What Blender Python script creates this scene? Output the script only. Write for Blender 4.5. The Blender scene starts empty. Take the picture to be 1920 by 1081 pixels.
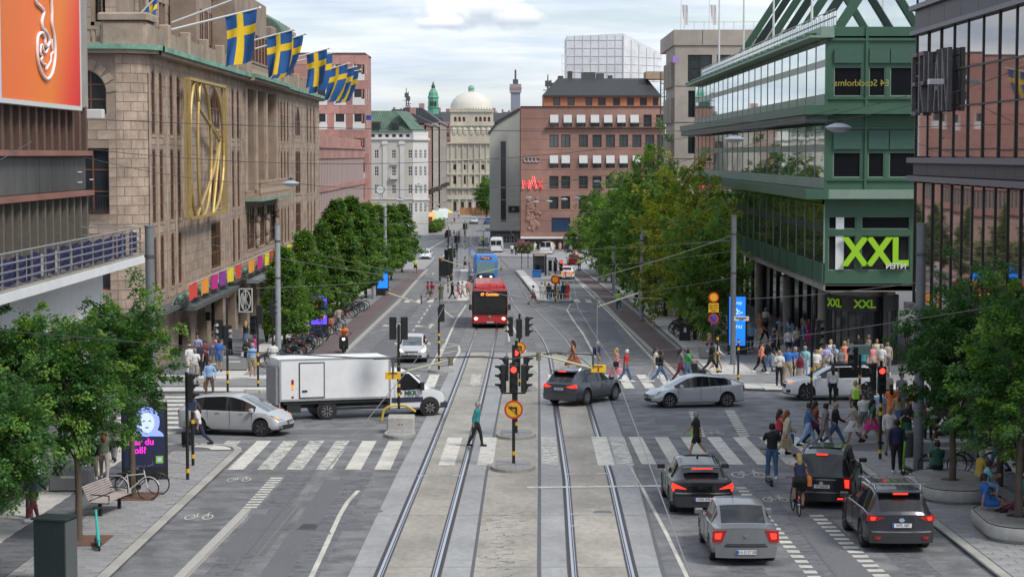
import bpy,math,random
from mathutils import Vector,Matrix
R=math.radians
PI=math.pi
rnd=random.Random(7)
SC=bpy.context.scene
COL=SC.collection
# ------------------------------------------------------------------ camera, sky, sun, exposure
FPX=3700.0
CZ=9.6
PITCH=math.atan(250.5/FPX)
cam_d=bpy.data.cameras.new('camera')
cam=bpy.data.objects.new('camera',cam_d)
COL.objects.link(cam)
cam.location=(0,0,CZ)
cam.rotation_euler=(PI/2-PITCH,0,0)
cam_d.lens=FPX/1920*36
cam_d.sensor_width=36
cam_d.clip_start=0.5
cam_d.clip_end=6000
SC.camera=cam
SUN_EL,SUN_AZ=50,128
world=bpy.data.worlds.new('World')
SC.world=world
world.use_nodes=True
nt=world.node_tree
for n in list(nt.nodes):
 nt.nodes.remove(n)
def nd(t,typ,**kw):
 n=t.nodes.new(typ)
 for k,v in kw.items():
  setattr(n,k,v)
 return n
out=nd(nt,'ShaderNodeOutputWorld')
bg=nd(nt,'ShaderNodeBackground')
bg.inputs['Strength'].default_value=0.092
sky=nd(nt,'ShaderNodeTexSky',sky_type='NISHITA',sun_disc=False)
sky.sun_elevation=R(SUN_EL)
sky.sun_rotation=R(SUN_AZ)
sky.altitude=30
sky.air_density=1.0
sky.dust_density=1.6
tc=nd(nt,'ShaderNodeTexCoord')
sep=nd(nt,'ShaderNodeSeparateXYZ')
nt.links.new(tc.outputs['Generated'],sep.inputs[0])
mp=nd(nt,'ShaderNodeMapping')
mp.inputs['Scale'].default_value=(3.0,3.0,34.0)
mp.inputs['Location'].default_value=(0.6,0.2,0.35)
nt.links.new(tc.outputs['Generated'],mp.inputs[0])
nz=nd(nt,'ShaderNodeTexNoise')
nz.inputs['Scale'].default_value=1.6
nz.inputs['Detail'].default_value=7
nz.inputs['Roughness'].default_value=0.52
nt.links.new(mp.outputs[0],nz.inputs['Vector'])
cr=nd(nt,'ShaderNodeValToRGB')
cr.color_ramp.elements[0].position=0.33
cr.color_ramp.elements[0].color=(0.42,0.42,0.42,1)
cr.color_ramp.elements[1].position=0.60
cr.color_ramp.elements[1].color=(0.97,0.97,0.97,1)
nt.links.new(nz.outputs['Fac'],cr.inputs[0])
mp2=nd(nt,'ShaderNodeMapping')
mp2.inputs['Scale'].default_value=(5.0,5.0,48.0)
mp2.inputs['Location'].default_value=(4.1,2.7,1.4)
nt.links.new(tc.outputs['Generated'],mp2.inputs[0])
nz2=nd(nt,'ShaderNodeTexNoise')
nz2.inputs['Scale'].default_value=1.3
nz2.inputs['Detail'].default_value=8
nz2.inputs['Roughness'].default_value=0.58
nt.links.new(mp2.outputs[0],nz2.inputs['Vector'])
cc=nd(nt,'ShaderNodeValToRGB')
cc.color_ramp.elements[0].position=0.34
cc.color_ramp.elements[0].color=(3.1,3.8,4.9,1)
cc.color_ramp.elements[1].position=0.60
cc.color_ramp.elements[1].color=(5.6,5.9,6.2,1)
nt.links.new(nz2.outputs['Fac'],cc.inputs[0])
mx=nd(nt,'ShaderNodeMixRGB')
nt.links.new(cr.outputs[0],mx.inputs[0])
nt.links.new(sky.outputs[0],mx.inputs[1])
nt.links.new(cc.outputs[0],mx.inputs[2])
dv=nd(nt,'ShaderNodeMath',operation='DIVIDE'); nt.links.new(sep.outputs[0],dv.inputs[0]); nt.links.new(sep.outputs[1],dv.inputs[1])
dw=nd(nt,'ShaderNodeMath',operation='DIVIDE'); nt.links.new(sep.outputs[2],dw.inputs[0]); nt.links.new(sep.outputs[1],dw.inputs[1])
cbn=nd(nt,'ShaderNodeCombineXYZ'); nt.links.new(dv.outputs[0],cbn.inputs[0]); nt.links.new(dw.outputs[0],cbn.inputs[1]); nt.links.new(sep.outputs[1],cbn.inputs[2])
pn=nd(nt,'ShaderNodeTexNoise'); pn.inputs['Scale'].default_value=95; pn.inputs['Detail'].default_value=7; nt.links.new(cbn.outputs[0],pn.inputs['Vector'])
puffs=mx.outputs[0]
for (u0,w0,su,sw) in ((-.030,.0700,.018,.0075),(-.012,.0745,.016,.0095),(-.036,.066,.012,.004),(.004,.069,.012,.006)):
 ms=[]
 for src,c0,s0 in ((dv,u0,su),(dw,w0,sw)):
  a_=nd(nt,'ShaderNodeMath',operation='SUBTRACT'); a_.inputs[1].default_value=c0; nt.links.new(src.outputs[0],a_.inputs[0])
  b_=nd(nt,'ShaderNodeMath',operation='DIVIDE'); b_.inputs[1].default_value=s0; nt.links.new(a_.outputs[0],b_.inputs[0]); ms.append(b_)
 cv=nd(nt,'ShaderNodeCombineXYZ'); nt.links.new(ms[0].outputs[0],cv.inputs[0]); nt.links.new(ms[1].outputs[0],cv.inputs[1])
 ln_=nd(nt,'ShaderNodeVectorMath',operation='LENGTH'); nt.links.new(cv.outputs[0],ln_.inputs[0])
 ad=nd(nt,'ShaderNodeMath',operation='MULTIPLY_ADD'); ad.inputs[1].default_value=1.7; nt.links.new(pn.outputs['Fac'],ad.inputs[0]); nt.links.new(ln_.outputs['Value'],ad.inputs[2])
 mk=nd(nt,'ShaderNodeMapRange'); mk.inputs[1].default_value=2.05; mk.inputs[2].default_value=1.45; mk.inputs[3].default_value=0; mk.inputs[4].default_value=.9; nt.links.new(ad.outputs[0],mk.inputs[0])
 fr=nd(nt,'ShaderNodeMath',operation='GREATER_THAN'); fr.inputs[1].default_value=0; nt.links.new(sep.outputs[1],fr.inputs[0])
 m2_=nd(nt,'ShaderNodeMath',operation='MULTIPLY'); nt.links.new(mk.outputs[0],m2_.inputs[0]); nt.links.new(fr.outputs[0],m2_.inputs[1])
 pc=nd(nt,'ShaderNodeValToRGB'); pc.color_ramp.elements[0].position=.25; pc.color_ramp.elements[0].color=(3.6,4.0,4.6,1); pc.color_ramp.elements[1].position=.62; pc.color_ramp.elements[1].color=(6.6,6.7,6.8,1)
 mb0=nd(nt,'ShaderNodeMapRange'); mb0.inputs[1].default_value=-1; mb0.inputs[2].default_value=1; nt.links.new(ms[1].outputs[0],mb0.inputs[0]); nt.links.new(mb0.outputs[0],pc.inputs[0])
 mp_=nd(nt,'ShaderNodeMixRGB'); nt.links.new(m2_.outputs[0],mp_.inputs[0]); nt.links.new(puffs,mp_.inputs[1]); nt.links.new(pc.outputs[0],mp_.inputs[2]); puffs=mp_.outputs[0]
nt.links.new(puffs,bg.inputs[0])
nt.links.new(bg.outputs[0],out.inputs[0])
sl=bpy.data.lights.new('sun','SUN')
sl.energy=1.5
sl.angle=R(16)
sl.color=(1.0,0.96,0.90)
sun=bpy.data.objects.new('sun',sl)
COL.objects.link(sun)
az=R(SUN_AZ)
sd=Vector((math.sin(az)*math.cos(R(SUN_EL)),math.cos(az)*math.cos(R(SUN_EL)),math.sin(R(SUN_EL))))
sun.rotation_euler=sd.to_track_quat('Z','Y').to_euler()
SC.view_settings.view_transform='Standard'
SC.view_settings.look='None'
SC.view_settings.gamma=1
SC.view_settings.use_curve_mapping=False
SC.view_settings.exposure=0.97
SC.cycles.max_bounces=6
SC.cycles.diffuse_bounces=2
SC.cycles.glossy_bounces=3
SC.cycles.transmission_bounces=3
SC.cycles.transparent_max_bounces=6
SC.cycles.use_denoising=True
# ------------------------------------------------------------------ places
SLOPE=0.0203
def gz(Y):
 if Y<250:return -SLOPE*Y
 if Y<310:
  t=(Y-250)/60
  return -SLOPE*250-SLOPE*60*(t-t*t/2)
 return -SLOPE*280
def ray(px,py):
 u=(px-960)/FPX; v=(540.5-py)/FPX
 return Vector((u,math.cos(PITCH)+v*math.sin(PITCH),-math.sin(PITCH)+v*math.cos(PITCH)))
def G(px,py,dz=0.0):
 d=ray(px,py)
 lo,hi=5.0,3000.0
 for _ in range(50):
  m=(lo+hi)/2
  if CZ+d.z/d.y*m>gz(m)+dz:lo=m
  else:hi=m
 return Vector((d.x/d.y*lo,lo,gz(lo)+dz))
def A(px,py,Y):
 d=ray(px,py)
 return Vector((d.x/d.y*Y,Y,CZ+d.z/d.y*Y))
def AX(px,py,X):
 d=ray(px,py)
 t=X/d.x
 return Vector((X,d.y*t,CZ+d.z*t))
# ------------------------------------------------------------------ materials
MATS={}
def lin(c):
 return tuple(((x/12.92) if x<=0.04045 else ((x+0.055)/1.055) ** 2.4) for x in c)
def mat(name,col,rough=0.6,metal=0.0,noise=0.0,scale=4.0,bump=0.0,spec=0.5,emit=None,estr=1.0,alpha=1.0,coat=0.0,stretch=None,trans=0.0,stain=0.0,bscale=None):
 if name in MATS:return MATS[name]
 m=bpy.data.materials.new(name)
 m.use_nodes=True
 t=m.node_tree
 b=t.nodes['Principled BSDF']
 b.inputs['Base Color'].default_value=(*col,1)
 b.inputs['Roughness'].default_value=rough
 b.inputs['Metallic'].default_value=metal
 b.inputs['Specular IOR Level'].default_value=spec
 if coat:b.inputs['Coat Weight'].default_value=coat; b.inputs['Coat Roughness'].default_value=0.05
 if trans:b.inputs['Transmission Weight'].default_value=trans
 if alpha<1:b.inputs['Alpha'].default_value=alpha
 if emit:
  b.inputs['Emission Color'].default_value=(*emit,1)
  b.inputs['Emission Strength'].default_value=estr
 m.diffuse_color=(*col,1)
 if noise or bump or stain:
  co=nd(t,'ShaderNodeTexCoord'); mpp=nd(t,'ShaderNodeMapping')
  t.links.new(co.outputs['Object'],mpp.inputs[0])
  if stretch:mpp.inputs['Scale'].default_value=stretch
 if noise:
  n1=nd(t,'ShaderNodeTexNoise'); n1.inputs['Scale'].default_value=scale; n1.inputs['Detail'].default_value=8
  n1.inputs['Roughness'].default_value=0.65
  t.links.new(mpp.outputs[0],n1.inputs['Vector'])
  mr=nd(t,'ShaderNodeMapRange')
  mr.inputs[1].default_value=0.3; mr.inputs[2].default_value=0.7
  mr.inputs[3].default_value=1-noise; mr.inputs[4].default_value=1+noise
  t.links.new(n1.outputs['Fac'],mr.inputs[0])
  last=mr.outputs[0]
  if stain:
   n3=nd(t,'ShaderNodeTexNoise'); n3.inputs['Scale'].default_value=scale*0.13; n3.inputs['Detail'].default_value=5
   t.links.new(mpp.outputs[0],n3.inputs['Vector'])
   m3=nd(t,'ShaderNodeMapRange'); m3.inputs[1].default_value=0.35; m3.inputs[2].default_value=0.65
   m3.inputs[3].default_value=1-stain; m3.inputs[4].default_value=1+stain*0.6
   t.links.new(n3.outputs['Fac'],m3.inputs[0])
   mm=nd(t,'ShaderNodeMath',operation='MULTIPLY')
   t.links.new(last,mm.inputs[0]); t.links.new(m3.outputs[0],mm.inputs[1]); last=mm.outputs[0]
  vm=nd(t,'ShaderNodeVectorMath',operation='SCALE')
  vm.inputs[0].default_value=col
  t.links.new(last,vm.inputs['Scale'])
  t.links.new(vm.outputs[0],b.inputs['Base Color'])
 if bump:
  n2=nd(t,'ShaderNodeTexNoise'); n2.inputs['Scale'].default_value=bscale or scale*5; n2.inputs['Detail'].default_value=6
  t.links.new(mpp.outputs[0],n2.inputs['Vector'])
  bp=nd(t,'ShaderNodeBump'); bp.inputs['Strength'].default_value=bump; bp.inputs['Distance'].default_value=0.03
  t.links.new(n2.outputs['Fac'],bp.inputs['Height'])
  t.links.new(bp.outputs[0],b.inputs['Normal'])
 MATS[name]=m
 return m
def vary(m,amt=0.12):
 t=m.node_tree; b=t.nodes['Principled BSDF']
 oi=nd(t,'ShaderNodeObjectInfo')
 mr=nd(t,'ShaderNodeMapRange'); mr.inputs[3].default_value=1-amt; mr.inputs[4].default_value=1+amt
 t.links.new(oi.outputs['Random'],mr.inputs[0])
 vm=nd(t,'ShaderNodeVectorMath',operation='SCALE')
 ln=b.inputs['Base Color'].links
 if ln:t.links.new(ln[0].from_socket,vm.inputs[0])
 else:vm.inputs[0].default_value=b.inputs['Base Color'].default_value[:3]
 t.links.new(mr.outputs[0],vm.inputs['Scale'])
 t.links.new(vm.outputs[0],b.inputs['Base Color'])
 return m
def isl_vary(m,amt=0.12):
 t=m.node_tree; b=t.nodes['Principled BSDF']
 oi=nd(t,'ShaderNodeNewGeometry')
 mr=nd(t,'ShaderNodeMapRange'); mr.inputs[3].default_value=1-amt; mr.inputs[4].default_value=1+amt
 t.links.new(oi.outputs['Random Per Island'],mr.inputs[0])
 vm=nd(t,'ShaderNodeVectorMath',operation='SCALE')
 ln=b.inputs['Base Color'].links
 if ln:t.links.new(ln[0].from_socket,vm.inputs[0])
 else:vm.inputs[0].default_value=b.inputs['Base Color'].default_value[:3]
 t.links.new(mr.outputs[0],vm.inputs['Scale'])
 t.links.new(vm.outputs[0],b.inputs['Base Color'])
 return m
# ------------------------------------------------------------------ mesh building
class MB:
 def __init__(s):
  s.v=[]; s.f=[]; s.mi=[]; s.M=Matrix(); s.cur=0
 def pt(s,p):
  s.v.append(tuple(s.M @ Vector(p))); return len(s.v)-1
 def face(s,idx,m=None):
  s.f.append(tuple(idx)); s.mi.append(s.cur if m is None else m)
 def poly(s,pts,m=None):
  s.face([s.pt(p) for p in pts],m); return s
 def box(s,x0,x1,y0,y1,z0,z1,m=None):
  i=[s.pt(p) for p in ((x0,y0,z0),(x1,y0,z0),(x1,y1,z0),(x0,y1,z0),(x0,y0,z1),(x1,y0,z1),(x1,y1,z1),(x0,y1,z1))]
  for q in ((0,3,2,1),(4,5,6,7),(0,1,5,4),(1,2,6,5),(2,3,7,6),(3,0,4,7)):
   s.face([i[k] for k in q],m)
  return s
 def cbox(s,c,d,m=None):
  return s.box(c[0]-d[0]/2,c[0]+d[0]/2,c[1]-d[1]/2,c[1]+d[1]/2,c[2]-d[2]/2,c[2]+d[2]/2,m)
 def bbox(s,x0,x1,y0,y1,z0,z1,b=0.02,m=None):
  P=[(x0+b,y0),(x1-b,y0),(x1,y0+b),(x1,y1-b),(x1-b,y1),(x0+b,y1),(x0,y1-b),(x0,y0+b)]
  Q=[(min(max(x,x0+b),x1-b),min(max(y,y0+b),y1-b)) for x,y in P]
  rings=[[s.pt((x,y,z0)) for x,y in P],[s.pt((x,y,z1-b)) for x,y in P],[s.pt((x,y,z1)) for x,y in Q]]
  for a,c in zip(rings,rings[1:]):
   for k in range(8):s.face((a[k],a[(k+1)%8],c[(k+1)%8],c[k]),m)
  s.face(rings[2],m); s.face(rings[0][::-1],m)
  return s
 def prism(s,pts,z0,z1,m=None):
  a=[s.pt((p[0],p[1],z0)) for p in pts]; b=[s.pt((p[0],p[1],z1)) for p in pts]
  n=len(pts)
  for k in range(n):s.face((a[k],a[(k+1)%n],b[(k+1)%n],b[k]),m)
  s.face(b,m); s.face(a[::-1],m)
  return s
 def bar(s,a,b,w,h=None,m=None):
  h=h or w
  a=Vector(a); b=Vector(b); d=(b-a).normalized()
  u=Vector((0,0,1)) if abs(d.z)<0.95 else Vector((0,1,0))
  x=d.cross(u).normalized()*w/2; y=x.cross(d).normalized()*h/2
  i=[s.pt(p) for p in (a-x-y,a+x-y,a+x+y,a-x+y,b-x-y,b+x-y,b+x+y,b-x+y)]
  for q in ((0,3,2,1),(4,5,6,7),(0,1,5,4),(1,2,6,5),(2,3,7,6),(3,0,4,7)):s.face([i[k] for k in q],m)
  return s
 def tube(s,pts,r,n=8,m=None,cap=True):
  pts=[Vector(p) for p in pts]
  rs=r if isinstance(r,(list,tuple)) else [r]*len(pts)
  rings=[]; ref=None
  for k,p in enumerate(pts):
   d=(pts[min(k+1,len(pts)-1)]-pts[max(k-1,0)])
   if d.length<1e-9:d=Vector((0,0,1))
   d.normalize()
   if ref is None:ref=Vector((1,0,0)) if abs(d.x)<0.8 else Vector((0,0,1))
   x=(ref-d*ref.dot(d)).normalized(); ref=x; y=d.cross(x)
   rings.append([s.pt(p+(x*math.cos(2*PI*j/n)+y*math.sin(2*PI*j/n))*rs[k]) for j in range(n)])
  for a,b in zip(rings,rings[1:]):
   for j in range(n):s.face((a[j],a[(j+1)%n],b[(j+1)%n],b[j]),m)
  if cap:s.face(rings[0][::-1],m); s.face(rings[-1],m)
  return s
 def lathe(s,prof,n=16,c=(0,0,0),axis='z',m=None):
  rings=[]
  for r,h in prof:
   ring=[]
   for j in range(n):
    a=2*PI*j/n; p=(r*math.cos(a),r*math.sin(a),h)
    if axis=='x':p=(p[2],p[0],p[1])
    elif axis=='y':p=(p[1],p[2],p[0])
    ring.append(s.pt((p[0]+c[0],p[1]+c[1],p[2]+c[2])))
   rings.append(ring)
  for a,b in zip(rings,rings[1:]):
   for j in range(n):s.face((a[j],a[(j+1)%n],b[(j+1)%n],b[j]),m)
  s.face(rings[0][::-1],m); s.face(rings[-1],m)
  return s
 def ell(s,c,r,n=10,k=6,m=None):
  prof=[(max(1e-4,math.sin(PI*i/k)),-math.cos(PI*i/k)) for i in range(k+1)]
  rings=[[s.pt((c[0]+r[0]*q*math.cos(2*PI*j/n),c[1]+r[1]*q*math.sin(2*PI*j/n),c[2]+r[2]*h)) for j in range(n)] for q,h in prof]
  for a,b in zip(rings,rings[1:]):
   for j in range(n):s.face((a[j],a[(j+1)%n],b[(j+1)%n],b[j]),m)
  return s
 def mesh(s,name,mats,smooth=False):
  me=bpy.data.meshes.new(name)
  me.from_pydata(s.v,[],s.f)
  for m in (mats if isinstance(mats,(list,tuple)) else [mats]):me.materials.append(m)
  if any(s.mi):me.polygons.foreach_set('material_index',s.mi)
  if smooth:
   me.polygons.foreach_set('use_smooth',[True]*len(me.polygons))
   if smooth != 'all':me.set_sharp_from_angle(angle=R(38 if smooth is True else smooth))
  me.update()
  return me
 def build(s,name,mats,parent=None,smooth=False,**kw):
  return obj(name,s.mesh(name,mats,smooth),parent,**kw)
def obj(name,me,parent=None,loc=(0,0,0),rz=0,label=None,mats=None):
 o=bpy.data.objects.new(name,me); COL.objects.link(o)
 if parent:o.parent=parent
 o.location=loc
 if rz:o.rotation_euler=(0,0,rz)
 if label:o['label']=label
 if mats:
  for k,m in enumerate(mats if isinstance(mats,(list,tuple)) else [mats]):
   o.material_slots[k].link='OBJECT'; o.material_slots[k].material=m
 return o
def thing(name,label,cat,loc=(0,0,0),rz=0,group=None,tilt=False):
 o=bpy.data.objects.new(name,None); COL.objects.link(o)
 o.empty_display_size=0.3
 o.location=loc
 if tilt and loc[1]<270:
  o.rotation_euler=(Matrix.Rotation(-math.atan(SLOPE),3,'X') @ Matrix.Rotation(rz,3,'Z')).to_euler()
 else:o.rotation_euler=(0,0,rz)
 o['label']=label; o['category']=cat
 if group:o['group']=group
 return o
def tag(o,label,cat,group=None):
 o['label']=label; o['category']=cat
 if group:o['group']=group
 return o
def struct(o):o['kind']='structure'; return o
def stuff(o):o['kind']='stuff'; return o
CACHE={}
def cached(key,fn):
 if key not in CACHE:CACHE[key]=fn()
 return CACHE[key]
def text_mesh(s,size,extrude,m,align='CENTER',squash=1.0,bold=0.0):
 def mk():
  cu=bpy.data.curves.new('lettering','FONT'); cu.body=s; cu.size=size; cu.extrude=extrude
  cu.align_x=align; cu.align_y='CENTER'; cu.resolution_u=3; cu.offset=bold
  to=bpy.data.objects.new('lettering_tmp',cu); COL.objects.link(to)
  bpy.context.view_layer.update()
  me=bpy.data.meshes.new_from_object(to.evaluated_get(bpy.context.evaluated_depsgraph_get()))
  bpy.data.objects.remove(to)
  for v in me.vertices:v.co=Vector((v.co.x*squash,-v.co.z,v.co.y))
  me.materials.clear(); me.materials.append(m)
  me.name='lettering'
  return me
 return cached(('txt',s,size,extrude,m.name,align,squash,bold),mk)
def lettering(s,size,m,parent,loc,rz=0,extrude=0.01,align='CENTER',squash=1.0,bold=0.0,name='lettering',mirror=False):
 o=obj(name,text_mesh(s,size,extrude,m,align,squash,bold),parent,loc,rz)
 if mirror:o.scale.x=-1
 return o
# ------------------------------------------------------------------ ground
def interp(tab,y):
 if y<=tab[0][0]:return tab[0][1]
 for (a,va),(b,vb) in zip(tab,tab[1:]):
  if y<=b:return va+(vb-va)*(y-a)/(b-a)
 return tab[-1][1]
m_asph=mat('asphalt',(0.172,0.173,0.178),0.82,noise=0.20,scale=9,bump=0.35,stain=0.34,bscale=60)
m_asph_red=mat('cycle_lane_asphalt',(0.135,0.100,0.098),0.85,noise=0.2,scale=9,bump=0.3,stain=0.15,bscale=60)
m_conc=vary(mat('track_concrete',(0.335,0.312,0.268),0.75,noise=0.18,scale=5,bump=0.12,stain=0.2,stretch=(1,0.5,1)),0.06)
m_conc_l=vary(mat('track_concrete_cool',(0.30,0.302,0.300),0.7,noise=0.15,scale=5,bump=0.12,stain=0.15,stretch=(1,0.5,1)),0.05)
m_joint=mat('bitumen_joint',(0.10,0.10,0.11),0.7,noise=0.2,scale=8)
m_railbed=mat('rail_rubber',(0.045,0.038,0.042),0.7,noise=0.25,scale=12)
m_rail=mat('polished_rail_steel',(0.62,0.63,0.66),0.28,metal=0.9)
m_paint=mat('road_paint',(0.53,0.515,0.455),0.7,noise=0.16,scale=5,stain=0.2,bump=0.1)
def worn(name,col,thr,sc=3.0):
 m=mat(name,col,0.7,noise=0.12,scale=6)
 t=m.node_tree; b=t.nodes['Principled BSDF']
 co=nd(t,'ShaderNodeTexCoord'); n=nd(t,'ShaderNodeTexNoise'); mpw=nd(t,'ShaderNodeMapping')
 mpw.inputs['Scale'].default_value=(1,2.2,1)
 n.inputs['Scale'].default_value=sc; n.inputs['Detail'].default_value=9; n.inputs['Roughness'].default_value=0.75
 t.links.new(co.outputs['Object'],mpw.inputs[0]); t.links.new(mpw.outputs[0],n.inputs['Vector'])
 mr=nd(t,'ShaderNodeMapRange'); mr.inputs[1].default_value=thr; mr.inputs[2].default_value=thr+0.10
 t.links.new(n.outputs['Fac'],mr.inputs[0]); t.links.new(mr.outputs[0],b.inputs['Alpha'])
 return m
m_worn=worn('worn_road_paint',(0.60,0.58,0.52),0.36)
m_worn2=worn('very_worn_road_paint',(0.54,0.53,0.48),0.405)
m_kerb=vary(mat('granite_kerb',(0.36,0.345,0.315),0.75,noise=0.18,scale=14,bump=0.2),0.12)
m_slab=vary(isl_vary(mat('grey_paving_slab',(0.27,0.265,0.265),0.8,noise=0.14,scale=10,bump=0.15,stain=0.12),0.09),0.10)
m_slabd=vary(isl_vary(mat('dark_paving_slab',(0.145,0.15,0.16),0.8,noise=0.14,scale=10,bump=0.15),0.10),0.08)
m_slabw=vary(isl_vary(mat('pale_paving_slab',(0.52,0.505,0.47),0.75,noise=0.10,scale=8,bump=0.1),0.07),0.06)
m_sjoint=mat('paving_joint',(0.13,0.13,0.13),0.9,noise=0.2,scale=10)
m_iron=mat('cast_iron',(0.07,0.065,0.06),0.6,metal=0.4,noise=0.2,scale=10)
m_rust=mat('tree_pit_gravel',(0.17,0.085,0.06),0.95,noise=0.35,scale=22,bump=0.6)
worn_lane=worn('polished_asphalt',(0.135,0.137,0.146),0.40,1.1)
def cuts(y0,y1,step=10):
 ys=[y0]
 n=max(1,int((y1-y0)/step))
 return [y0+(y1-y0)*k/n for k in range(n+1)]
def strip(mb,xl,xr,y0,y1,dz,step=10,m=None):
 fx=lambda f,y:f(y) if callable(f) else (interp(f,y) if isinstance(f,list) else f)
 ys=cuts(y0,y1,step); prev=None
 for y in ys:
  cur=(mb.pt((fx(xl,y),y,gz(y)+dz)),mb.pt((fx(xr,y),y,gz(y)+dz)))
  if prev:mb.face((prev[0],prev[1],cur[1],cur[0]),m)
  prev=cur
 return mb
def ribbon(mb,pts,w,dz,m=None,h=0):
 P=[]
 for a,b in zip(pts,pts[1:]):
  n=max(1,int(math.dist(a,b)/8))
  P+=[(a[0]+(b[0]-a[0])*k/n,a[1]+(b[1]-a[1])*k/n) for k in range(n)]
 P.append(pts[-1])
 L=[];
 for k,p in enumerate(P):
  q0=P[max(k-1,0)]; q1=P[min(k+1,len(P)-1)]
  dx,dy=q1[0]-q0[0],q1[1]-q0[1]; l=math.hypot(dx,dy) or 1
  nx,ny=-dy/l*w/2,dx/l*w/2
  L.append(((p[0]+nx,p[1]+ny),(p[0]-nx,p[1]-ny)))
 V=[[mb.pt((c[0],c[1],gz(c[1])+dz+h)) for c in pr] for pr in L]
 for a,b in zip(V,V[1:]):mb.face((a[0],a[1],b[1],b[0]),m)
 if h:
  W=[[mb.pt((c[0],c[1],gz(c[1])+dz)) for c in pr] for pr in L]
  for k in range(len(V)-1):
   mb.face((W[k][0],V[k][0],V[k+1][0],W[k+1][0]),m); mb.face((V[k][1],W[k][1],W[k+1][1],V[k+1][1]),m)
  mb.face((W[0][0],W[0][1],V[0][1],V[0][0]),m); mb.face((W[-1][1],W[-1][0],V[-1][0],V[-1][1]),m)
 return mb
def gp(px,py):
 p=G(px,py); return (p.x,p.y)
def rpoly(mb,pts,dz,m=None):
 mb.face([mb.pt((x,y,gz(y)+dz)) for x,y in pts],m); return mb
def slab_prism(mb,pts,z0,z1,m=None):
 a=[mb.pt((x,y,gz(y)+z0)) for x,y in pts]; b=[mb.pt((x,y,gz(y)+z1)) for x,y in pts]
 n=len(pts)
 for k in range(n):mb.face((a[k],a[(k+1)%n],b[(k+1)%n],b[k]),m)
 mb.face(b,m)
 return mb
g=MB(); prev=None
for y in [5,120,250]+[250+6*k for k in range(1,11)]+[500,900,6000]:
 w=900 if y<600 else 2500
 cur=(g.pt((-w,y,gz(y))),g.pt((w,y,gz(y))))
 if prev:g.face((prev[0],prev[1],cur[1],cur[0]))
 prev=cur
road=struct(g.build('road',m_asph))
CL=[(30,-2.85),(49.6,-2.64),(72,-2.36),(100,-2.08),(138,-1.8),(165,-1.95),(190,-2.6),(215,-3.3),(250,-4.1),(300,-6.0),(350,-8.2),(440,-8.6),(520,-8.2)]
CR=[(30,2.1),(49.6,2.3),(66,2.6),(90,2.75),(110,3.0),(122,3.0),(133,2.75),(146,2.16),(170,0.97),(206,0.22),(250,-0.75),(300,-2.9),(350,-5.0),(440,-5.4),(520,-5.0)]
LE=[(30,-4.35),(49.6,-4.15),(64,-4.03),(107,-3.42),(122,-3.35)]
J1=[(30,-1.2),(49.6,-1.02),(66.4,-0.9),(95.7,-0.5),(122,-0.3)]
J2=[(30,0.5),(49.6,0.68),(66.4,0.93),(119,1.63),(122,1.65)]
RE=[(30,3.6),(49.6,3.88),(66,4.34),(90,4.67),(107,4.8),(122,4.85)]
bed=MB(); strip(bed,LE,RE,30,120,0.003,8)
track_bed=struct(bed.build('tram_track_bed',m_joint))
off=lambda tab,d:(lambda y:interp(tab,y)+d)
jointsY=[34,42.3,50.4,58.6,67,77.8,86,95,104,112,120]
RW=0.14
def inner(l,r,m_):
 for a,b in zip(jointsY,jointsY[1:]):
  q=MB(); strip(q,l,r,a+0.02,b-0.02,0.007,20)
  q.build('concrete_panel',m_,track_bed)
inner(off(LE,0.02),off(CL,-0.72-RW),m_conc_l); inner(off(CL,-0.72+RW),off(CL,0.72-RW),m_conc); inner(off(CL,0.72+RW),off(J1,-0.04),m_conc_l)
inner(off(J1,0.05),off(J2,-0.05),m_conc)
inner(off(J2,0.06),off(CR,-0.76-RW),m_conc_l); inner(off(CR,-0.76+RW),off(CR,0.76-RW),m_conc); inner(off(CR,0.76+RW),off(RE,-0.1),m_conc_l)
q=MB(); strip(q,off(CL,-1.5),off(CL,1.4),121,420,0.004,6); strip(q,off(CR,-1.4),off(CR,1.4),121,170,0.004,6)
q.build('distant_track_concrete',mat('track_concrete_far',(0.19,0.19,0.19),0.75,noise=0.15,scale=3,stain=0.2),track_bed)
for ctab,gh,y1 in ((CL,0.72,480),(CR,0.76,480)):
 rt=struct(MB().build('tram_track',m_rail)) if False else None
 q=MB()
 for s in (-1,1):
  strip(q,off(ctab,s*gh-RW+0.02),off(ctab,s*gh+RW-0.02),30,121,0.010,6)
  strip(q,off(ctab,s*gh-0.09),off(ctab,s*gh+0.09),121,y1,0.010,6)
 q.build('rail_groove',m_railbed,track_bed)
 for s in (-1,1):
  q=MB()
  strip(q,off(ctab,s*gh-0.035),off(ctab,s*gh+0.035),30,y1,0.016,6)
  strip(q,off(ctab,s*gh+s*-0.085),off(ctab,s*gh+s*-0.065),30,170,0.016,6)
  q.build('rail',m_rail,track_bed)
for px,py in ((792,892),(857,892),(1068,889),(1129,888),(1077,964),(1079,986),(893,736),(906,683)):
 p=G(px,py); q=MB(); q.box(-0.17,0.17,-0.05,0.05,0.012,0.022)
 o=q.build('rail_drain',m_rail,track_bed,loc=(p.x,p.y,p.z))
def crossing(label_mats,xs,y0,y1,w,drift=0.0):
 for k,x in enumerate(xs):
  q=MB(); mm=label_mats[k%len(label_mats)]
  rpoly(q,[(x,y0),(x+w,y0),(x+w+drift,y1),(x+drift,y1)],0.018 if -4.6<x<5 else 0.008)
  o=q.build('crossing_stripe',mm); struct(o)
crossing([m_worn2,m_worn,m_worn2,m_worn2,m_worn2,m_paint,m_paint],[-11.15,-9.97,-8.93,-7.9,-6.88,-5.85,-4.82],68.5,76.6,0.56)
crossing([m_worn,m_worn],[-2.62,-1.25],69.5,77.6,0.58,0.08)
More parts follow.
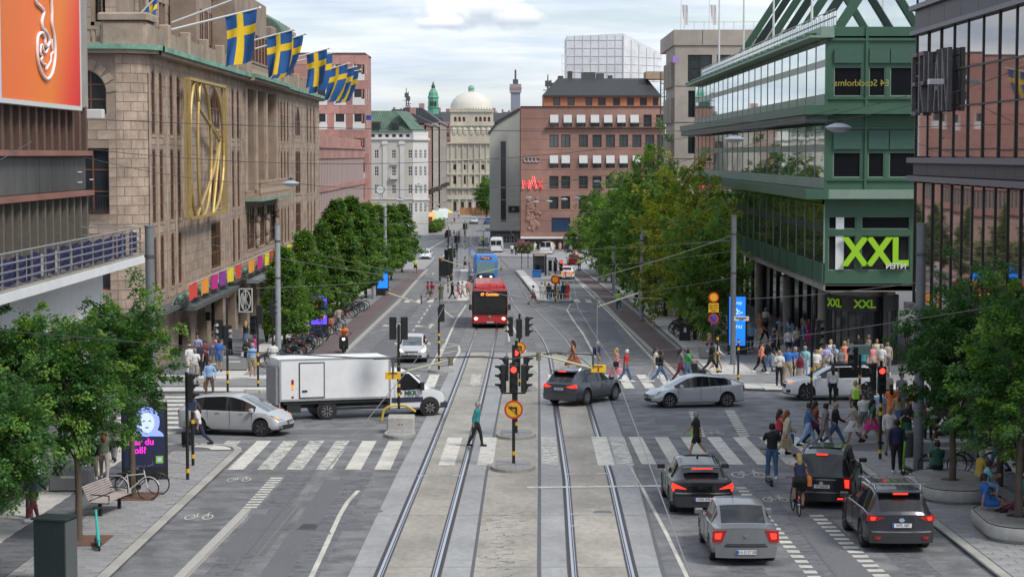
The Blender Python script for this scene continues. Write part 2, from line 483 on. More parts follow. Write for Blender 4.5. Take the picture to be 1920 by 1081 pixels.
crossing([m_worn2,m_worn,m_worn2],[1.05,3.05,3.75],69.5,77.8,0.6,0.1)
crossing([m_paint,m_paint,m_paint,m_worn,m_paint,m_paint,m_worn],[4.62+1.035*k for k in range(8)],69.8,77.8,0.54)
crossing([m_worn,m_paint,m_worn],[-9.6+1.04*k for k in range(6)],98,105,0.54)
crossing([m_worn2,m_worn],[-2.15,1.9,4.8],98.5,105,0.5)
crossing([m_worn],[5.6+1.04*k for k in range(3)],97.5,105,0.5)
crossing([m_worn],[-9.7+1.04*k for k in range(4)],176,181,0.5)
crossing([m_worn],[4.6+1.04*k for k in range(4)],176,181,0.5)
for k in range(9):
 q=MB(); y=79.3+1.9*k*0.92
 rpoly(q,[(16.5,y),(19.7,y),(19.7,y+0.85),(16.5,y+0.85)],0.008); struct(q.build('crossing_stripe',m_worn))
for k in range(9):
 q=MB(); y=78.9+1.75*k
 rpoly(q,[(-17.0,y),(-13.6,y),(-13.6,y+0.8),(-17.0,y+0.8)],0.008); struct(q.build('crossing_stripe',m_worn))
def line(pts,w,m_=m_paint,dz=0.009,name='painted_line'):
 q=MB(); ribbon(q,pts,w,dz); return struct(q.build(name,m_))
line([gp(575,1100),gp(612,1020),gp(637,965),gp(652,940),gp(672,919)],0.14,m_paint)
line([gp(1297,1100),gp(1250,1001),gp(1203,912)],0.11,m_paint)
line([gp(1203,912),gp(1175,862)],0.04,m_paint)
line([gp(988,914),gp(1240,911)],0.42*0.8,m_worn,dz=0.019,name='stop_line')
line([gp(1208,911),gp(1262,911)],0.4,m_paint,name='stop_line')
line([gp(1118,671),gp(1093,625),gp(1076,602),gp(1063,581)],0.15)
line([gp(1063,581),gp(1018,570)],0.12); line([gp(1063,581),gp(1070,569)],0.12); line([gp(1034,573),gp(1062,570)],0.10); line([gp(1048,577),gp(1066,574)],0.10)
line([gp(822,675),gp(836,643),gp(855,600),gp(874,572)],0.15); line([gp(852,597),gp(835,584),gp(828,570)],0.12)
for k in range(4):line([gp(838+4*k,585-5*k),gp(862+3*k,582-4.6*k)],0.10)
line([gp(800,697),gp(822,662),gp(834,644)],0.12); line([gp(834,643),gp(858,646)],0.12); line([gp(860,648),gp(862,658),gp(840,694)],0.14)
for k in range(4):line([gp(812+6*k,687-11.5*k),gp(846+5*k,679-11*k)],0.11)
for k in range(10):
 a=interp([(0,0),(9,1)],k)
 x0,y0=769+(815-769)*a,628+(560-628)*a*1.0
 line([gp(x0,y0),gp(x0+2.3,y0-3.6)],0.13)
line([gp(800,471),gp(816,460),gp(838,448)],0.25); line([gp(832,480),gp(838,468),gp(850,459),gp(862,453)],0.25)
line([gp(805,451),gp(835,452)],0.5); line([gp(812,449.5),gp(840,450)],0.5)
line([gp(1240,690),gp(1180,626),gp(1160,604),gp(1116,560),gp(1070,513)],0.16)
line([gp(986,660),gp(968,625),gp(958,605)],0.12,m_worn)
line([gp(955,640),gp(950,600)],0.1,m_worn)
def dashes(p0,p1,n,w,m_=m_paint,frac=0.55):
 a,b=gp(*p0),gp(*p1); q=MB()
 for k in range(n):
  t0,t1=k/n,(k+frac)/n
  ribbon(q,[(a[0]+(b[0]-a[0])*t0,a[1]+(b[1]-a[1])*t0),(a[0]+(b[0]-a[0])*t1,a[1]+(b[1]-a[1])*t1)],w,0.010)
 struct(q.build('cycle_crossing_dashes',m_))
dashes((1655,1081),(1526,962),15,0.42); dashes((1530,1085),(1386,910),22,0.34)
dashes((1396,818),(1367,768),13,0.42); dashes((1316,818),(1297,770),12,0.3,m_worn)
dashes((468,952),(521,893),13,0.42,m_worn)
def ring(mb,c,r,w,n=20,z=0.011,sy=1.0):
 for k in range(n):
  a0,a1=2*PI*k/n,2*PI*(k+1)/n
  rpoly(mb,[(c[0]+(r-w)*math.cos(a0),c[1]+(r-w)*sy*math.sin(a0)),(c[0]+r*math.cos(a0),c[1]+r*sy*math.sin(a0)),(c[0]+r*math.cos(a1),c[1]+r*sy*math.sin(a1)),(c[0]+(r-w)*math.cos(a1),c[1]+(r-w)*sy*math.sin(a1))],z)
def bike_symbol(px,py,wpx,label=None):
 c=gp(px,py); s=wpx/FPX*c[1]/1.7; q=MB()
 for sx in (-0.52,0.52):ring(q,(c[0]+sx*s,c[1]),0.31*s,0.07*s,sy=3.0)
 P=lambda x,y:(c[0]+x*s,c[1]+y*s)
 for a,b in (((-.52,0),(-.2,1.0)),((-.2,1.0),(.38,1.1)),((-.52,0),(-.1,-.1)),((-.1,-.1),(.38,1.1)),((-.1,-.1),(-.24,1.3)),((.52,0),(.34,1.6)),((.34,1.6),(.5,1.7)),((-.34,1.3),(-.1,1.35))):
  ribbon(q,[P(*a),P(*b)],0.07*s,0.0115)
 struct(q.build('painted_bicycle_symbol',m_paint))
bike_symbol(448,899,46); bike_symbol(373,969,55); bike_symbol(1340,812,36); bike_symbol(1404,890,68); bike_symbol(1454,936,50)
def arrow(px,py,s=1.0,flip=1):
 c=gp(px,py); q=MB(); P=lambda x,y:(c[0]+x*s*flip,c[1]+y*s)
 ribbon(q,[P(0,-2.4),P(0,0.6)],0.16*s,0.010); rpoly(q,[P(-.28,0.6),P(.28,0.6),P(0,2.6)],0.010)
 ribbon(q,[P(0,-1.2),P(-.6,-0.3)],0.16*s,0.011); rpoly(q,[P(-.35,-0.9),P(-.95,0.9),P(-1.1,-0.9)][::-1],0.012)
 struct(q.build('painted_turn_arrow',m_paint))
arrow(745,610,1.0); arrow(808,611,1.0); arrow(812,513,1.0)
for px,py,r in ((661,896,.42),(845,512,.5),(700,958,.3),(1540,700,.4),(600,1000,.32),(730,640,.35),(1130,960,.3),(1150,640,.35)):
 c=gp(px,py); q=MB(); q.lathe([(r,0.0),(r,0.008),(r*.93,0.010),(r*.9,0.006)],20)
 o=tag(q.build('manhole_cover',mat('worn_iron',(0.16,0.16,0.16),0.55,metal=0.4,noise=0.2,scale=14),loc=(c[0],c[1],gz(c[1])+0.004)),'round iron manhole cover in the roadway %s'%{661:'before the left crossing',845:'far up the left lane',700:'near the tram tracks at lower left',1540:'between the crossing pedestrians on the right',600:'in the nearest left lane',730:'ahead of the box truck',1130:'beside the right-hand rail near the bottom',1150:'in the right lane beyond the junction'}[px],'manhole cover','manhole covers')
m_patch=mat('asphalt_patch',(0.128,0.130,0.138),0.85,noise=0.2,scale=10,bump=0.3)
for x0,x1,y0,y1 in ((-7.9,-6.6,52,60),(-6.2,-4.4,56,57.1),(-9.6,-5.2,79,80.2),(6,9.5,82,84.5),(-8.8,-6.9,118,131),(5.2,7.4,128,150),(8.2,9.4,46,58),(-6.4,-5.7,44,66),(4.6,5.4,100,128)):
 q=MB(); rpoly(q,[(x0,y0),(x1,y0),(x1+.1,y1),(x0+.1,y1)],0.004); struct(q.build('asphalt_patch',m_patch))
q=MB()
for a,b in (((-10.2,56),(-4.2,56.3)),((-10.2,71.8),(-4.0,72.3)),((4.7,73.5),(12.2,72.2)),((4.5,61.5),(12.3,60.7)),((-10,88),(-3.8,93)),((-9.9,128),(-3.4,129)),((4.9,137),(8.3,136)),((-7.2,44),(-6.9,70)),((8.1,44),(8.4,69))):
 ribbon(q,[a,b],0.05,0.006)
struct(q.build('tar_seam',m_joint))
q=MB(); rc=random.Random(8)
for k in range(110):
 y=rc.uniform(44,60); x=-.35+rc.gauss(0,.3)*(1 if k%3 else 1.6); a=rc.uniform(-.5,.5); l=rc.uniform(.06,.3)
 ribbon(q,[(x,y),(x+l*math.cos(a),y+l*math.sin(a)*1.8),(x+l*1.5*math.cos(a+.6),y+l*2*math.sin(a+.3))],rc.uniform(.008,.03),0.012)
stuff(q.build('spalled_cracks',m_joint,track_bed))
for x0,w0,y0,y1 in ((-7.35,.9,44,68),(-5.3,.8,44,68),(6.0,.9,44,66),(7.9,.8,44,66),(10.4,.9,44,68),(-8.4,.7,108,170),(-6.6,.7,108,170)):
 q=MB(); rpoly(q,[(x0-w0/2,y0),(x0+w0/2,y0),(x0+w0/2+.1,y1),(x0-w0/2+.1,y1)],0.0025); struct(q.build('tyre_polished_lane',worn_lane))
KL=-10.35; KR=12.45
line([gp(333,1090),gp(463,958)],0.30,m_kerb,dz=0.002,name='lane_separator_kerb')
q=MB(); ribbon(q,[gp(333,1090),gp(463,958)],0.26,0.002,h=0.09); o=q.build('lane_separator',m_kerb); struct(o)
c=gp(480,960)
q=MB(); q.box(-.35,.35,-.45,.45,0.005,0.02)
for k in range(6):q.box(-.3+.1*k,-.25+.1*k,-.4,.4,0.02,0.03)
tag(q.build('drain_grate',mat('grey_steel',(0.22,0.22,0.23),0.5,metal=0.5),loc=(c[0],c[1],gz(c[1]))),'grey steel drain grate at the end of the lane separator','drain')
# ------------------------------------------------------------------ pavements
H=0.12
def arc(cx,cy,r,a0,a1,n=8):
 return [(cx+r*math.cos(R(a0+(a1-a0)*k/n)),cy+r*math.sin(R(a0+(a1-a0)*k/n))) for k in range(n+1)]
def pavement(pts,mbase=m_sjoint,name='pavement'):
 q=MB(); slab_prism(q,pts,-0.02,H-0.012); return struct(q.build(name,mbase))
def slabs(parent,x0,x1,y0,y1,sx,sy,m_,parts=0,inside=None,brick=True):
 cnt=0; q=MB(); ny=int((y1-y0)/sy); nx=max(1,round((x1-x0)/sx)); sx=(x1-x0)/nx
 me=cached(('slab',round(sx,3),sy,m_.name),lambda:MB().bbox(-sx/2+.008,sx/2-.008,-sy/2+.008,sy/2-.008,-0.03,0,0.008).mesh('slab',m_))
 for j in range(ny):
  for i in range(nx+(1 if brick and j%2 else 0)):
   cx=x0+sx*(i+.5)-(sx/2 if brick and j%2 else 0); cy=y0+sy*(j+.5)
   if brick and j%2 and (i==0 or i==nx):
    w=sx/2; cx=x0+sx/4 if i==0 else x1-sx/4
   else:w=sx
   if inside and not inside(cx,cy):continue
   z=gz(cy)+H+rnd.uniform(-.003,.003)
   if cnt<parts and w==sx:
    o=obj('paving_slab',me,parent,(cx,cy,z)); o.rotation_euler=(-math.atan(SLOPE),0,0); cnt+=1
   else:
    a=(w/2-.008,sy/2-.008)
    i4=[q.pt((cx+s*a[0],cy+t*a[1],z+gz(cy+t*a[1])-gz(cy))) for s,t in ((-1,-1),(1,-1),(1,1),(-1,1))]
    q.face(i4)
 if q.f:stuff(q.build('paving_slabs',m_,parent))
def kerbstones(parent,pts,w=0.28,L=1.0,parts=True):
 q=MB()
 for a,b in zip(pts,pts[1:]):
  d=math.dist(a,b); n=max(1,round(d/L)); ux,uy=(b[0]-a[0])/d,(b[1]-a[1])/d
  ll=d/n
  for k in range(n):
   c=(a[0]+ux*ll*(k+.5),a[1]+uy*ll*(k+.5)); ang=math.atan2(uy,ux)
   if parts:
    me=cached(('kerb',round(ll,2),w),lambda:MB().bbox(-ll/2+.006,ll/2-.006,-w/2,w/2,-0.06,0,0.015).mesh('kerb',m_kerb))
    o=obj('kerb_stone',me,parent,(c[0],c[1],gz(c[1])+H+.004))
    o.rotation_euler=(Matrix.Rotation(-math.atan(SLOPE),3,'X') @ Matrix.Rotation(ang,3,'Z')).to_euler()
   else:
    q.M=Matrix.Translation((c[0],c[1],gz(c[1])+H+.004)) @ Matrix.Rotation(-math.atan(SLOPE if c[1]<260 else 0),4,'X') @ Matrix.Rotation(ang,4,'Z')
    q.box(-ll/2+.01,ll/2-.01,-w/2,w/2,-0.14,0)
 if q.f:stuff(q.build('kerb',m_kerb,parent))
c1=arc(-12.0,73.0,1.65,0,90)
pv=pavement([(-40,30),(KL,30)]+c1+[(-40,74.65)])
kerbstones(pv,[(KL+.14,40),(KL+.14,73)],L=1.0)
kerbstones(pv,[(x+.1,y+.1) for x,y in c1] ,parts=False); kerbstones(pv,[(-12,74.75),(-22,74.75)],parts=False,L=.8)
slabs(pv,-12.6,KL-.02,47,72.8,0.56,0.42,m_slab,300)
slabs(pv,-13.95,-12.62,47,74.4,0.65,0.30,m_slabd,0)
slabs(pv,-15.2,-13.97,47,74.4,0.62,0.6,m_slabw,60)
slabs(pv,-18.5,-15.22,47,74.4,0.65,0.30,m_slabd,0)
q=MB();
for k in range(8):
 a0,a1=R(90-k*11.25),R(90-(k+1)*11.25)
 rpoly(q,[(-12+1.5*math.cos(a0),73+1.5*math.sin(a0)),(-12+1.5*math.cos(a1),73+1.5*math.sin(a1)),(-12+.75*math.cos(a1),73+.75*math.sin(a1)),(-12+.75*math.cos(a0),73+.75*math.sin(a0))][::-1],H+.006)
q.build('pale_kerb_band',m_slabw,pv)
c2=arc(14.0,73.5,1.55,180,90)
pv=pavement([(45,75.05),(45,30),(KR,30)][::-1][0:1]+[(45,30),(45,75.05)]+c2[::-1])
kerbstones(pv,[(KR-.14,40),(KR-.14,73)]); kerbstones(pv,[(x-.08,y+.08) for x,y in c2],parts=False); kerbstones(pv,[(14,75.15),(24,75.15)],parts=False,L=.8)
slabs(pv,KR+.02,16.0,47,73,0.6,0.42,m_slab,300)
slabs(pv,16.02,17.2,47,74.8,0.6,0.30,m_slabd,0); slabs(pv,17.2,18.6,47,74.8,0.7,0.6,m_slabw,40); slabs(pv,18.6,24,47,74.8,0.6,0.3,m_slabd,0)
c3=arc(-13.6,98.4,3.4,0,-90)
pv=pavement([(-40,95.0)]+c3[::-1]+[(-10.2,180),(-10.9,252),(-40,252)])
q=MB(); strip(q,-40,-11.2,252,292,H-.012,6); q.build('far_paving',m_slab,pv)
kerbstones(pv,c3,parts=False,L=.7)
ins=lambda x,y:not (x>-13.6 and y<98.4 and (x+13.6)**2+(y-98.4)**2>3.0**2)
slabs(pv,-17.5,-10.4,95.2,97.6,0.9,0.6,m_slabw,40,ins,brick=False)
slabs(pv,-40,-12.2,97.6,101.6,0.5,0.5,m_slab,0,ins)
slabs(pv,-19.4,-12.2,101.6,103.6,0.9,0.65,m_slabw,24,None,brick=False)
slabs(pv,-19.4,-16.0,103.6,200,0.85,0.6,m_slabd,0); slabs(pv,-16.0,-14.2,103.6,200,0.9,0.8,m_slabw,0,brick=False); slabs(pv,-14.2,-12.2,103.6,200,0.7,0.6,m_slab,0)
slabs(pv,-40,-17.5,95.2,97.6,0.9,0.6,m_slab,0)
q=MB(); strip(q,-12.1,lambda y:interp([(100,-10.45),(252,-11)],y),101.7,252,H+.004,12); q.build('cycle_lane',m_asph_red,pv)
kerbstones(pv,[(-10.1,101.5),(-10.15,176),(-10.7,230),(-10.9,252)],parts=False,L=1.5,w=0.32)
c4=arc(13.6,98.9,3.2,180,270,8)
edgeR=[(96.0,10.4),(109,10.4),(154,10.2),(190,9.8),(240,9.0),(252,8.7)]
pv=pavement([(10.4,98.9)]+c4[1:]+[(60,95.7),(60,252),(8.9,252),(9.8,190),(10.2,154),(10.4,109)])
q=MB(); strip(q,6.5,60,252,300,H-.012,6); q.build('far_paving',m_slab,pv)
q=MB(); strip(q,lambda y:interp([(109,8.85),(154,8.25),(190,8.15),(240,7.2)],y),lambda y:interp(edgeR,y)-.02,101.5,252,0.012,10); struct(q.build('cycle_lane',m_asph_red))
kerbstones(pv,[(10.45,99),(10.4,109),(10.2,154),(9.8,190),(8.9,252)],parts=False,L=1.5,w=.16)
q=MB(); ribbon(q,[(8.75,103.5),(8.75,109),(8.2,154),(8.05,190),(7.1,240)],0.26,0.0,h=0.05); struct(q.build('lane_kerb',m_kerb))
insr=lambda x,y:not (x<13.6 and y<98.9 and (x-13.6)**2+(y-98.9)**2>2.9**2)
slabs(pv,10.6,24,95.9,98.9,0.9,0.6,m_slabw,60,insr,brick=False)
slabs(pv,10.6,24,98.9,104,0.5,0.5,m_slab,0)
slabs(pv,10.6,13.0,104,200,0.8,0.8,m_slabw,0); slabs(pv,13.0,15.2,104,200,0.6,0.6,m_slab,0)
slabs(pv,15.2,17.3,104,190,0.9,0.6,m_slabw,0); slabs(pv,17.3,30,104,190,0.8,0.6,m_slabd,0)
def platform(pts,band,label):
 q=MB(); slab_prism(q,pts,-0.02,0.22); o=q.build('tram_stop_platform',m_slab)
 struct(o)
 q=MB()
 for a,b in zip(band,band[1:]):ribbon(q,[a,b],0.9,0.224)
 q.build('pale_platform_edge',m_slabw,o)
 q=MB()
 for a,b in zip(band,band[1:]):ribbon(q,[(a[0]+(.55 if band is BR else -.55)*-1,a[1]),(b[0]+(.55 if band is BR else -.55)*-1,b[1])],0.12,0.224)
 q.build('platform_kerb',m_kerb,o)
BL=[(-4.45,175.6),(-4.6,190),(-5.3,215),(-6.0,248)]
BR=[(2.85,176),(2.6,190),(1.9,215),(0.95,246)]
platform([(-6.4,174.6),(-4.0,174.6),(-3.95,176),(-4.15,190),(-4.85,215),(-5.6,249),(-7.6,249),(-7.0,200)],BL,'')
platform([(2.3,176.5),(2.9,174.6),(5.2,174.6),(5.5,176),(5.4,200),(5.0,249),(0.5,249),(1.4,215),(2.1,190)],BR,'')
def flat_pave(pts,m_=m_slab):
 q=MB(); slab_prism(q,pts,-0.02,H); return struct(q.build('pavement',m_))
flat_pave([(-3.0,296),(6,290),(40,290),(40,330),(-4.5,345),(-4.6,420),(-4.2,520),(-3,520),(-3,345)][:5]+[(-4.8,470),(-3.9,470),(-3.9,345)][:0])
flat_pave([(-60,372),(-17,370),(-11.5,385),(-9.4,440),(-10.5,520),(-60,520)])
def island(label,cx,cy,w,d,h=0.14,seg=10):
 pts=[(cx-w/2+.12,cy+d/2),(cx-w/2,cy)]+[(cx+w/2*math.cos(R(180+180*k/seg)),cy-.0+d/2*1.0*math.sin(R(180+180*k/seg))) for k in range(1,seg)]+[(cx+w/2,cy),(cx+w/2-.12,cy+d/2)]
 t=thing('traffic_island',label,'traffic island',(cx,cy,gz(cy)))
 t['kind']='structure'
 loc=[(x-cx,y-cy) for x,y in pts]
 q=MB(); q.prism(loc[::-1] if False else loc[:],0,h); q.build('kerb_ring',m_kerb,t)
 inn=[(x*.84,y*.84) for x,y in loc]
 q=MB(); q.prism(inn,h,h+.012); q.build('stone_top',m_slab,t)
 q=MB(); q.box(-w*.36,-w*.35,-d*.35,d*.35,h+.012,h+.016); q.box(w*.05,w*.06,-d*.35,d*.35,h+.012,h+.016); q.box(-w*.36,w*.36,-.01,.01,h+.012,h+.016)
 q.build('stone_joints',m_joint,t)
 return t
for lab,px0,px1,py0,py1 in (('rounded granite island under the nearest traffic light mast',919.5,1004,870,887),('granite island under the second traffic light mast',930,1005,811,825),
 ('small granite island left of the dark turning car',983,1007,728,733.5),('smallest granite island beyond the dark turning car',983,1007,699,703.5),
 ('granite island under the square concrete block',719,778,811,823),('granite island at the tip of the striped area',800,850,693,699)):
 a=G(px0,py1); b=G(px1,py0); cx=((px0+px1)/2-960)/FPX*(a.y+b.y)/2
 island(lab,cx,(a.y+b.y)/2,(px1-px0)/FPX*(a.y+b.y)/2,b.y-a.y)
# ------------------------------------------------------------------ building kit
class Bld:
 def __init__(s,name,label,cat,loc,group=None):
  s.L=Vector(loc); s.t=thing(name,label,cat,loc,0,group)
 def fr(s,X,Y,rz):
  s.F=Matrix.Translation((X,Y,0)) @ Matrix.Rotation(R(rz),4,'Z'); s.rz=rz
  return s
 def mb(s):
  m=MB(); m.M=Matrix.Translation(-s.L) @ s.F; return m
 def put(s,name,me,x,y,z,parent=None,rz=0):
  p=s.F @ Vector((x,y,z))-s.L
  return obj(name,me,parent or s.t,p,R(s.rz+rz))
 def add(s,name,q,m,smooth=False,parent=None,label=None):
  return q.build(name,m,parent or s.t,smooth,label=label)
def wall(mb,x0,x1,z0,z1,ops=(),d=0.25,y=0.0,m=None):
 xs=sorted({x0,x1,*[min(max(o[k],x0),x1) for o in ops for k in (0,1)]}); zs=sorted({z0,z1,*[min(max(o[k],z0),z1) for o in ops for k in (2,3)]})
 for a,b in zip(zs,zs[1:]):
  zc=(a+b)/2; start=None
  for k,(u,w) in enumerate(zip(xs,xs[1:])):
   xc=(u+w)/2
   hole=any(o[0]<xc<o[1] and o[2]<zc<o[3] for o in ops)
   if not hole and start is None:start=u
   if (hole or k==len(xs)-2) and start is not None:
    e=u if hole else w
    mb.poly([(start,y,a),(e,y,a),(e,y,b),(start,y,b)],m); start=None
 for o in ops:
  u,w,a,b=o[:4]
  mb.poly([(u,y,a),(u,y+d,a),(w,y+d,a),(w,y,a)][::-1],m); mb.poly([(u,y,b),(w,y,b),(w,y+d,b),(u,y+d,b)][::-1],m)
  mb.poly([(u,y,a),(u,y,b),(u,y+d,b),(u,y+d,a)][::-1],m); mb.poly([(w,y,a),(w,y+d,a),(w,y+d,b),(w,y,b)][::-1],m)
  if len(o)>4:
   r=(w-u)/2; c=(u+w)/2; h=min(r,b-a) if o[4] is True else o[4]
   n=8
   for sgn in (-1,1):
    pts=[(c+sgn*r*math.cos(PI/2*k/n),b-h+h*math.sin(PI/2*k/n)) for k in range(n+1)]
    P=[(c+sgn*r,y,b)]+[(p[0],y,p[1]) for p in pts]
    if sgn<0:P=P[::-1]
    mb.poly(P[::-1],m)
    for p,q in zip(pts,pts[1:]):
     f=[(p[0],y,p[1]),(q[0],y,q[1]),(q[0],y+d,q[1]),(p[0],y+d,p[1])]
     mb.poly(f if sgn>0 else f[::-1],m)
m_glass=mat('window_glass',(0.025,0.03,0.035),0.06,spec=0.9,noise=0.3,scale=0.5)
m_glass_d=mat('dark_window_glass',(0.012,0.013,0.015),0.10,spec=0.6)
m_woodf=mat('brown_window_wood',(0.14,0.055,0.028),0.55)
m_whitef=mat('white_window_paint',(0.62,0.62,0.60),0.5)
m_darkf=mat('dark_window_frame',(0.05,0.035,0.03),0.5)
m_blackm=mat('black_metal',(0.015,0.015,0.017),0.45)
m_curtain=mat('pale_curtain',(0.42,0.40,0.36),0.9)
def win_meshes(w,h,nc,nr,fm,gm,fw=0.07):
 def mk():
  f=MB()
  f.box(-w/2,-w/2+fw,-.05,.05,0,h); f.box(w/2-fw,w/2,-.05,.05,0,h)
  f.box(-w/2+fw,w/2-fw,-.05,.05,0,fw); f.box(-w/2+fw,w/2-fw,-.05,.05,h-fw,h)
  for k in range(1,nc):x=-w/2+w*k/nc; f.box(x-fw*.45,x+fw*.45,-.045,.045,fw,h-fw)
  for k in range(1,nr):z=h*k/nr; f.box(-w/2+fw,w/2-fw,-.04,.04,z-fw*.4,z+fw*.4)
  p=MB(); p.box(-w/2+fw,w/2-fw,.0,.02,fw,h-fw)
  return f.mesh('window',fm),p.mesh('pane',gm)
 return cached(('win',round(w,3),round(h,3),nc,nr,fm.name,gm.name,fw),mk)
def window(B,x,z,w,h,nc=2,nr=2,y=0.2,fm=m_woodf,gm=m_glass,fw=0.07,inner=0.0,parent=None):
 a,b=win_meshes(w,h,nc,nr,fm,gm,fw)
 o=B.put('window',a,x,y,z,parent)
 obj('pane',b,o)
 return o
def ropes(ops):return ops
m_granite=vary(isl_vary(mat('granite_block',(0.375,0.285,0.222),0.85,noise=0.14,scale=6,bump=0.25,stain=0.26,bscale=30),0.10),0.12)
m_granite_w=mat('granite_wall',(0.29,0.222,0.172),0.88,noise=0.12,scale=5,bump=0.2,stain=0.2)
m_granite_b=mat('granite_trim',(0.355,0.275,0.212),0.85,noise=0.14,scale=7,bump=0.2,stain=0.2)
m_copper=mat('green_copper',(0.17,0.33,0.25),0.7,noise=0.25,scale=5,stain=0.25)
m_copper_d=mat('dark_copper_roof',(0.085,0.125,0.105),0.7,noise=0.25,scale=3,stain=0.2)
m_gold=mat('gilded_metal',(0.46,0.33,0.12),0.5,metal=0.35,noise=0.15,scale=6)
def blocks(B,x0,x1,z0,z1,sx,sz,ops,parts,proud=0.022,m_=None,name='stone_block',rows_break=True,parent=None):
 m_=m_ or m_granite; cnt=0; q=B.mb()
 nz=max(1,round((z1-z0)/sz)); sz=(z1-z0)/nz; nx=max(1,round((x1-x0)/sx)); sx=(x1-x0)/nx
 j=0.014
 for r in range(nz):
  za,zb=z0+r*sz+j,z0+(r+1)*sz-j
  edges=[x0]+[x0+sx*(i+(.5 if r%2 else 1)) for i in range(nx if r%2 else nx-1)]+[x1]
  for a,b in zip(edges,edges[1:]):
   segs=[(a+j,b-j)]
   for o in ops:
    if o[2]<zb-.02 and o[3]>za+.02:
     ns=[]
     for u,w in segs:
      if o[1]<=u or o[0]>=w:ns.append((u,w)); continue
      if o[0]-u>.06:ns.append((u,o[0]))
      if w-o[1]>.06:ns.append((o[1],w))
     segs=ns
   for u,w in segs:
    if w-u<.05:continue
    pr=proud+rnd.uniform(-.006,.006)
    if cnt<parts:
     dx,dz=round(w-u,2),round(zb-za,3)
     me=cached(('blk',dx,dz,m_.name),lambda:MB().box(-dx/2,dx/2,-.03,.02,-dz/2,dz/2).mesh('stone_block',m_))
     B.put(name,me,(u+w)/2,.03-pr-.0,(za+zb)/2,parent); cnt+=1
    else:
     q.poly([(u,-pr,za),(w,-pr,za),(w,-pr,zb),(u,-pr,zb)])
     q.poly([(u,-pr,zb),(w,-pr,zb),(w,0,zb),(u,0,zb)]); q.poly([(u,0,za),(u,-pr,za),(u,-pr,zb),(u,0,zb)]); q.poly([(w,-pr,za),(w,0,za),(w,0,zb),(w,-pr,zb)])
     q.poly([(u,0,za),(w,0,za),(w,-pr,za),(u,-pr,za)])
 if q.f:stuff(B.add('stone_courses',q,m_,parent=parent))
# ------------------------------------------------------------------ stone department store, left
B=Bld('department_store','long granite department store with copper cornice, arcade and gilded frame, behind the left trees','department store',(-19.5,105,gz(105)))
Y0=105.0
B.fr(-19.5,Y0,90)
ops=[]; wins=[]
def slot(y,w,rows):
 for (a,b,ar) in rows:
  ops.append((y-w/2-Y0,y+w/2-Y0,a,b,True) if ar else (y-w/2-Y0,y+w/2-Y0,a,b)); wins.append((y-Y0,a,w,b-a,1,3,ar))
R1=[(10.7,14.2,True),(5.9,9.9,False),(2.1,5.1,False)]
for y in (107.6,109.9,113.3,115.7,138.2,140.8,164.8,167.2,169.6,172.0,188.6,191.6,194.8):slot(y,1.15,R1)
for y in (129.9,180.0):
 slot(y,4.2,[(11.3,13.9,True),(6.1,9.9,False),(2.2,5.2,False)])
for a,b in ((144.8,149.6),(150.6,155.6),(156.7,162.6)):
 ops.append((a-Y0,b-Y0,6.9,14.5)); ops.append((a+.3-Y0,b-.3-Y0,2.6,5.7)); wins.append(((a+b)/2-Y0,2.6,b-a-.6,3.1,2,3,False))
for a,b in ((114.8,119.4),(121.0,125.8),(140.0,144.6),(146.2,150.6),(152.2,156.8),(158.6,163.2),(165,169.6),(171.4,176),(178,182.6),(184.4,189),(190.6,195.2)):
 ops.append((a-Y0,b-Y0,-4.6,0.45,True))
ops.append((127.4-Y0,132.6-Y0,-4.6,0.2)); ops.append((134.2-Y0,138.4-Y0,-4.6,-0.2))
q=B.mb(); wall(q,1.6,95,-5.2,15.0,ops,d=0.55); B.add('street_wall',q,m_granite_w)
for (x,a,w,h,nc,nr,ar) in wins:
 nc=1 if w<1.5 else (3 if w>4 else 2)
 window(B,x,a,w,h,nc,max(2,int(h/0.95)),y=0.07,fm=m_woodf,fw=0.13)
 q=B.mb(); q.box(x-w/2-.1,x+w/2+.1,-.06,.1,a-.16,a); B.add('sill',q,m_granite_b)
q=B.mb(); q.box(8,94,1.6,1.7,-5.2,0.9); B.add('shop_glazing',q,m_glass_d)
q=B.mb()
for a,b in ((114.8,119.4),(121.0,125.8),(140.0,144.6),(146.2,150.6),(152.2,156.8),(158.6,163.2)):
 q.box(a-.35-Y0,a-Y0+.0,.56,1.6,-5.2,.5)
B.add('arcade_pier',q,m_granite_w)
for x in (20.0,34.5,62,75):
 q=B.mb(); q.bbox(x-.12,x+.12,-.35,-.05,-.9,-.35,.05); B.add('wall_lantern',q,m_blackm)
q=B.mb(); q.box(39.6,57.8,.56,.7,6.9,14.6); B.add('loggia_back_wall',q,m_granite_w)
for y in (150.1,156.15,144.3,163.0):
 q=B.mb(); q.bbox(y-.32-Y0,y+.32-Y0,-.22,.5,6.9,14.5,.08); B.add('loggia_column',q,m_granite_b)
q=B.mb(); q.box(39.0,58.4,-1.25,0,6.35,6.62); q.box(39.0,58.4,-1.25,-1.05,7.55,7.72); bal=B.add('balcony',q,m_granite_b)
me=cached('balu',lambda:MB().lathe([(.07,0),(.12,.18),(.06,.5),(.1,.75),(.1,.9)],8).mesh('baluster',m_granite_b))
for k in range(44):B.put('baluster',me,39.2+k*.44,-1.15,6.63,bal)
q=B.mb(); q.box(38.9,58.5,-1.32,0,6.2,6.34); B.add('balcony_copper',q,m_copper)
for y in (147.2,153.1,159.6):
 q=B.mb(); q.ell((y-Y0+2.6,-.18,4.7),(.28,.25,.3)); q.ell((y-Y0+2.6,-.15,3.9),(.36,.25,.7)); q.ell((y-Y0+2.75,-.12,3.1),(.3,.22,.6)); B.add('carved_figure',q,m_granite_b,True)
